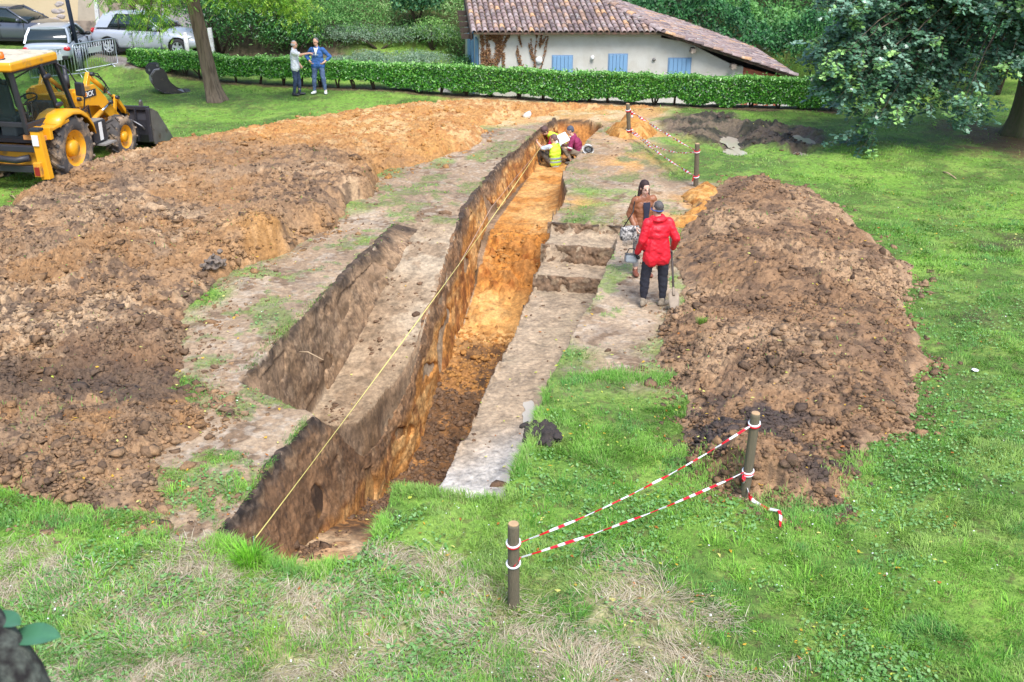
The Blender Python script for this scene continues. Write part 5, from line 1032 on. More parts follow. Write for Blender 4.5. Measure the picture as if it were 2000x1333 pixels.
def car(name, label, loc, heading, paint, P):
    r = empty(name, loc, heading, label, 'car'); r.scale = (P.get('scale', 1),) * 3
    Wd = P['W'] / 2; secs = []
    for x, zb, zt, kw, crown in P['body']:      # x, underside, top (belt or bonnet), width factor, crown
        w_ = Wd * kw; secs.append([Vector((x, y, z)) for y, z in ((w_ * .80, zb), (w_ * .97, zb + .06), (w_ * 1.0, zb + (zt - zb) * .45), (w_ * .99, zb + (zt - zb) * .72), (w_ * .93, zt - .015), (w_ * .55, zt + crown * .8), (0, zt + crown), (-w_ * .55, zt + crown * .8), (-w_ * .93, zt - .015), (-w_ * .99, zb + (zt - zb) * .72), (-w_ * 1.0, zb + (zt - zb) * .45), (-w_ * .97, zb + .06), (-w_ * .80, zb), (0, zb - .02))])
    body = MB().loft(secs).build('body', paint, r, subsurf=2); cut_ = []
    for wx in P['wx']:
        for s_ in (-1, 1):
            c = MB().cyl((wx, s_ * (Wd - .24), P['wr'] + .0), (wx, s_ * (Wd + .1), P['wr']), P['wr'] * 1.13, n=32).build('cutter', BLK); c.data.materials.clear(); c.data.materials.append(BLK); c.parent = r; cut_.append(c); m = body.modifiers.new('arch', 'BOOLEAN'); m.object = c; m.solver = 'EXACT'; m.operation = 'DIFFERENCE'; m.material_mode = 'TRANSFER'
    baked(body)
    for c in cut_: bpy.data.objects.remove(c)
    g = P['glass']; (xb0, xb1, zb), (xt0, xt1, zt) = g; wb, wt = Wd * .90, Wd * P.get('roofw', .68)
    zb0, zb1 = P.get('zb', (zb, zb))
    def ring(x0, x1, w_, z0, z1, k=.0):
        xs = [x0, x0 + (x1 - x0) * .03, x0 + (x1 - x0) * .35, x0 + (x1 - x0) * .7, x1 - (x1 - x0) * .03, x1]; up = [(x, w_ * (1 - (.12 if i in (0, 5) else 0)), z0 + (z1 - z0) * (x - x0) / (x1 - x0)) for i, x in enumerate(xs)]
        return [Vector(p) for p in up] + [Vector((x, -y, z)) for x, y, z in reversed(up)]
    R0 = ring(xb0, xb1, wb, zb0 - .03, zb1 - .03); R1 = ring(xt0, xt1, wt, zt - .03, zt - .05); Rm = [(a + b) / 2 + Vector((0, .03 if a.y > 0 else -.03, 0)) for a, b in zip(R0, R1)]
    MB().loft([R0, Rm, R1]).build('windows', GLASS, r)
    # roof panel and pillars in body colour
    rs = []
    for t in (0, .04, .25, .5, .75, .96, 1):
        x = xt0 - .05 + (xt1 - xt0 + .1) * t; k = math.sin(math.pi * (.12 + .76 * t)); w_ = wt * (.93 if t in (0, 1) else 1.04); z = zt - .055 + .05 * k
        rs.append([Vector((x, w_, z - .035)), Vector((x, w_ * .97, z)), Vector((x, w_ * .5, z + .03)), Vector((x, 0, z + .038)), Vector((x, -w_ * .5, z + .03)), Vector((x, -w_ * .97, z)), Vector((x, -w_, z - .035)), Vector((x, 0, z - .05))])
    MB().loft(rs).build('roof', paint, r)
    for s_ in (-1, 1):
        b = MB(); off = Vector((0, .012 * s_, .01))
        pr = lambda i: (R0[i] if s_ > 0 else R0[11 - i]), 
        A0, A1, A2 = [(Rx[4] if s_ > 0 else Rx[7]) for Rx in (R0, Rm, R1)]; C0, C1, C2 = [(Rx[1] if s_ > 0 else Rx[10]) for Rx in (R0, Rm, R1)]; B0, B1, B2 = [(Rx[2] if s_ > 0 else Rx[9]) for Rx in (R0, Rm, R1)]
        MB().tube([A0 + off, A1 + off, A2 + off], .045, 8, ry=.7).build('front_pillar', paint, r); cp = P.get('cpil', .10)
        b.loft([[p + off + Vector((dx, s_ * .012, 0)) for dx in (-.05, cp)] + [p - off + Vector((dx, -s_ * .03, 0)) for dx in (cp, -.05)] for p in (C0, C1, C2)], smooth=False)
        b.build('rear_pillar', paint, r)
        MB().tube([B0 + off, B1 + off, B2 + off], .035, 6, ry=.5).build('door_pillar', BLK, r)
        m = P['mirror']; MB().ball((m[0], s_ * (Wd + .07), m[1]), (.07, .11, .075), 6).bar((m[0] + .05, s_ * (Wd - .12), m[1] - .04), (m[0], s_ * Wd, m[1] - .02), .05, .05).build('mirror', paint if P.get('mcol', 1) else BLK, r)
        for dx in P['handles']: MB().box((dx, s_ * (Wd * .995), P['hz']), (.16, .035, .03)).build('door_handle', BLK if P.get('old') else paint, r, .008)
        for dx in P['seams']: MB().box((dx, s_ * (Wd * .975), (P['hz'] + .28) / 2 + .05), (.008, .05, P['hz'] - .25)).build('door_seam', BLK, r)
        x, z, wz, hz = P['tail']; MB().ball((x, s_ * Wd * .80, z), (.07, Wd * wz, hz), 6).build('tail_light', REDL, r)
        x, z, wz, hz = P['head']; MB().ball((x, s_ * Wd * .74, z), (.16, Wd * wz, hz), 6).build('headlight', CLR, r)
        MB().box((0, s_ * (Wd * .96), P['body'][3][1] + .03), (P['wx'][1] - P['wx'][0] - P['wr'] * 2.4, .05, .09)).build('sill', BLK, r)
    for wx in P['wx']:
        for s_ in (-1, 1): wheel(r, (wx, s_ * (Wd - .11), P['wr']), P['wr'], .2, s_, P.get('spokes', 5))
    x0, x1 = P['body'][0][0], P['body'][-1][0]
    MB().box((x0 - .005, 0, P['plz']), (.02, .52, .11)).build('number_plate', mat('plate_white', S(214, 214, 206), .4), r); MB().box((x1 + .012, 0, .42), (.03, .52, .11)).build('number_plate', MATS['plate_white'], r)
    MB().box((x1 - .0, 0, .34), (.05, 1.1, .16)).build('grille', BLK, r, .02); MB().box((x1 - .09, 0, .62), (.06, .9, .07)).build('grille', BLK, r, .02)
    MB().box((x0 + .015, 0, .36), (.05, 1.4, .14)).build('bumper', BLK if P.get('old') else paint, r, .02)
    # seats inside and dash seen through the glass are left dark; wipers
    for s_ in (-.35, .25): MB().bar((xb1 + .02, s_, zb1 + .01), (xb1 - .25, s_ + .45, zb1 + .14), .02, .015).build('wiper', BLK, r)
    return r
SILV = mat('silver_paint', S(180, 184, 192), .32, metal=.25, coat=.6, var=.03, scale=3); DGREY = mat('dark_grey_paint', S(84, 88, 100), .25, metal=.3, coat=.7); OLDS = mat('dull_silver_paint', S(160, 168, 177), .4, metal=.25, coat=.4, var=.05, scale=4)
HATCH = dict(W=1.74, wr=.315, wx=(-1.22, 1.37), body=[(-1.95, .42, .78, .78, .02), (-1.88, .30, .95, .92, .02), (-1.5, .24, .97, 1.0, .0), (-.6, .20, .93, 1.0, 0), (.5, .20, .90, 1.0, 0), (.85, .20, .90, 1.0, .03), (1.3, .22, .84, .99, .06), (1.75, .24, .72, .93, .06), (2.0, .28, .62, .80, .03), (2.08, .36, .54, .66, .01)],
    glass=((-1.72, .98, .93), (-1.38, .12, 1.46)), zb=(1.0, .88), mirror=(.62, .97), handles=(-.35,), hz=.80, seams=(.78, -.28), tail=(-1.82, .86, .18, .10), head=(1.72, .67, .22, .07), plz=.62, cpil=.42)
q = onto(217, 109); q2 = onto(352, 113); d = q2 - q; sc = d.length / 2.59
sc = min(max(sc, .97), 1.05); HATCH['scale'] = sc; m_ = (q + q2) / 2; ang = math.atan2(d.y, d.x); nn = Vector((-math.sin(ang), math.cos(ang), 0)) * .76 * sc; c_ = m_ + nn - Vector((math.cos(ang), math.sin(ang), 0)) * .075 * sc
car('parked_car', 'silver modern hatchback parked side on behind the hedge with its bonnet to the right', (c_.x, c_.y, gz(c_.x, c_.y)), ang, SILV, HATCH)
OLD = dict(W=1.68, wr=.29, wx=(-1.15, 1.30), old=True, body=[(-1.82, .42, .70, .86, .01), (-1.78, .32, .84, .95, .02), (-1.4, .26, .90, 1.0, .0), (-.6, .22, .88, 1.0, 0), (.4, .22, .87, 1.0, 0), (.8, .22, .87, 1.0, .02), (1.3, .24, .82, .99, .03), (1.75, .26, .74, .96, .03), (1.95, .32, .66, .88, .02), (2.0, .40, .56, .80, .01)],
    glass=((-1.66, .82, .88), (-1.24, .08, 1.36)), zb=(.88, .87), roofw=.74, mirror=(.5, .93), mcol=0, handles=(-.3,), hz=.74, seams=(.68, -.42), tail=(-1.76, .66, .17, .09), head=(1.86, .62, .2, .08), plz=.5, cpil=.16)
q = onto(149, 141); ang = R(97); f_ = Vector((math.cos(ang), math.sin(ang), 0)); n_ = Vector((-math.sin(ang), math.cos(ang), 0)); c_ = q + f_ * 1.15 + n_ * .72
car('parked_car', 'old dull silver hatchback seen from its rear corner behind the crowd barriers', (c_.x, c_.y, gz(c_.x, c_.y)), ang, OLDS, OLD)
SEDAN = dict(W=1.80, wr=.33, wx=(-1.35, 1.38), body=[(-2.2, .42, .80, .80, .02), (-2.1, .30, .95, .92, .02), (-1.6, .24, .97, 1.0, .0), (-.6, .20, .94, 1.0, 0), (.5, .20, .92, 1.0, 0), (.95, .20, .93, 1.0, .03), (1.4, .22, .88, .99, .05), (1.9, .24, .78, .93, .05), (2.15, .28, .66, .80, .03), (2.22, .36, .56, .66, .01)],
    glass=((-1.75, 1.08, .96), (-1.2, .12, 1.47)), zb=(1.0, .92), mirror=(.66, 1.0), handles=(-.2, -1.1), hz=.82, seams=(.82, -.2), tail=(-2.1, .86, .18, .10), head=(1.86, .70, .22, .07), plz=.62, cpil=.3, spokes=7)
p = GY(84, 62, 44.6); ang = R(-6); c_ = Vector((p.x, p.y, 0)) - Vector((math.cos(ang), math.sin(ang), 0)) * 1.2 + Vector((0, .2, 0))
car('parked_car', 'dark grey car at the far left parked against the peeling wall', (c_.x, c_.y, gz(c_.x, c_.y)), ang, DGREY, SEDAN)
# ================================================================ BACKHOE LOADER AND SPARE BUCKET
YEL = mat('machine_yellow', S(226, 158, 24), .42, coat=.25, var=.06, scale=3, dirt=S(150, 118, 76), dirt_amt=.45, dirt_scale=2.2)
YEL2 = mat('worn_yellow', S(214, 150, 40), .5, var=.1, scale=4, dirt=S(142, 108, 70), dirt_amt=.46, dirt_scale=3)
MBLK = mat('machine_black', S(44, 44, 50), .5, var=.15, scale=4, dirt=S(110, 96, 80), dirt_amt=.36, dirt_scale=3); STL = mat('worn_steel', S(118, 118, 122), .4, metal=.6, var=.2, scale=5, dirt=S(84, 70, 60), dirt_amt=.45, dirt_scale=4)
MTYRE = mat('muddy_tyre', S(74, 70, 68), .9, var=.2, scale=8, dirt=S(158, 134, 108), dirt_amt=.52, dirt_scale=3.5); CGL = glassmat('cab_glass', (.90, .96, .94), .16); CHR = mat('ram_chrome', S(190, 190, 190), .15, metal=1)
ROOFT = mat('dirty_roof', S(196, 184, 160), .85, var=.15, scale=3, dirt=S(128, 116, 100), dirt_amt=.5, dirt_scale=1.6)
def bigwheel(p, c, r, w_, side, lugs):
    o = MB().lathe([(r * .56, -w_ * .42), (r * .62, -w_ / 2), (r * .86, -w_ * .5), (r * .95, -w_ * .42), (r * .95, w_ * .42), (r * .86, w_ * .5), (r * .62, w_ / 2), (r * .56, w_ * .42)], c, (0, side, 0), 40); b = o; c = Vector(c)
    for k in range(lugs):
        for sd in (-1, 1):
            a = 2 * math.pi * (k + (.5 if sd > 0 else 0)) / lugs; n_ = 5; pts = []
            for i in range(n_ + 1):
                t = i / n_; aa = a + t * .30; rr = r * (1.0 if t < .85 else .95); pts.append(c + Vector((math.cos(aa) * rr * .985, sd * w_ * (.02 + .47 * t), math.sin(aa) * rr * .985)))
            for p0, p1 in zip(pts, pts[1:]): b.bar(p0, p1, .055 * r / .7, .06 * r / .7, (p0 - c))
    o = b.build('wheel', MTYRE, p)
    b = MB().lathe([(r * .16, w_ * .12), (r * .50, w_ * .16), (r * .54, w_ * .40), (r * .60, w_ * .44), (r * .60, w_ * .38)], c, (0, side, 0), 32); b.lathe([(0, w_ * .46), (r * .2, w_ * .45), (r * .25, w_ * .36), (r * .27, w_ * .14)], c, (0, side, 0), 24); rim = b.build('rim', YEL, o)
    b = MB()
    for k in range(8): a = 2 * math.pi * k / 8; b.cyl(c + Vector((math.cos(a) * r * .36, side * w_ * .14, math.sin(a) * r * .36)), c + Vector((math.cos(a) * r * .36, side * w_ * .22, math.sin(a) * r * .36)), .02, n=8)
    b.build('wheel_nuts', YEL2, o); return o
def text_obj(name, body, size, loc, ux, uy, m, parent, ext=.002):
    cu = bpy.data.curves.new(name, 'FONT'); cu.body = body; cu.size = size; cu.extrude = ext; cu.align_x = 'CENTER'; cu.align_y = 'CENTER'; cu.offset = size * .018
    t = bpy.data.objects.new('tmp', cu); COL.objects.link(t); dg = bpy.context.evaluated_depsgraph_get(); me = bpy.data.meshes.new_from_object(t.evaluated_get(dg)); bpy.data.objects.remove(t)
    o = link(name, me, m, parent); ux = Vector(ux).normalized(); uy = Vector(uy).normalized(); uz = ux.cross(uy); M = Matrix((ux, uy, uz)).transposed().to_4x4(); M.translation = Vector(loc); o.matrix_local = M; return o
def backhoe():
    ang = R(79); f = Vector((math.cos(ang), math.sin(ang), 0)); l = Vector((-math.sin(ang), math.cos(ang), 0)); O = Vector((-11.15, 24.5, .02))
    r = empty('backhoe_loader', O, ang, 'yellow backhoe loader with black framed cab standing on the grass at the left edge', 'backhoe loader'); r.scale = (1.06,) * 3
    for s in (-1, 1):
        bigwheel(r, (0, s * .88, .70), .70, .46, s, 17); bigwheel(r, (2.17, s * .86, .49), .49, .34, s, 14)
    # chassis and axles
    MB().box((.9, 0, .72), (3.2, .62, .36)).box((2.5, 0, .62), (.5, .5, .4)).build('chassis', YEL2, r, .02)
    MB().cyl((2.17, -.75, .5), (2.17, .75, .5), .085).ball((2.17, 0, .5), .17, 8).build('front_axle', YEL2, r); MB().cyl((0, -.8, .7), (0, .8, .7), .13).build('rear_axle', YEL2, r)
    # bonnet
    MB().loft([[Vector((x, y, z)) for y, z in ((-w_, .9), (-w_, h - .1), (-w_ + .1, h), (w_ - .1, h), (w_, h - .1), (w_, .9))] for x, w_, h in ((.95, .40, 1.66), (1.7, .38, 1.58), (2.5, .34, 1.45), (2.72, .32, 1.38))], smooth=False).build('bonnet', YEL, r, .03); MB().box((2.74, 0, 1.08), (.05, .52, .46)).build('grille', MBLK, r, .01)
    MB().cyl((1.25, -.28, 1.6), (1.25, -.28, 2.25), .045).cyl((1.25, -.28, 1.75), (1.25, -.28, 2.05), .07).build('exhaust', MBLK, r)
    # cab: pillars, sills, roof
    zf, zr = 1.02, 2.5; A = {}
    def P_(x, y, z): return Vector((x, y, z))
    pil = {'front': ((.95, .64, 1.0), (.36, .66, zr)), 'middle': ((.14, .74, 1.36), (-.24, .70, zr)), 'rear': ((-1.05, .72, 1.20), (-1.2, .68, zr))}
    for s in (-1, 1):
        for k, (a, b_) in pil.items(): MB().bar(P_(a[0], s * a[1], a[2]), P_(b_[0], s * b_[1], b_[2]), .085, .085, (1, 0, 0)).build('cab_pillar', MBLK, r, .012)
        MB().bar(P_(.38, s * .67, zr), P_(-1.22, s * .68, zr), .08, .1).build('roof_rail', MBLK, r, .01); b = MB().bar(P_(.95, s * .65, 1.02), P_(.6, s * .72, 1.05), .07, .09).bar(P_(.6, s * .72, 1.03), P_(.16, s * .745, 1.38), .07, .09).bar(P_(.16, s * .745, 1.38), P_(-1.08, s * .73, 1.38), .07, .1); b.build('cab_rail', MBLK, r, .01)
        # panel with ribs below the side window, over the mudguard
        MB().add([P_(.14, s * .76, 1.36), P_(-.80, s * .76, 1.36), P_(-.86, s * .98, 1.16), P_(.10, s * .98, 1.16), P_(.14, s * .70, 1.30), P_(-.8, s * .70, 1.30), P_(-.86, s * .95, 1.1), P_(.1, s * .95, 1.1)], [(0, 1, 2, 3), (7, 6, 5, 4), (0, 4, 5, 1), (1, 5, 6, 2), (2, 6, 7, 3), (3, 7, 4, 0)]).build('side_panel', MBLK, r, .015)
        b = MB()
        for i in range(4): t = .25 + i * .17; b.bar(P_(.06, s * (.76 + .22 * t), 1.375 - .2 * t), P_(-.62, s * (.76 + .22 * t), 1.375 - .2 * t), .03, .03)
        b.build('panel_ribs', mat('rib_black', S(60, 60, 68), .4), r, .006)
        def pane(pts, name='cab_window'):
            o = MB().add(pts, [tuple(range(len(pts)))]).build(name, CGL, r); sm = o.modifiers.new('t', 'SOLIDIFY'); sm.thickness = .008; return o
        pane([P_(.94, s * .66, 1.06), P_(.62, s * .735, 1.08), P_(.16, s * .74, 1.42), P_(-.20, s * .70, 2.45), P_(.36, s * .67, 2.45)])
        pane([P_(.10, s * .745, 1.42), P_(-1.02, s * .73, 1.42), P_(-1.16, s * .69, 2.45), P_(-.27, s * .70, 2.45)])
        for hx, hz in ((-.18, 2.25), (.08, 1.62)): MB().ball((hx, s * .80, hz), (.14, .04, .06), 6).build('hinge', MBLK, r)
    pane([P_(.95, -.60, 1.05), P_(.95, .60, 1.05), P_(.38, .62, 2.45), P_(.38, -.62, 2.45)], 'windscreen'); pane([P_(-1.06, -.66, 1.45), P_(-1.06, .66, 1.45), P_(-1.19, .64, 2.45), P_(-1.19, -.64, 2.45)], 'rear_window')
    MB().bar(P_(.95, -.66, 1.03), P_(.95, .66, 1.03), .08, .1).build('cab_rail', MBLK, r, .01); MB().bar(P_(-1.06, -.7, 1.4), P_(-1.06, .7, 1.4), .08, .1).build('cab_rail', MBLK, r, .01)
    # roof: yellow lip under a weathered top
    ro = [(.82, -.72), (.86, 0), (.82, .72), (-.88, .78), (-.95, 0), (-.88, -.78)]
    lipv = lambda k, z: [Vector((x * k - .42, y * k, z - .15)) for x, y in ro]
    MB().loft([lipv(.93, 2.64), lipv(1.0, 2.67), lipv(1.0, 2.80), lipv(.97, 2.83)], smooth=False).build('roof_lip', YEL, r, .02); MB().loft([lipv(.955, 2.825), lipv(.93, 2.86), lipv(.6, 2.885), lipv(.05, 2.89)], smooth=False).build('roof_top', ROOFT, r, .01)
    be = Vector((-1.12, -.46, 2.69)); MB().lathe([(0, 0), (.085, 0), (.09, .05), (.0, .052)], be, (0, 0, 1), 16).build('beacon_base', MBLK, r); MB().lathe([(.075, .05), (.08, .12), (.06, .18), (0, .19)], be, (0, 0, 1), 16).build('beacon', mat('beacon_orange', S(232, 110, 14), .15, coat=.8), r)
    # inside the cab
    MB().box((.0, 0, 1.0), (1.6, 1.3, .08)).build('cab_floor', MBLK, r); MB().box((-.42, .05, 1.42), (.5, .52, .14)).box((-.42, .05, 1.2), (.36, .36, .36)).build('seat', mat('seat_cloth', S(58, 64, 70), .9, var=.1), r, .04); MB().box((-.66, .05, 1.8), (.13, .5, .72), (0, -.14, 0)).box((-.72, .05, 2.2), (.1, .28, .16)).build('backrest', MATS['seat_cloth'], r, .04)
    b = MB().bar((.62, .05, 1.05), (.3, .05, 1.58), .16, .14).box((.72, .05, 1.3), (.22, .5, .5)); b.build('console', mat('console', S(70, 76, 78), .7), r, .02)
    M = Matrix.Rotation(R(-28), 3, 'Y'); ring = [Vector((.24, .05, 1.68)) + M @ Vector((.2 * math.cos(2 * math.pi * i / 24), .2 * math.sin(2 * math.pi * i / 24), 0)) for i in range(25)]; b = MB().tube(ring, .016, 8, False)
    for i in (4, 12, 20): b.tube([Vector((.24, .05, 1.66)), ring[i]], .012, 6)
    b.build('steering_wheel', MBLK, r); b = MB()
    for y in (-.4, -.5): b.cyl((-.5, y, 1.1), (-.46, y, 1.72), .014, n=6).ball((-.46, y, 1.74), .03, 5)
    b.build('levers', MBLK, r); MB().bar((-.94, -.52, 2.3), (.1, -.4, 2.42), .03, .02).bar((-.3, .5, 1.1), (-.6, .5, 2.5), .03, .03).build('cab_rods', MBLK, r)
    # mudguards over the rear wheels
    for s in (-1, 1):
        secs = []
        for a, k in ((14, 1.0), (30, 1.03), (50, 1.05), (70, 1.06), (90, 1.06), (110, 1.06), (130, 1.04)):
            rr = .80 * k; c = Vector((0, 0, .70)) + Vector((math.cos(R(a)) * rr * 1.06, 0, math.sin(R(a)) * rr * .96)); o = Vector((math.cos(R(a)), 0, math.sin(R(a)))) * .03; ya, yb = s * .56, s * 1.15
            e = Vector((math.cos(R(a)), 0, math.sin(R(a)))); secs.append([c + Vector((0, ya, 0)), c + o + Vector((0, ya, 0)), c + o + Vector((0, yb - s * .06, 0)), c - e * .07 + Vector((0, yb, 0)), c - e * .09 + Vector((0, yb - s * .02, 0)), c + Vector((0, yb - s * .08, 0))])
        MB().loft(secs).build('mudguard', YEL, r); MB().box((-.52, s * .85, 1.30), (.74, .56, .07), (0, -.12, 0)).box((-.86, s * .86, 1.2), (.1, .56, .26)).build('mudguard_shelf', YEL, r, .015)
        MB().box((-.94, s * .80, 1.12), (.10, .5, .10)).build('rear_rail', mat('faded_orange', S(206, 140, 78), .6, var=.1), r, .01)
        # black box with step between the wheels
        MB().box((1.10, s * .86, .83), (.54, .34, .46)).build('tool_box', MBLK, r, .02); MB().box((1.12, s * .86, 1.075), (.46, .26, .02)).build('step_tread', mat('step_plate', S(150, 146, 140), .6, metal=.3, var=.2, scale=20), r); MB().box((1.12, s * 1.035, .84), (.12, .012, .4)).build('reflective_strip', mat('strip_white', S(222, 220, 216), .5), r)
        MB().box((1.20, s * 1.06, .56), (.48, .26, .035)).bar((1.02, s * .98, .58), (1.0, s * .9, .75), .03, .05).bar((1.4, s * .98, .58), (1.36, s * .9, .75), .03, .05).build('step', MATS['step_plate'], r)
        # loader arms, rams and levers
        y = s * .56; plate = [(.98, 1.38), (1.0, 1.70), (1.25, 1.78), (1.80, 1.76), (2.02, 1.56), (2.72, .86), (3.06, .42), (2.96, .28), (2.80, .34), (2.46, .74), (1.86, 1.26), (1.40, 1.34)]
        MB().prism(plate, lambda u, v, w_: Vector((u, w_, v)), y - .055, y + .055).build('loader_arm', YEL, r, .012)
        MB().prism([(.94, .85), (1.16, .85), (1.2, 1.75), (.98, 1.78)], lambda u, v, w_: Vector((u, w_, v)), y - s * .07 - .05, y - s * .07 + .02).build('arm_tower', YEL2, r, .01)
        b = MB().cyl((1.18, y + s * .10, .92), (1.85, y + s * .10, 1.13), .058); b.build('lift_ram', YEL2, r); MB().cyl((1.85, y + s * .10, 1.13), (2.32, y + s * .08, 1.26), .032).build('ram_rod', CHR, r)
        b = MB().cyl((1.70, y, 1.96), (2.32, y, 1.52), .055); b.build('tilt_ram', YEL, r); MB().cyl((2.32, y, 1.52), (2.62, y, 1.30), .03).build('ram_rod', CHR, r)
        MB().bar((1.52, y, 1.72), (1.72, y, 2.02), .09, .12).build('ram_bracket', YEL, r, .008); MB().bar((2.50, y - .03, .95), (2.64, y - .03, 1.36), .05, .1).bar((2.62, y + .02, 1.34), (2.98, y + .02, .92), .06, .11).bar((2.62, y - .06, 1.30), (3.05, y - .06, .80), .05, .09).build('tilt_lever', YEL, r, .008)
        for px_, pz_ in ((1.18, .92), (2.32, 1.26), (1.72, 2.0), (2.62, 1.32), (2.98, .40), (1.06, 1.55)): MB().cyl((px_, y - s * .04, pz_), (px_, y + s * .13, pz_), .045, n=12).build('pin', MBLK, r)
        for j in range(3): MB().tube([(1.72 + .1 * j, y + s * .05, 2.02 - .05 * j), (1.95 + .1 * j, y + s * .08, 1.98 - .1 * j), (2.2 + .06 * j, y + s * .09, 1.68 - .06 * j), (2.12, y + s * .06, 1.5)], .014, 6).build('hose', MBLK, r)
        for j in range(3): MB().tube([(1.05, y + s * .09, 1.15 + .06 * j), (1.2 + .04 * j, y + s * .15, 1.28 + .05 * j), (1.38, y + s * .12, 1.12 - .05 * j), (1.2, y + s * .1, 1.0)], .014, 6).build('hose', MBLK, r)
    yb = -.56 - .058
    MB().box((1.50, yb - .004, 1.585), (.60, .012, .16)).build('decal_plate', MBLK, r); text_obj('decal_text', '3CX', .15, (1.54, yb - .012, 1.585), (1, 0, 0), (0, 0, 1), mat('decal_white', S(232, 232, 228), .5), r); MB().box((1.24, yb - .006, 1.585), (.10, .012, .15)).build('decal_tab', mat('decal_gold', S(196, 150, 60), .5), r)
    text_obj('door_text', 'JCB', .17, (.70, -.735, 1.22), (1, .12, 0), (-.1, .02, 1), mat('sticker_yellow', S(226, 190, 30), .5), r)
    # cross tube between the arms
    MB().cyl((2.5, -.56, .78), (2.5, .56, .78), .07).cyl((1.06, -.62, 1.55), (1.06, .62, 1.55), .06).build('cross_tube', YEL2, r)
    # front bucket
    pr = [(3.12, .98), (3.02, .72), (3.02, .36), (3.10, .16), (3.30, .08), (4.05, .05)]; W_ = 1.17
    bk = MB().loft([[Vector((x, y, z)) for x, z in pr] + [Vector((x + dx, y, z + dz)) for (x, z), (dx, dz) in zip(reversed(pr), ((0, .025), (.02, .03), (.03, .02), (.03, 0), (.03, 0), (.03, -.01)))] for y in (-W_, W_)], smooth=False).build('bucket', MBLK, r)
    for s in (-1, 1):
        MB().prism([(3.10, 1.0), (3.00, .72), (3.00, .34), (3.1, .12), (3.3, .05), (4.06, .03), (3.98, .14), (3.40, .86)], lambda u, v, w_: Vector((u, w_, v)), s * W_, s * (W_ + .03)).build('side_plate', STL, bk); MB().bar((3.01, s * (W_ - .0), 1.0), (3.0, s * (W_ - .0), .2), .09, .08).build('side_rib', MBLK, bk, .01)
        MB().bar((2.98, s * .62, .98), (3.02, s * .62, .30), .05, .12).bar((2.98, s * .5, .98), (3.02, s * .5, .30), .05, .12).build('mount_plate', MBLK, bk); MB().bar((3.1, s * .95, .98), (3.12, s * .95, 1.12), .05, .12).ball((3.12, s * .95, 1.13), (.06, .03, .06), 5).build('lug', STL, bk)
        MB().bar((2.985, s * .85, 1.0), (2.99, s * .85, .2), .03, .06).build('back_rib', MBLK, bk)
    MB().bar((3.06, -W_, 1.0), (3.06, W_, 1.0), .10, .09).build('top_edge', MBLK, bk, .01); MB().box((4.02, 0, .045), (.14, 2 * W_, .02)).build('cutting_edge', STL, bk); MB().tube([(2.97, -.45, .72), (2.95, -.75, .72), (2.95, -1.0, .58), (2.97, -1.05, .5)], .02, 6).build('hose', STL, bk)
    # rear: frame, stabilisers, folded boom
    MB().box((-1.12, 0, .92), (.14, 1.9, .12)).build('rear_beam', MBLK, r, .01); MB().box((-1.12, 0, .50), (.14, 1.9, .14)).build('rear_beam', MBLK, r, .01); MB().box((-1.02, 0, .7), (.1, 1.7, .44)).build('rear_plate', YEL2, r, .01)
    MB().tube([(-1.16, -.75, .74), (-1.26, -.5, .70), (-1.28, -.2, .72), (-1.2, .1, .74)], .07, 10).build('hydraulic_hose', MBLK, r)
    for s in (-1, 1):
        t = Vector((-1.12, s * .97, 1.32)); e = Vector((-1.12, s * 1.06, .30)); MB().bar(t, e, .20, .16, (1, 0, 0)).build('stabiliser_leg', YEL, r, .01); MB().box((-1.12, s * .97, 1.33), (.19, .23, .06)).build('leg_cap', MBLK, r, .01); MB().box((-1.12, s * 1.09, .18), (.34, .34, .05)).bar(e, (-1.12, s * 1.08, .18), .1, .1, (1, 0, 0)).build('leg_foot', MBLK, r, .01)
        MB().box((-1.24, s * .96, .52), (.10, .16, .30)).build('lamp_guard', YEL2, r, .01); MB().box((-1.295, s * .96, .49), (.02, .11, .18)).build('tail_light', mat('tail_dark_red', S(140, 30, 34), .3, coat=.5), r); MB().box((-1.225, s * .985, 1.12), (.014, .14, .22), (0, 0, 0)).build('sticker', MATS['strip_white'], r)
    MB().box((-1.35, .7, .85), (.36, .34, .7)).build('king_post', YEL2, r, .02); MB().prism([(-1.35, .9), (-1.55, .9), (-2.0, 2.2), (-1.75, 3.1), (-1.5, 3.1), (-1.7, 2.2)], lambda u, v, w_: Vector((u, w_, v)), .60, .80).build('boom', YEL, r, .015); MB().prism([(-1.72, 3.1), (-1.5, 3.1), (-2.05, 1.1), (-2.2, 1.0)], lambda u, v, w_: Vector((u, w_, v)), .62, .78).build('dipper', YEL, r, .015)
    MB().loft([[Vector((x, y, z)) for x, z in ((-2.05, 1.1), (-2.3, 1.0), (-2.45, .7), (-2.3, .45), (-2.0, .4), (-2.05, .5), (-2.28, .6), (-2.36, .75), (-2.2, .95))] for y in (.42, .98)], smooth=False).build('rear_bucket', MBLK, r)
    # mirrors on bent arms
    for s in (-1, 1):
        MB().tube([(.36, s * .70, 2.45), (.6, s * .80, 2.25), (.82, s * .86, 1.85), (.92, s * .88, 1.60), (.90, s * .84, 1.38), (.80, s * .72, 1.34)], .016, 8).build('mirror_arm', MBLK, r); MB().box((.70, s * .94, 1.84), (.09, .24, .30), (0, 0, s * .3)).build('mirror', MBLK, r, .03)
        MB().box((.74, s * 1.02, 1.72), (.05, .05, .08)).build('indicator', AMB, r)
    # waistcoat hung inside the door
    V_ = empty('hanging_waistcoat', O + f * .42 - l * .60 + Vector((0, 0, 1.25)), ang, 'lime green safety waistcoat hanging inside the backhoe cab door', 'waistcoat')
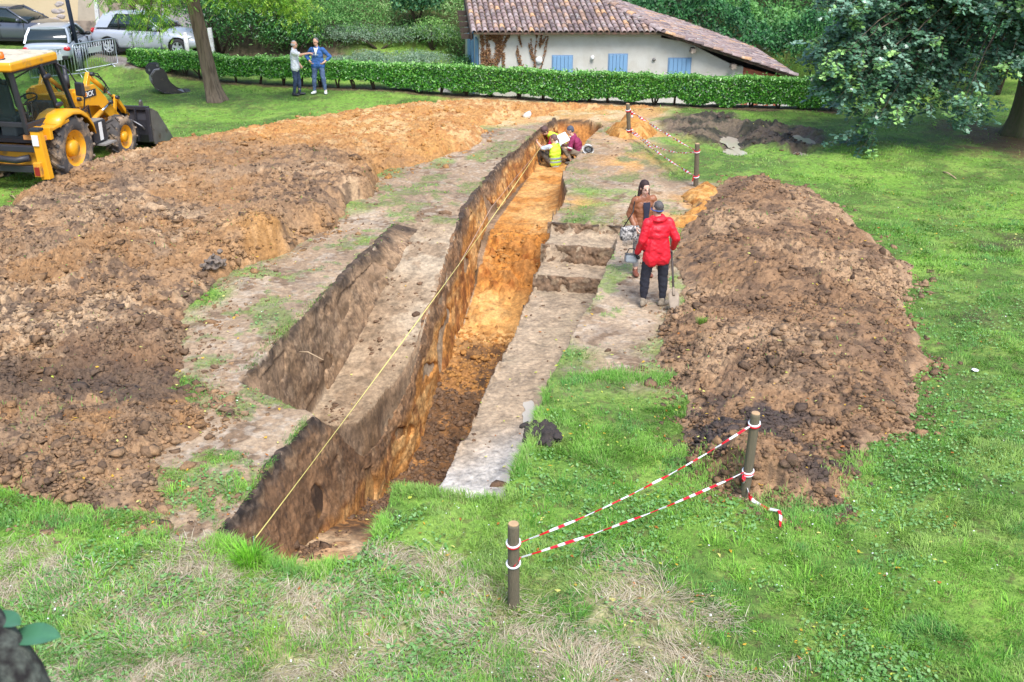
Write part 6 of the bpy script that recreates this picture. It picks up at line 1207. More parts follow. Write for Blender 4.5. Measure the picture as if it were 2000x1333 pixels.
    secs = [[Vector((x * k + sx, y * .09 * k2, z)) for x, y in ((-.17, 0), (-.09, -.8), (.02, -.3), (.1, -1), (.17, 0), (.08, .8), (-.04, .5), (-.1, .9))] for z, k, k2, sx in ((.0, .8, .7, .06), (.15, 1, 1, .03), (.32, .9, 1.1, 0), (.46, .75, .9, -.02), (.54, .35, .6, -.03))]
    MB().loft(secs).build('cloth', mat('lime_cloth', S(150, 226, 40), .8), V_, subsurf=1); MB().loft([[v * Vector((1.03, 1.05, 0)).length if False else Vector((v.x * 1.03, v.y * 1.06, z)) for v in secs[1]] for z in (.10, .15)]).build('reflective_band', mat('band_silver', S(196, 200, 204), .4), V_)
backhoe()
def spare_bucket():
    q = onto(322, 182); r = empty('digging_bucket', q, R(22), 'detached grey excavator bucket lying on the lawn left of the leaning tree', 'bucket')
    D_ = mat('bucket_steel', S(158, 154, 156), .5, metal=.35, var=.2, scale=4, dirt=S(90, 76, 66), dirt_amt=.5, dirt_scale=4); K = mat('dark_bucket', S(62, 56, 54), .7, var=.2, scale=5, dirt=S(112, 92, 74), dirt_amt=.42, dirt_scale=4); W_ = .36
    pr = [(.62, .02), (.25, .0), (-.05, .05), (-.30, .20), (-.42, .42), (-.40, .66), (-.26, .82), (-.10, .84)]
    secs = []
    for y in (-W_, W_): secs.append([Vector((x, y, z)) for x, z in pr] + [Vector((x * .93 + .02, y, z * .93 + .035)) for x, z in reversed(pr)])
    MB().loft(secs).build('shell', D_, r)
    for s in (-1, 1):
        MB().prism([(.62, .02), (.25, .0), (-.05, .05), (-.30, .20), (-.42, .42), (-.40, .66), (-.26, .82), (-.08, .84), (.10, .70), (.14, .52), (.24, .30), (.42, .12)], lambda u, v, w_: Vector((u, w_, v)), s * W_, s * (W_ - .025)).build('side_plate', K, r)
        MB().prism([(-.30, .80), (-.42, .62), (-.52, .72), (-.50, .88), (-.36, 1.0), (-.14, 1.0), (-.06, .92), (-.10, .84)], lambda u, v, w_: Vector((u, w_, v)), s * .12, s * .16).build('hanger', MATS['machine_black'], r)
    MB().cyl((-.42, -.2, .80), (-.42, .2, .80), .04).build('pin', STL, r); MB().cyl((-.14, -.2, .93), (-.14, .2, .93), .04).build('pin', STL, r)
    MB().box((.66, 0, .02), (.22, .72, .03)).build('lip', K, r)
    for i in range(4): y = -.27 + i * .18; MB().loft([[Vector((.66, y - .05, .0)), Vector((.66, y + .05, .0)), Vector((.66, y + .05, .06)), Vector((.66, y - .05, .06))], [Vector((.84, y - .025, .02)), Vector((.84, y + .025, .02)), Vector((.84, y + .025, .035)), Vector((.84, y - .025, .035))]], smooth=False).build('tooth', STL, r)
spare_bucket()
# ================================================================ PEOPLE
def skin(name, c): return mat(name, c, .55, var=.06, scale=30)
def cap(b, p, q, r0, r1, n=12):
    p, q = Vector(p), Vector(q); b.tube([p, q], [r0, r1], n); b.ball(p, r0, 6); b.ball(q, r1, 6)
def solid(name, fn, vox, m, parent, it=4, wr=0.0, seed=0):
    "one continuous surface grown over overlapping limbs"
    b = MB(); fn(b); o = link(name, b_raw(b, name), m, parent); md = o.modifiers.new('r', 'REMESH'); md.mode = 'VOXEL'; md.voxel_size = vox; md.use_smooth_shade = True
    s_ = o.modifiers.new('s', 'SMOOTH'); s_.iterations = it; s_.factor = .5; baked(o); me = o.data
    if wr:
        n = len(me.vertices); co = np.empty(n * 3, np.float32); no = np.empty(n * 3, np.float32); me.vertices.foreach_get('co', co); me.vertex_normals.foreach_get('vector', no); co = co.reshape(-1, 3).astype(float); no = no.reshape(-1, 3)
        f = .6 * fbm(co[:, 0] * 1.2 + co[:, 2] * .9, co[:, 1] * 1.2 - co[:, 2] * 1.4, 11, 3, 500 + seed) + .6 * (.5 - 2 * np.abs(fbm((co[:, 0] + co[:, 1]) * .6 + co[:, 2], co[:, 2] * .8 - co[:, 1], 9, 2, 600 + seed))); me.vertices.foreach_set('co', (co + no * (wr * f)[:, None]).astype(np.float32).ravel()); me.update()
    me.polygons.foreach_set('use_smooth', np.ones(len(me.polygons), bool)); return o
def b_raw(b, name):
    me = bpy.data.meshes.new(name); me.from_pydata(b.v, [], b.f); me.update()
    bm = bmesh.new(); bm.from_mesh(me); bmesh.ops.recalc_face_normals(bm, faces=bm.faces); bm.to_mesh(me); bm.free(); return me
STAND = dict(pelvis=(0, 0, .95), chest=(.0, 0, 1.27), neck=(0, 0, 1.46), head=(.025, 0, 1.625), look=(1, 0, 0), sL=(0, .185, 1.41), sR=(0, -.185, 1.41), eL=(-.03, .25, 1.13), eR=(-.03, -.25, 1.13), wL=(.05, .27, .89), wR=(.05, -.27, .89), hL=(0, .09, .92), hR=(0, -.09, .92), kL=(.02, .11, .50), kR=(.02, -.11, .50), aL=(-.02, .12, .09), aR=(-.02, -.12, .09), fL=(1, .2, 0), fR=(1, -.2, 0), dL=None, dR=None, curl=.5)
def human(label, loc, rz, pose, wear, group=None, vox=.007, scale=1.0):
    J = dict(STAND); J.update(pose); V = {k: (Vector(v) if isinstance(v, tuple) else v) for k, v in J.items()}
    r = empty('person', loc, rz, label, 'person', group); r.scale = (scale,) * 3; W = dict(build=1.0, skin=S(206, 158, 132)); W.update(wear); SK = skin('skin_%d' % int(W['skin'][0] * 999), W['skin']); bl = W['build']
    up = (V['chest'] - V['pelvis']).normalized(); side = (V['sL'] - V['sR']).normalized(); fw = side.cross(up).normalized(); hside = (V['hL'] - V['hR']).normalized()
    def torso(b, g, lo=-.12, hi=1.0):
        top = V['neck'] - (V['neck'] - V['chest']) * .25; prof = [(-.15, .105, .150), (0, .115, .165), (.25, .108, .150), (.5, .105, .150), (.75, .115, .165), (1.0, .105, .165), (1.12, .07, .12)]
        for t, d, w_ in prof:
            if t < lo or t > hi + .15: continue
            c = V['pelvis'].lerp(V['chest'], t) if t <= 1 else V['chest'].lerp(V['neck'], (t - 1) * 4); sd = hside.lerp(side, min(1, max(0, t))).normalized(); f_ = sd.cross(up).normalized(); M = Matrix((f_, sd, up)).transposed(); b.ball(c, (d * bl + g, w_ * (.5 + .5 * bl) + g, .12 + g * .3), 9, M)
        cap(b, V['sL'].lerp(V['sR'], .08), V['sL'].lerp(V['sR'], .92), .050 + g * .7, .050 + g * .7)
    def arm(b, s, g, k=1.0, sleeve=1.0):
        sh, el, wr = V['s' + s], V['e' + s], V['w' + s]; cap(b, sh, el, .056 + g, .043 + g)
        e2 = el.lerp(wr, sleeve); cap(b, el, e2, .043 + g, (.043 + (.028 - .043) * sleeve) + g)
    def leg(b, s, g, t=1.0):
        cap(b, V['h' + s], V['k' + s], .088 + g, .057 + g); e = V['k' + s].lerp(V['a' + s], t); m = V['k' + s].lerp(V['a' + s], .3); cap(b, V['k' + s], m, .055 + g, .056 + g); cap(b, m, e, .056 + g, .036 + .4 * g if t > .9 else .05 + g)
    def hand(b, s):
        wr, el = V['w' + s], V['e' + s]; d = (V['d' + s] or (wr - el)).normalized(); n0 = V.get('n' + s) or (Vector((0, -1 if s == 'L' else 1, 0))); n_ = (n0 - d * n0.dot(d)); n_ = n_.normalized() if n_.length > .05 else d.orthogonal(); sd = d.cross(n_).normalized(); sgn = 1
        cap(b, wr, wr + d * .03, .026, .028); M = Matrix((d, sd, n_)).transposed(); b.ball(wr + d * .055, (.05, .041, .017), 7, M); cu = J['curl'] if not isinstance(J['curl'], dict) else J['curl'][s]
        fl = (.068, .078, .074, .058)
        for i in range(4):
            o = wr + d * .095 + sd * (.030 - .020 * i); c1 = cu * (.8 + .12 * i); d1 = (d * math.cos(c1) + n_ * math.sin(c1)).normalized(); d2 = (d * math.cos(c1 * 2.1) + n_ * math.sin(c1 * 2.1)).normalized()
            if J.get('point') == s and i == 0: d1 = d2 = d
            p1 = o + d1 * fl[i] * .55; cap(b, o - d * .01, p1, .0095, .0088, 8); cap(b, p1, p1 + d2 * fl[i] * .5, .0088, .0075, 8)
        t0 = wr + d * .035 + sd * .034; t1 = t0 + (d * .6 + sd * .7 + n_ * .35).normalized() * .04; cap(b, t0, t1, .013, .011, 8); cap(b, t1, t1 + (d * .85 + sd * .15 + n_ * .5).normalized() * .032, .011, .009, 8)
    hc = V['head']; lf = V['look'].normalized(); hup = (Vector((0, 0, 1)) + (hc - V['neck']).normalized() * .6); hup = (hup - lf * hup.dot(lf)).normalized(); hs = hup.cross(lf).normalized(); HM = Matrix((lf, hs, hup)).transposed(); H = lambda x, y, z: hc + HM @ Vector((x, y, z))
    def body(b):
        torso(b, 0)
        for s in 'LR':
            arm(b, s, 0); leg(b, s, 0)
            if not W.get('gloves'): hand(b, s)
            a = V['a' + s]; f_ = V['f' + s].normalized(); cap(b, a, a + f_ * .07 - Vector((0, 0, .055)), .030, .020)
        cap(b, V['neck'] - up * .04, hc - hup * .06, .054, .050); b.ball(H(-.012, 0, .022), (.096, .074, .095), 9, HM); b.ball(H(.022, 0, -.045), (.068, .056, .068), 8, HM); b.ball(H(.048, 0, -.083), (.034, .034, .026), 6, HM)
        b.ball(H(.094, 0, -.012), (.018, .013, .024), 5, HM); b.ball(H(.082, 0, .012), (.012, .035, .010), 5, HM); b.ball(H(.083, 0, -.056), (.012, .024, .012), 5, HM)
        for k in (-1, 1): b.ball(H(-.008, k * .076, -.008), (.020, .010, .032), 5, HM)
    solid('body', body, vox, SK, r, 2)
    for k in (-1, 1): MB().ball(H(.079, k * .031, .000), (.010, .013, .007), 6, HM).build('eye', mat('eye_dark', S(48, 38, 34), .2), r); MB().ball(H(.084, k * .032, .020), (.007, .019, .0045), 5, HM).build('eyebrow', mat('brow', S(62, 48, 40), .9), r)
    MB().ball(H(.090, 0, -.057), (.007, .022, .006), 5, HM).build('mouth', mat('lips', S(176, 98, 92), .5), r)
    # hair
    hk = W.get('hair', {}); HAIR = mat('hair_' + hk.get('n', 'brown'), hk.get('c', S(70, 52, 44)), .7, var=.3, scale=60, stretch=(1, 1, .3))
    def hair(b):
        t = hk.get('t', .012)
        b.ball(H(-.030, 0, .036), (.090 + t, .073 + t, .086 + t), 9, HM)
        if hk.get('long'):
            for k in (-1, 1): cap(b, H(-.04, k * .072, .02), H(-.015, k * .086, -.14), .030, .032); cap(b, H(-.015, k * .086, -.14), H(.03, k * .095, -.28), .032, .016)
            b.ball(H(-.06, 0, -.08), (.06, .085, .15), 8, HM)
        else: b.ball(H(-.055, 0, -.012), (.052 + t, .064 + t, .06), 8, HM)
        if hk.get('tail'): cap(b, H(-.10, 0, .0), H(-.14, 0, -.08), .035, .03); cap(b, H(-.14, 0, -.08), H(-.13, 0, -.16), .03, .014)
    if hk.get('bald'):
        def hair2(b):
            for k in (-1, 1): b.ball(H(-.02, k * .058, -.002), (.072, .026, .046), 7, HM)
            b.ball(H(-.075, 0, -.005), (.036, .066, .055), 7, HM); b.ball(H(-.02, 0, .062), (.075, .062, .062), 7, HM)
        o = solid('hair', hair2, vox, HAIR, r, 2, .003)
    else: o = solid('hair', hair, vox, HAIR, r, 2, .004)
    # clothes
    def trousers(b):
        g = W.get('tg', .014)
        for t, d, w_ in ((-.2, .10, .145), (-.05, .112, .160), (.14, .112, .155)):
            c = V['pelvis'].lerp(V['chest'], t); M = Matrix((hside.cross(up).normalized(), hside, up)).transposed(); b.ball(c, (d * bl + min(g, .008), w_ * (.5 + .5 * bl) + min(g, .008), .10), 8, M)
        for s in 'LR': leg(b, s, g, W.get('tl', .98))
    solid('trousers', trousers, .011, W['trousers'], r, 3, .007, 1)
    T = W['top']; g = T.get('g', .02)
    def top(b):
        torso(b, g, T.get('lo', -.2), 1.0)
        for s in 'LR': arm(b, s, g * T.get('ag', .9), 1, T.get('sl', .96)) if T.get('sl', .96) > 0 else cap(b, V['s' + s], V['s' + s].lerp(V['e' + s], T.get('ss', .7)), .060 + g * .9, .052 + g)
        if T.get('hood'):
            b.ball(H(-.085, 0, -.155), (.085, .135, .050), 8, HM); b.ball(H(-.02, .085, -.15), (.06, .045, .05), 7, HM); b.ball(H(-.02, -.085, -.15), (.06, .045, .05), 7, HM)
        elif T.get('collar'): cap(b, V['neck'] - up * .045, V['neck'] + up * .0, .074, .066)
        if T.get('hem'):
            for dy in (-1, 1): cap(b, V['pelvis'] + side * dy * .09 - up * T['hem'], V['pelvis'] + side * dy * .08 + up * .1, .115 + g, .10 + g)
    solid(T.get('name', 'jacket'), top, .011, T['m'], r, 4, T.get('wr', .009), 2)
    if W.get('vest'):
        Z = W['vest']
        def vest(b):
            torso(b, g + .018, -.1, 1.0)
            for s in 'LR': b.ball(V['s' + s].lerp(V['chest'], .2), (.075, .075, .06), 7)
        o = solid('safety_vest', vest, .011, Z, r, 4, .007, 3)
        for t in (.12, .42):
            c = V['pelvis'].lerp(V['chest'], t); secs = []
            for h in (-.022, .022): secs.append([c + up * h + fw * math.cos(a) * (.113 * bl + g + .030) + side * math.sin(a) * (.153 * (.5 + .5 * bl) + g + .030) for a in [2 * math.pi * i / 28 for i in range(28)]])
            MB().loft(secs, True, False).build('reflective_band', mat('band_grey', S(148, 156, 164), .4), o)
    for s in 'LR':
        a = V['a' + s]; f_ = V['f' + s].normalized(); sd = Vector((0, 0, 1)).cross(f_)
        def shoe(b):
            M = Matrix((f_, Vector((0, 0, 1)).cross(f_).normalized(), f_.cross(Vector((0, 0, 1)).cross(f_)).normalized())).transposed(); dn = M @ Vector((0, 0, -1))
            b.ball(a + f_ * .055 + dn * .045, (.145, .053, .046), 8, M); b.ball(a + f_ * .11 + dn * .05, (.075, .050, .036), 8, M); b.ball(a - f_ * .03 + dn * .03, (.055, .042, .055), 8, M); cap(b, a - f_ * .01 - dn * W.get('boot', .035), a + dn * .03, .046, .046)
        solid('shoe', shoe, .009, W['shoes'], r, 2)
    if W.get('gloves'):
        for s in 'LR': solid('glove', lambda b: hand(b, s), .005, W['gloves'][s], r, 1)
    return r, V
def cloth(n, c, **k): return mat(n, c, k.pop('rough', .85), var=k.pop('var', .12), scale=k.pop('scale', 6), bump=.25, bscale=k.pop('bs', 60), **k)
JEANS = cloth('blue_jeans', S(62, 78, 112), col2=S(88, 106, 140)); DJEANS = cloth('dark_jeans', S(44, 56, 82), col2=S(60, 74, 102)); MUDSHOE = mat('muddy_shoes', S(140, 126, 108), .9, var=.3, scale=14)
# man in red with a spade
q = onto(1277, 598); h_ = R(100)
red, RV = human('man in a red hooded jacket seen from behind beside the tall brown heap', q, h_, dict(look=(.92, .35, .05), head=(.04, .02, 1.60), sR=(.02, -.175, 1.375), sL=(-.01, .175, 1.385), eR=(-.05, -.285, 1.12), wR=(.15, -.31, .90), eL=(-.04, .255, 1.11), wL=(.10, .28, .88), aL=(.02, .18, .09), kL=(.04, .155, .50), aR=(-.03, -.13, .09), kR=(.02, -.125, .50), hL=(0, .105, .92), hR=(0, -.105, .92), fR=(.35, -.95, 0), fL=(.8, -.5, 0), dR=(.7, .1, -.6), curl=1.0),
    dict(build=.97, skin=S(196, 150, 124), trousers=cloth('black_trousers', S(34, 34, 44), dirt=S(104, 90, 78), dirt_amt=.36, dirt_scale=4), tg=.026, shoes=MUDSHOE, hair=dict(n='greying', c=S(84, 78, 78), t=.003), gloves=dict(L=mat('black_glove', S(40, 40, 42), .8), R=mat('white_glove', S(206, 202, 190), .8, dirt=S(140, 122, 100), dirt_amt=.45, dirt_scale=20)), top=dict(name='jacket', m=cloth('red_jacket', S(208, 24, 44), rough=.5, dirt=S(150, 60, 56), dirt_amt=.34, dirt_scale=3), g=.026, hood=1, hem=.15, lo=-.3, wr=.007)), vox=.006, scale=1.03)
def child(rt, name, b, m): return b.build(name, m, rt)
hd = RV['head']; b = MB(); lk = RV['look'].normalized(); sd = Vector((0, 0, 1)).cross(lk)
b.tube([hd + Vector((0, 0, -.022)) + (lk * math.cos(a) * .104 + sd * math.sin(a) * .084) for a in [2 * math.pi * i / 28 for i in range(29)]], .009, 6, False); child(red, 'goggle_strap', b, mat('strap_blue', S(70, 92, 150), .6))
def spade():
    M = Matrix.Translation(q) @ Matrix.Rotation(h_, 4, 'Z') @ Matrix.Scale(1.03, 4); hp = M @ (RV['wR'] + Vector((.06, .0, -.05))); g = onto(1317, 603); top = M @ Vector((.06, -.30, 1.12)); top = hp + (hp - g).normalized() * .34
    r = empty('spade', g, 0, 'muddy long handled spade held upright at the red jacketed man\'s right side', 'spade'); t = top - g; u = t.normalized(); MB().tube([u * .24, t], [.019, .017], 10).build('handle', mat('ash_handle', S(74, 64, 58), .7, var=.3, scale=6, dirt=S(140, 122, 102), dirt_amt=.4, dirt_scale=6), r)
    sdv = u.cross(Vector((0, 1, 0))).normalized(); nv = sdv.cross(u); secs = []
    for k, w_ in ((.30, .05), (.26, .085), (.12, .088), (.02, .07), (-.06, .012)): secs.append([u * k + sdv * w_ * a + nv * (.014 * (1 - a * a)) for a in (-1, -.5, 0, .5, 1)] + [u * k + sdv * w_ * a + nv * (.014 * (1 - a * a) - .006) for a in (1, .5, 0, -.5, -1)])
    MB().loft(secs).build('blade', mat('muddy_steel', S(150, 134, 116), .75, metal=.2, var=.25, scale=10), r); MB().tube([u * .22, u * .36], [.024, .021], 10).build('socket', MATS['muddy_steel'], r)
spade()
# the grey pouch in his left hand
M = Matrix.Translation(q) @ Matrix.Rotation(h_, 4, 'Z') @ Matrix.Scale(1.03, 4); hp = M @ (RV['wL'] + Vector((.10, .07, -.13)))
r = empty('grey_pouch', hp, h_, 'shiny grey box shaped case hanging at the red jacketed man\'s left hand', 'case'); MB().box((0, 0, 0), (.13, .21, .14), (.1, .2, 0)).build('case_body', mat('grey_case', S(132, 138, 142), .35, var=.12), r, .03); MB().box((0, 0, .075), (.12, .2, .02), (.1, .2, 0)).build('case_lid', mat('dark_case', S(74, 78, 82), .4), r, .008); MB().tube([(0, -.09, .07), (0, -.04, .17), (0, .04, .17), (0, .09, .07)], .009, 6).build('case_strap', BLK, r)
# woman in a brown leather jacket
q = onto(1251, 538); hw = R(-74)
BRN = cloth('brown_leather', S(150, 96, 64), rough=.45, col2=S(128, 78, 52)); BOOT = mat('brown_boots', S(118, 66, 46), .5, var=.2, scale=10)
wom, WV = human('woman with long dark hair in a brown leather jacket standing behind the red jacketed man', q, hw, dict(look=(.95, .10, -.24), sL=(0, .155, 1.375), sR=(0, -.155, 1.375), head=(.03, -.01, 1.585), eR=(-.06, -.235, 1.12), wR=(.10, -.19, .93), eL=(-.05, .225, 1.11), wL=(.06, .21, .88), aL=(.05, .09, .09), aR=(-.04, -.09, .09), kL=(.06, .09, .50)), dict(build=.86, skin=S(222, 178, 156), trousers=cloth('grey_trousers', S(146, 140, 138)), tg=.006, tl=.7, boot=.20, shoes=BOOT, hair=dict(long=1, n='dark_brown', c=S(52, 34, 32), t=.014), top=dict(name='leather_jacket', m=BRN, g=.022, lo=-.05, wr=.006, hem=.0)), vox=.006, scale=1.0)
WC = WV['chest']; prof = [(.085, .062, .126), (.03, .066, .139), (-.06, .055, .141), (-.14, .046, .139), (-.24, .050, .136)]
child(wom, 'dark_top', MB().loft([[WC + Vector((x - .012, -w_, z)), WC + Vector((x, -w_ * .5, z)), WC + Vector((x + .003, 0, z)), WC + Vector((x, w_ * .5, z)), WC + Vector((x - .012, w_, z))] for z, w_, x in prof], closed=False), cloth('navy_top', S(40, 40, 58)))
def handbag():
    M = Matrix.Translation(q) @ Matrix.Rotation(hw, 4, 'Z'); c = M @ Vector((.13, -.30, .84)); r = empty('handbag', c, hw + R(10), 'black and white patterned fringed handbag hanging at the woman\'s side', 'handbag')
    MB().loft([[Vector((d * k, y * w_, z)) for y, k in ((-1, .6), (-.5, 1), (.5, 1), (1, .6), (.5, -1), (-.5, -1))] for z, d, w_ in ((-.11, .05, .16), (-.05, .06, .18), (.07, .05, .17), (.12, .03, .15))] and [[Vector((x * d, y * w_, z)) for x, y in ((.5, -1), (1, -.6), (1, .6), (.5, 1), (-.5, 1), (-1, .6), (-1, -.6), (-.5, -1))] for z, d, w_ in ((-.11, .05, .16), (-.05, .06, .18), (.07, .05, .17), (.12, .03, .15))]).build('bag_body', mat('patterned_cloth', S(44, 42, 46), .7, col2=S(190, 184, 178), scale=26), r); b = MB()
    for i in range(14): y = -.16 + .32 * i / 13; b.tube([(.055, y, -.04), (.06, y, -.12), (.058, y + .005, -.2)], .007, 5)
    b.build('fringe', mat('fringe', S(60, 58, 60), .9, col2=S(170, 164, 158), scale=30), r); sh = (M @ (WV['sR'] + Vector((0, -.01, .08)))) - c; Mi = Matrix.Rotation(-(hw + R(10)), 4, 'Z'); s2 = Mi @ sh
    MB().tube([(0, -.14, .1), s2 * .6 + Vector((.08, -.05, 0)), s2, s2 * .6 + Vector((-.12, .02, 0)), (0, .14, .1)], .010, 6).build('shoulder_strap', BLK, r)
handbag()
# two men talking on the far lawn
q = onto(580, 187)
human('grey haired man in a white short sleeved shirt pointing right on the far lawn', q, R(-4), dict(look=(1, -.12, -.05), head=(.04, 0, 1.60), neck=(-.01, 0, 1.45), chest=(.0, 0, 1.26), pelvis=(.02, 0, .94), eR=(.26, -.20, 1.31), wR=(.52, -.13, 1.35), sR=(.02, -.165, 1.375), sL=(0, .165, 1.375), dR=(1, .1, -.02), point='R', nR=(0, .3, -1), eL=(-.03, .25, 1.14), wL=(.12, .22, .93), aL=(.08, .09, .09), aR=(-.06, -.09, .09), kL=(.08, .09, .49), curl=.9), dict(build=1.02, trousers=DJEANS, shoes=mat('black_shoes', S(40, 40, 46), .5), hair=dict(bald=1, n='silver', c=S(176, 176, 178)), top=dict(name='shirt', m=cloth('white_shirt', S(216, 216, 222)), g=.020, sl=0, ss=.75, collar=1, hem=.06, wr=.010)), 'two men talking on the far lawn', .009, 1.02)
q = onto(625, 184)
blu, BV = human('man in a blue half zip sweater with hands on hips on the far lawn', q, R(-97), dict(look=(.9, -.35, -.25), head=(.05, -.01, 1.62), eL=(-.10, .38, 1.14), wL=(.06, .22, 1.0), eR=(-.10, -.38, 1.14), wR=(.06, -.22, 1.0), dL=(.5, -.6, -.5), dR=(.5, .6, -.5), sL=(0, .175, 1.385), sR=(0, -.175, 1.385), aL=(0, .19, .09), aR=(0, -.17, .09), kL=(.03, .15, .5), kR=(.03, -.14, .5), fL=(1, .3, 0), fR=(1, -.3, 0), curl=.8), dict(build=1.04, trousers=JEANS, tg=.02, shoes=mat('white_trainers', S(216, 214, 214), .6), hair=dict(n='salt', c=S(96, 92, 94), t=.005), top=dict(name='sweater', m=cloth('blue_sweater', S(52, 92, 152)), g=.024, sl=.55, collar=1, hem=.05, wr=.011)), 'two men talking on the far lawn', .009, 1.04)
child(blu, 'white_undershirt', MB().add([BV['chest'] + Vector(p) for p in ((.10, -.075, .19), (.10, .075, .19), (.158, .035, .06), (.152, 0, -.08), (.158, -.035, .06), (.135, .0, .16))], [(0, 5, 4), (5, 1, 2), (5, 2, 4), (4, 2, 3)]), mat('white_cotton', S(226, 224, 220), .9)); child(blu, 'spectacles', MB().tube([BV['head'] + Vector((.10, y - .02, .0)) for y in (-.06, -.03, 0, .03, .06)], .005, 5), BLK)
child(blu, 'chest_print', MB().box(BV['chest'] + Vector((.152, 0, -.03)), (.004, .16, .045)), mat('print_grey', S(122, 140, 168), .8))
# three diggers at the far end of the trench
LIME = cloth('hi_vis', S(196, 232, 60), rough=.6); CRIM = cloth('crimson_top', S(176, 24, 66)); FL = -.80
def seat(px, py): p = G(px, py, FL); p.z = float(trench(np.array([p.x]), np.array([p.y]))[0]) if trench(np.array([p.x]), np.array([p.y]))[0] < -.5 else FL; return p
q = seat(1080, 304)
a_, AV = human('digger in a yellow safety vest over crimson sleeves bending to the left in the trench', q, R(200), dict(pelvis=(-.28, 0, .36), chest=(.02, 0, .56), neck=(.16, 0, .66), head=(.27, 0, .73), look=(.75, .1, -.65), sL=(.10, .18, .60), sR=(.10, -.18, .60), eL=(.22, .26, .38), wL=(.40, .12, .24), eR=(.24, -.20, .34), wR=(.42, -.04, .24), hL=(-.28, .10, .32), hR=(-.28, -.10, .32), kL=(.12, .18, .36), kR=(.06, -.20, .10), aL=(-.04, .20, .09), aR=(-.36, -.16, .10), fL=(1, 0, 0), fR=(-.3, 0, -1), curl=.9), dict(build=1.0, trousers=cloth('dark_trousers', S(40, 42, 52)), shoes=mat('work_boots', S(92, 84, 76), .8, var=.2), hair=dict(n='curly_brown', c=S(92, 66, 60), t=.022), vest=LIME, top=dict(name='long_sleeved_top', m=CRIM, g=.014, collar=1)), 'archaeologists in the trench', .008)
q = seat(1082, 325)
human('digger with tied brown hair in yellow safety vest sitting with back to the camera', q, R(132), dict(pelvis=(-.05, 0, .12), chest=(-.03, 0, .44), neck=(.01, 0, .63), head=(.04, .0, .76), look=(.85, .35, -.3), sL=(0, .175, .57), sR=(0, -.175, .57), eL=(.20, .26, .50), wL=(.40, .24, .62), eR=(.22, -.20, .36), wR=(.44, -.06, .44), hL=(0, .09, .10), hR=(0, -.09, .10), kL=(.30, .22, .38), kR=(.38, -.08, .30), aL=(.42, .24, .08), aR=(.62, -.04, .08), fL=(.8, .6, 0), fR=(.9, .3, 0), curl=.8), dict(build=.95, trousers=cloth('camo_trousers', S(96, 84, 70), col2=S(58, 52, 46), scale=14), tg=.02, shoes=MATS['work_boots'], hair=dict(n='mid_brown', c=S(112, 84, 78), t=.012, tail=1), vest=LIME, top=dict(name='tee_shirt', m=cloth('grey_tee', S(186, 200, 212)), g=.014, sl=0, ss=.95)), 'archaeologists in the trench', .008)
q = seat(1119, 318)
c_, CV = human('dark haired digger in a maroon shirt crouching over a white drawing sheet in the trench', q, R(172), dict(pelvis=(-.18, 0, .30), chest=(-.08, 0, .60), neck=(.03, 0, .77), head=(.10, 0, .90), look=(.85, .12, -.45), sL=(0, .19, .72), sR=(0, -.19, .72), eL=(.08, .26, .45), wL=(.32, .16, .46), eR=(.10, -.24, .46), wR=(.34, -.08, .48), hL=(-.18, .1, .28), hR=(-.18, -.1, .28), kL=(.24, .20, .42), kR=(.26, -.16, .40), aL=(.02, .20, .09), aR=(.04, -.16, .09), curl=.7), dict(build=1.05, trousers=cloth('olive_trousers', S(124, 112, 96)), shoes=MATS['work_boots'], hair=dict(n='blue_black', c=S(74, 78, 90), t=.014), top=dict(name='shirt', m=cloth('maroon_shirt', S(140, 44, 84)), g=.02, sl=0, ss=.95)), 'archaeologists in the trench', .008)
child(c_, 'white_collar', MB().tube([CV['neck'] + Vector((math.cos(a) * .075, math.sin(a) * .085, -.03)) for a in [2 * math.pi * i / 20 for i in range(21)]], .02, 6, False), mat('white_cotton', S(226, 224, 220)))
for s in 'LR': p = CV['s' + s].lerp(CV['e' + s], .92); d = (CV['e' + s] - CV['s' + s]).normalized(); child(c_, 'sleeve_band', MB().tube([p - d * .02, p + d * .02], .076, 14), mat('white_cotton', S(226, 224, 220)))
M = Matrix.Translation(q) @ Matrix.Rotation(R(172), 4, 'Z'); p = GY(1095, 273, q.y - .12); r = empty('drawing_board', p, 0, 'white drawing sheet on a board held by the maroon shirted digger', 'drawing board')
nb_ = Vector((-.1, -.66, .75)).normalized(); xb_ = Vector((.92, .30, .36)); xb_ = (xb_ - nb_ * xb_.dot(nb_)).normalized(); BM_ = Matrix((xb_, nb_.cross(xb_), nb_)).transposed(); MB().box((0, 0, 0), (.46, .34, .012), BM_).build('board', mat('board_brown', S(150, 120, 90), .7), r); MB().box(nb_ * .012, (.44, .32, .004), BM_).build('sheet', mat('drawing_paper', S(232, 232, 230), .8), r)
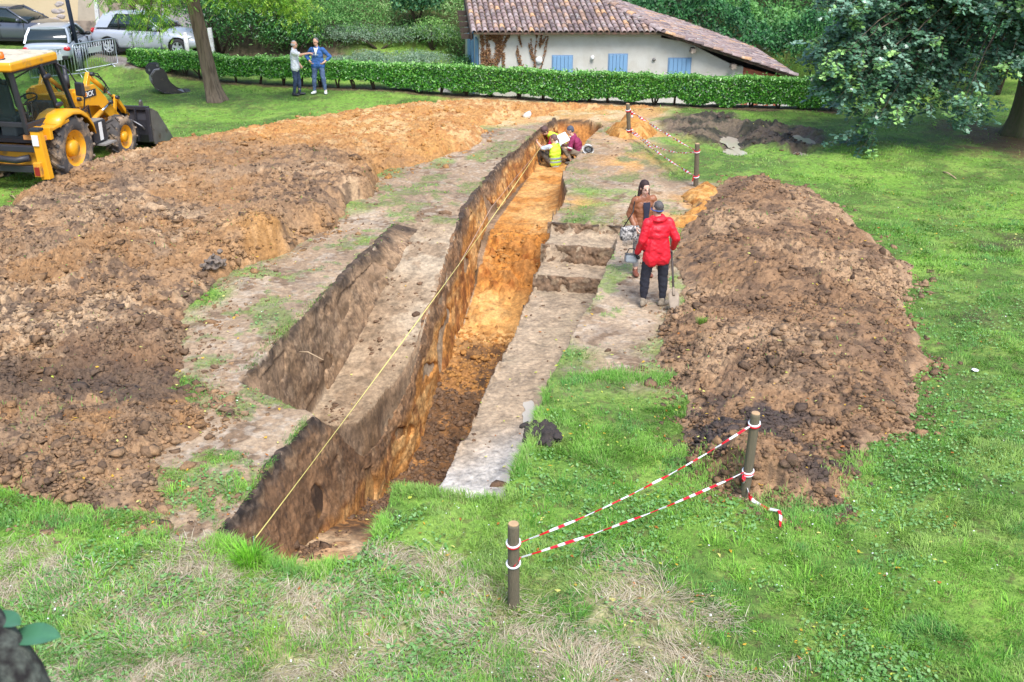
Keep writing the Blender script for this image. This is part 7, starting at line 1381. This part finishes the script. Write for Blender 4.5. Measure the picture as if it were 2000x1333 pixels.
# ================================================================ POSTS, TAPES, TAPE MEASURE, HELMETS, SMALL THINGS
def striped():
    m = bpy.data.materials.new('barrier_tape'); N, L = nodes_of(m); b = N['Principled BSDF']; a = N.new('ShaderNodeAttribute'); a.attribute_name = 'col'; L.new(a.outputs['Color'], b.inputs['Base Color']); b.inputs['Roughness'].default_value = .35; return m
TAPE = striped(); POST = mat('fence_post_wood', S(116, 104, 84), .9, var=.3, scale=5, stretch=(8, 8, .8), col2=S(92, 84, 68), bump=.6, bscale=14); PTOP = mat('sawn_end', S(184, 150, 112), .9, var=.2, scale=14)
WT, RT = np.array(S(232, 230, 232)), np.array(S(214, 26, 44))
def tape(name, pts, label, group=None, w_=.045, twist=2.0, stripe=.115, seed=1, shred=True):
    "plastic tape through pts, twisted into a cord, red and white by length"
    rg = random.Random(seed); P = [Vector(p) for p in pts]; fine = []
    for a, b in zip(P, P[1:]):
        n = max(2, int((b - a).length / .02)); fine += [a.lerp(b, i / n) for i in range(n)]
    fine.append(P[-1]); o = fine[0]; vs, fs, cs = [], [], []; d0 = 0; ph = rg.uniform(0, 3)
    for i, p in enumerate(fine):
        d = (fine[min(i + 1, len(fine) - 1)] - fine[max(i - 1, 0)]); a, b, d = frame(d); 
        if i: d0 += (p - fine[i - 1]).length
        t = ph + d0 * twist + .5 * math.sin(d0 * 2.3 + seed); k = w_ * (.55 + .45 * abs(math.sin(t * .5 + seed))) ; e = a * math.cos(t) + b * math.sin(t); n_ = d.cross(e)
        c = RT if int((d0 + .02 * math.sin(i)) / stripe) % 2 == 0 else WT
        for s_, q in ((-1, 0), (-.3, .006), (.3, -.006), (1, 0)): vs.append(p - o + e * k * .5 * s_ + n_ * q); cs.append(c)
        if i:
            for j in range(3): q = (i - 1) * 4 + j; fs.append((q, q + 1, q + 5, q + 4))
    me = npmesh(name, np.array([tuple(v) for v in vs]), np.array(fs), np.array(cs), True); ob = link(name, me, TAPE); ob.location = o; sm = ob.modifiers.new('t', 'SOLIDIFY'); sm.thickness = .0015; return tag(ob, label, 'barrier tape', group)
def wrap(parent, p, d, t, rad, red):
    c = d * t; a, b, _ = frame(d); pts = [c + (a * math.cos(k) + b * math.sin(k)) * (rad + .006) + d.normalized() * (.012 * math.sin(k + 1)) for k in [2 * math.pi * i / 24 for i in range(25)]]; MB().tube(pts, .010, 6, False, ry=1.6).build('tape_loop', mat('tape_red' if red else 'tape_white', tuple(RT if red else WT), .4), parent)
def fpost(px, py, tx, ty, label, hgt, rad=.052, wraps=()):
    q = onto(px, py); e = G(tx, ty, q.z + hgt); d = Vector((e.x - q.x, 0, hgt)) ; d.y = max(-.12, min(.12, e.y - q.y)); r = empty('fence_post', q, 0, label, 'fence post', 'round wooden fence posts round the digging'); n = 18; rg = random.Random(int(px)); secs = []
    for t in (-.25, 0, .25, .5, .75, .97, 1.0): k = 1.0 if t < .99 else .93; secs.append([d * t + Vector((math.cos(a), math.sin(a), 0)) * rad * k * (1.03 - .05 * t + .02 * math.sin(3 * a + t * 4)) for a in [2 * math.pi * i / n for i in range(n)]])
    b = MB().loft(secs); b.build('shaft', POST, r); MB().loft([[d * h + (v - d * 1.0) * k for v in secs[-1]] for h, k in ((.995, .98), (1.006, .98), (1.010, .93))], smooth=False).build('sawn_top', PTOP, r)
    for t, red in wraps: wrap(r, q, d, t, rad, red)
    return q, d
p1, d1 = fpost(1003, 1183, 1003, 1024, 'near wooden fence post standing in the foreground grass', .97, .054, ((.78, False), (.765, True), (.53, False)))
p2, d2 = fpost(1456, 958, 1476, 808, 'leaning wooden fence post at the near foot of the tall brown heap', 1.0, .052, ((.86, True), (.88, False), (.28, False), (.26, True), (.25, False)))
p3, d3 = fpost(1359, 364, 1364, 284, 'wooden fence post on the grass above the red jacketed man', 1.0, .055, ((.84, True), (.82, False), (.26, True), (.23, False)))
p4, d4 = fpost(1229, 270, 1231, 212, 'farthest wooden fence post rising from the little orange sand mound', .95, .055, ((.80, True), (.83, False), (.25, False), (.22, True)))
def sag(a, b, s, n=14): return [a.lerp(b, i / n) - Vector((0, 0, s * 4 * (i / n) * (1 - i / n))) for i in range(n + 1)]
tape('barrier_tape', sag(p1 + d1 * .775 + Vector((.05, 0, 0)), p2 + d2 * .87 + Vector((-.04, -.03, 0)), .10), 'upper red and white tape between the two near fence posts', 'red and white barrier tapes', .026, 5, seed=2)
tape('barrier_tape', [p1 + d1 * .53 + Vector((0, -.06, 0)), p1 + d1 * .56 + Vector((.055, -.02, .03))] + sag(p1 + d1 * .60 + Vector((.06, 0, 0)), p2 + d2 * .28 + Vector((-.05, -.03, 0)), .06), 'lower red and white tape between the two near fence posts', 'red and white barrier tapes', .030, 3, seed=3)
q1 = onto(1470, 985); q2 = onto(1520, 1012); q3 = onto(1523, 1034); a = p2 + d2 * .25 + Vector((-.05, -.05, 0))
tape('barrier_tape', [a, a + Vector((-.02, -.06, -.03)), G(1457, 945, .14), G(1464, 970, .10), q1 + Vector((0, 0, .04)), q1.lerp(q2, .5) + Vector((0, 0, .03)), q2 + Vector((0, 0, .09)), q2.lerp(q3, .5) + Vector((.01, 0, .09)), q3 + Vector((0, 0, .03))], 'loose red and white tape end trailing on the grass below the leaning fence post', 'red and white barrier tapes', .045, 2.5, seed=4)
tape('barrier_tape', sag(p4 + d4 * .80 + Vector((.05, 0, 0)), p3 + d3 * .84 + Vector((-.02, -.05, 0)), .03), 'upper red and white tape between the two far fence posts', 'red and white barrier tapes', .055, 3, seed=5)
tape('barrier_tape', sag(p4 + d4 * .26 + Vector((.05, .02, .02)), p3 + d3 * .80 + Vector((-.05, 0, 0)), .22), 'slack middle red and white tape rising to the top of the grassy far post', 'red and white barrier tapes', .045, 4, seed=6)
tape('barrier_tape', sag(p4 + d4 * .20 + Vector((.05, -.04, 0)), p3 + d3 * .25 + Vector((-.05, -.03, 0)), .05), 'lower red and white tape between the two far fence posts', 'red and white barrier tapes', .055, 3, seed=7)
tape('barrier_tape', [p4 + d4 * .80 + Vector((.06, -.02, 0)), p4 + d4 * .74 + Vector((.10, -.03, 0)), p4 + d4 * .60 + Vector((.09, -.02, 0))], 'short tape end hanging from the top of the farthest fence post', 'red and white barrier tapes', .07, 1, seed=8)
tape('barrier_tape', [p3 + d3 * .24 + Vector((-.055, -.03, 0)), p3 + d3 * .15 + Vector((-.08, -.03, 0)), p3 + d3 * .05 + Vector((-.08, -.02, 0))], 'short tape end hanging low on the grassy far post', 'red and white barrier tapes', .06, 1, seed=9)
# ---- yellow measuring tape from the tuft to the diggers, and a thin string beside it
def tapeline():
    a = onto(496, 1066) + Vector((0, 0, .06)); e = G(1056, 288, -.25); b = MB(); pts = sag(a, e, .10, 60); wv = []
    for i, p in enumerate(pts): t = .35 * math.sin(i * .25); wv.append([p + Vector((math.cos(t), 0, math.sin(t))) * k * .0065 + Vector((0, 0, z)) for k, z in ((-1, .002), (1, .002), (1, -.002), (-1, -.002))])
    v = MB().loft(wv, True, True, False); o = v.build('measuring_tape', mat('tape_yellow', S(220, 204, 116), .4)); tag(o, 'long yellow measuring tape stretched over the trench to the diggers', 'measuring tape')
    s0 = G(895, 520, -.5); s1 = G(960, 405, -.35); s2 = G(1050, 296, -.35); o = MB().tube([onto(880, 545) + Vector((0, 0, .3)) if False else s0, s1, s2], .004, 5).build('string_line', mat('pale_string', S(206, 176, 158), .8)); tag(o, 'thin pale string running close to the yellow tape at the orange trench wall', 'string')
    p = onto(495, 1068); MB_ = empty('tape_peg', p, 0, 'thin metal peg in the grass tuft holding the yellow tape end', 'peg'); MB().cyl((0, 0, -.1), (.01, 0, .12), .007).build('rod', STL, MB_); MB().ball((.01, 0, .12), .012, 5).build('rod_head', STL, MB_)
tapeline()
# ---- helmets
def helmet(px, py, rot, label):
    q = onto(px, py); r = empty('safety_helmet', q + Vector((0, 0, .10)), 0, label, 'safety helmet', 'white safety helmets left on the ground'); r.rotation_euler = rot; m = mat('white_helmet', S(224, 224, 222), .3, coat=.3, dirt=S(170, 150, 126), dirt_amt=.32, dirt_scale=9)
    prof = [(.115, 0), (.118, .05), (.10, .10), (.06, .135), (.0, .145)]; b = MB(); n = 28
    b.loft([[Vector((math.cos(a) * rr * 1.18, math.sin(a) * rr, h)) for a in [2 * math.pi * i / n for i in range(n)]] for rr, h in prof], True, False); b.loft([[Vector((math.cos(a) * rr * 1.16, math.sin(a) * rr, h - .003)) for a in [2 * math.pi * i / n for i in range(n)]] for rr, h in [(p[0] * .95, p[1] * .95) for p in prof]], True, False); b.build('shell', m, r)
    MB().loft([[Vector((math.cos(a) * (.136 + k * (.02 + .05 * max(0, math.cos(a)) ** 2)), math.sin(a) * (.115 + k * .012), -.004 - .012 * k)) for a in [2 * math.pi * i / n for i in range(n)]] for k in (0, 1)], True, False).build('brim', m, r)
    for y in (-.035, 0, .035): MB().tube([(.13, y, .04), (.10, y, .10), (.03, y, .146), (-.05, y, .142), (-.11, y, .09)], .006, 5).build('crown_rib', m, r)
    MB().tube([(.10, .0, .01), (.05, .07, -.0), (-.06, .07, .0), (-.11, 0, .01), (-.06, -.07, .0), (.05, -.07, .0), (.10, 0, .01)], .014, 6, False).build('harness', BLK, r); MB().tube([(-.08, .08, 0), (-.02, .0, -.05), (.06, -.08, 0)], .008, 5).build('chin_strap', BLK, r)
helmet(1149, 300, (R(70), R(-30), R(200)), 'white safety helmet lying on its side on the grass right of the diggers')
helmet(1028, 229, (R(150), R(-25), R(20)), 'upturned white safety helmet on the sandy ground above the trench end')
# ---- odds and ends
def bit(name, px, py, label, cat, col, sz):
    q = onto(px, py) + Vector((0, 0, .03)); n = 7; rg = random.Random(int(px)); b = MB(); vs = [Vector((math.cos(2 * math.pi * i / n) * sz * rg.uniform(.6, 1.2), math.sin(2 * math.pi * i / n) * sz * rg.uniform(.4, .8), rg.uniform(-.01, .02))) for i in range(n)]; b.add([(0, 0, .02)] + vs, [(0, i + 1, (i + 1) % n + 1) for i in range(n)]); o = b.build(name, mat(name + '_m', col, .7)); o.location = q; sm = o.modifiers.new('t', 'SOLIDIFY'); sm.thickness = .003; tag(o, label, cat)
bit('paper_scrap', 1903, 727, 'scrap of white paper lying on the lawn right of the tall brown heap', 'paper', S(226, 226, 226), .06)
def stick(px, py, qx, qy, label, rad=.012):
    a = onto(px, py); b_ = onto(qx, qy); d = b_ - a; o = MB().tube([Vector((0, 0, .02)), d * .35 + Vector((0, .03, .05)), d * .7 + Vector((.02, 0, .03)), d + Vector((0, 0, .02))], [rad, rad * .9, rad * .7, rad * .4], 6).build('twig', mat('dry_twig', S(176, 150, 118), .9, var=.2)); o.location = a; tag(o, label, 'twig')
stick(1842, 338, 1868, 352, 'short bare twig lying on the lawn beyond the tall brown heap', .02)
stick(585, 690, 632, 706, 'pale curved root hanging from the wall of the shallow left cut', .012)
stick(20, 384, 36, 398, 'pale stick on the edge of the broad earth spread near the backhoe', .015)
# ---- black turf lumps at the rim of the right bench
def lump(px, py, r0, label, col, n=60):
    q = onto(px, py); r = empty('turf_lump', q, 0, label, 'soil lump'); rg = random.Random(int(px)); b = MB()
    for _ in range(n): b.ball((rg.gauss(0, r0 * .75), rg.gauss(0, r0 * .75), abs(rg.gauss(0, r0 * (.7 if col else .4)))), (rg.uniform(.3, .6) * r0, rg.uniform(.3, .6) * r0, rg.uniform(.2, .35) * r0), 5)
    o = link('lump', b_raw(b, 'lump'), mat('grey_soil', S(118, 104, 92), .9, var=.3, scale=12, bump=1, bscale=30) if col else mat('black_soil', S(58, 50, 46), .9, var=.35, scale=12, bump=1, bscale=30), r); md = o.modifiers.new('r', 'REMESH'); md.mode = 'VOXEL'; md.voxel_size = .014; md.use_smooth_shade = True; baked(o); n_ = len(o.data.vertices); co = np.empty(n_ * 3, np.float32); o.data.vertices.foreach_get('co', co); co = co.reshape(-1, 3).astype(float); co += (.03 * fbm(co[:, 0] + co[:, 2], co[:, 1] - co[:, 2], 14, 3, int(px)))[:, None] * np.array([.7, .7, 1]); o.data.vertices.foreach_set('co', co.astype(np.float32).ravel()); o.data.update()
lump(1066, 858, .12, 'dark clump of torn turf on the grassy rim of the pale right bench', 0)
lump(1052, 838, .09, 'smaller black clump of turf just behind the bigger one on the bench rim', 0)
lump(420, 520, .11, 'grey lump of soil sitting on the broad earth spread near its inner edge', 1)
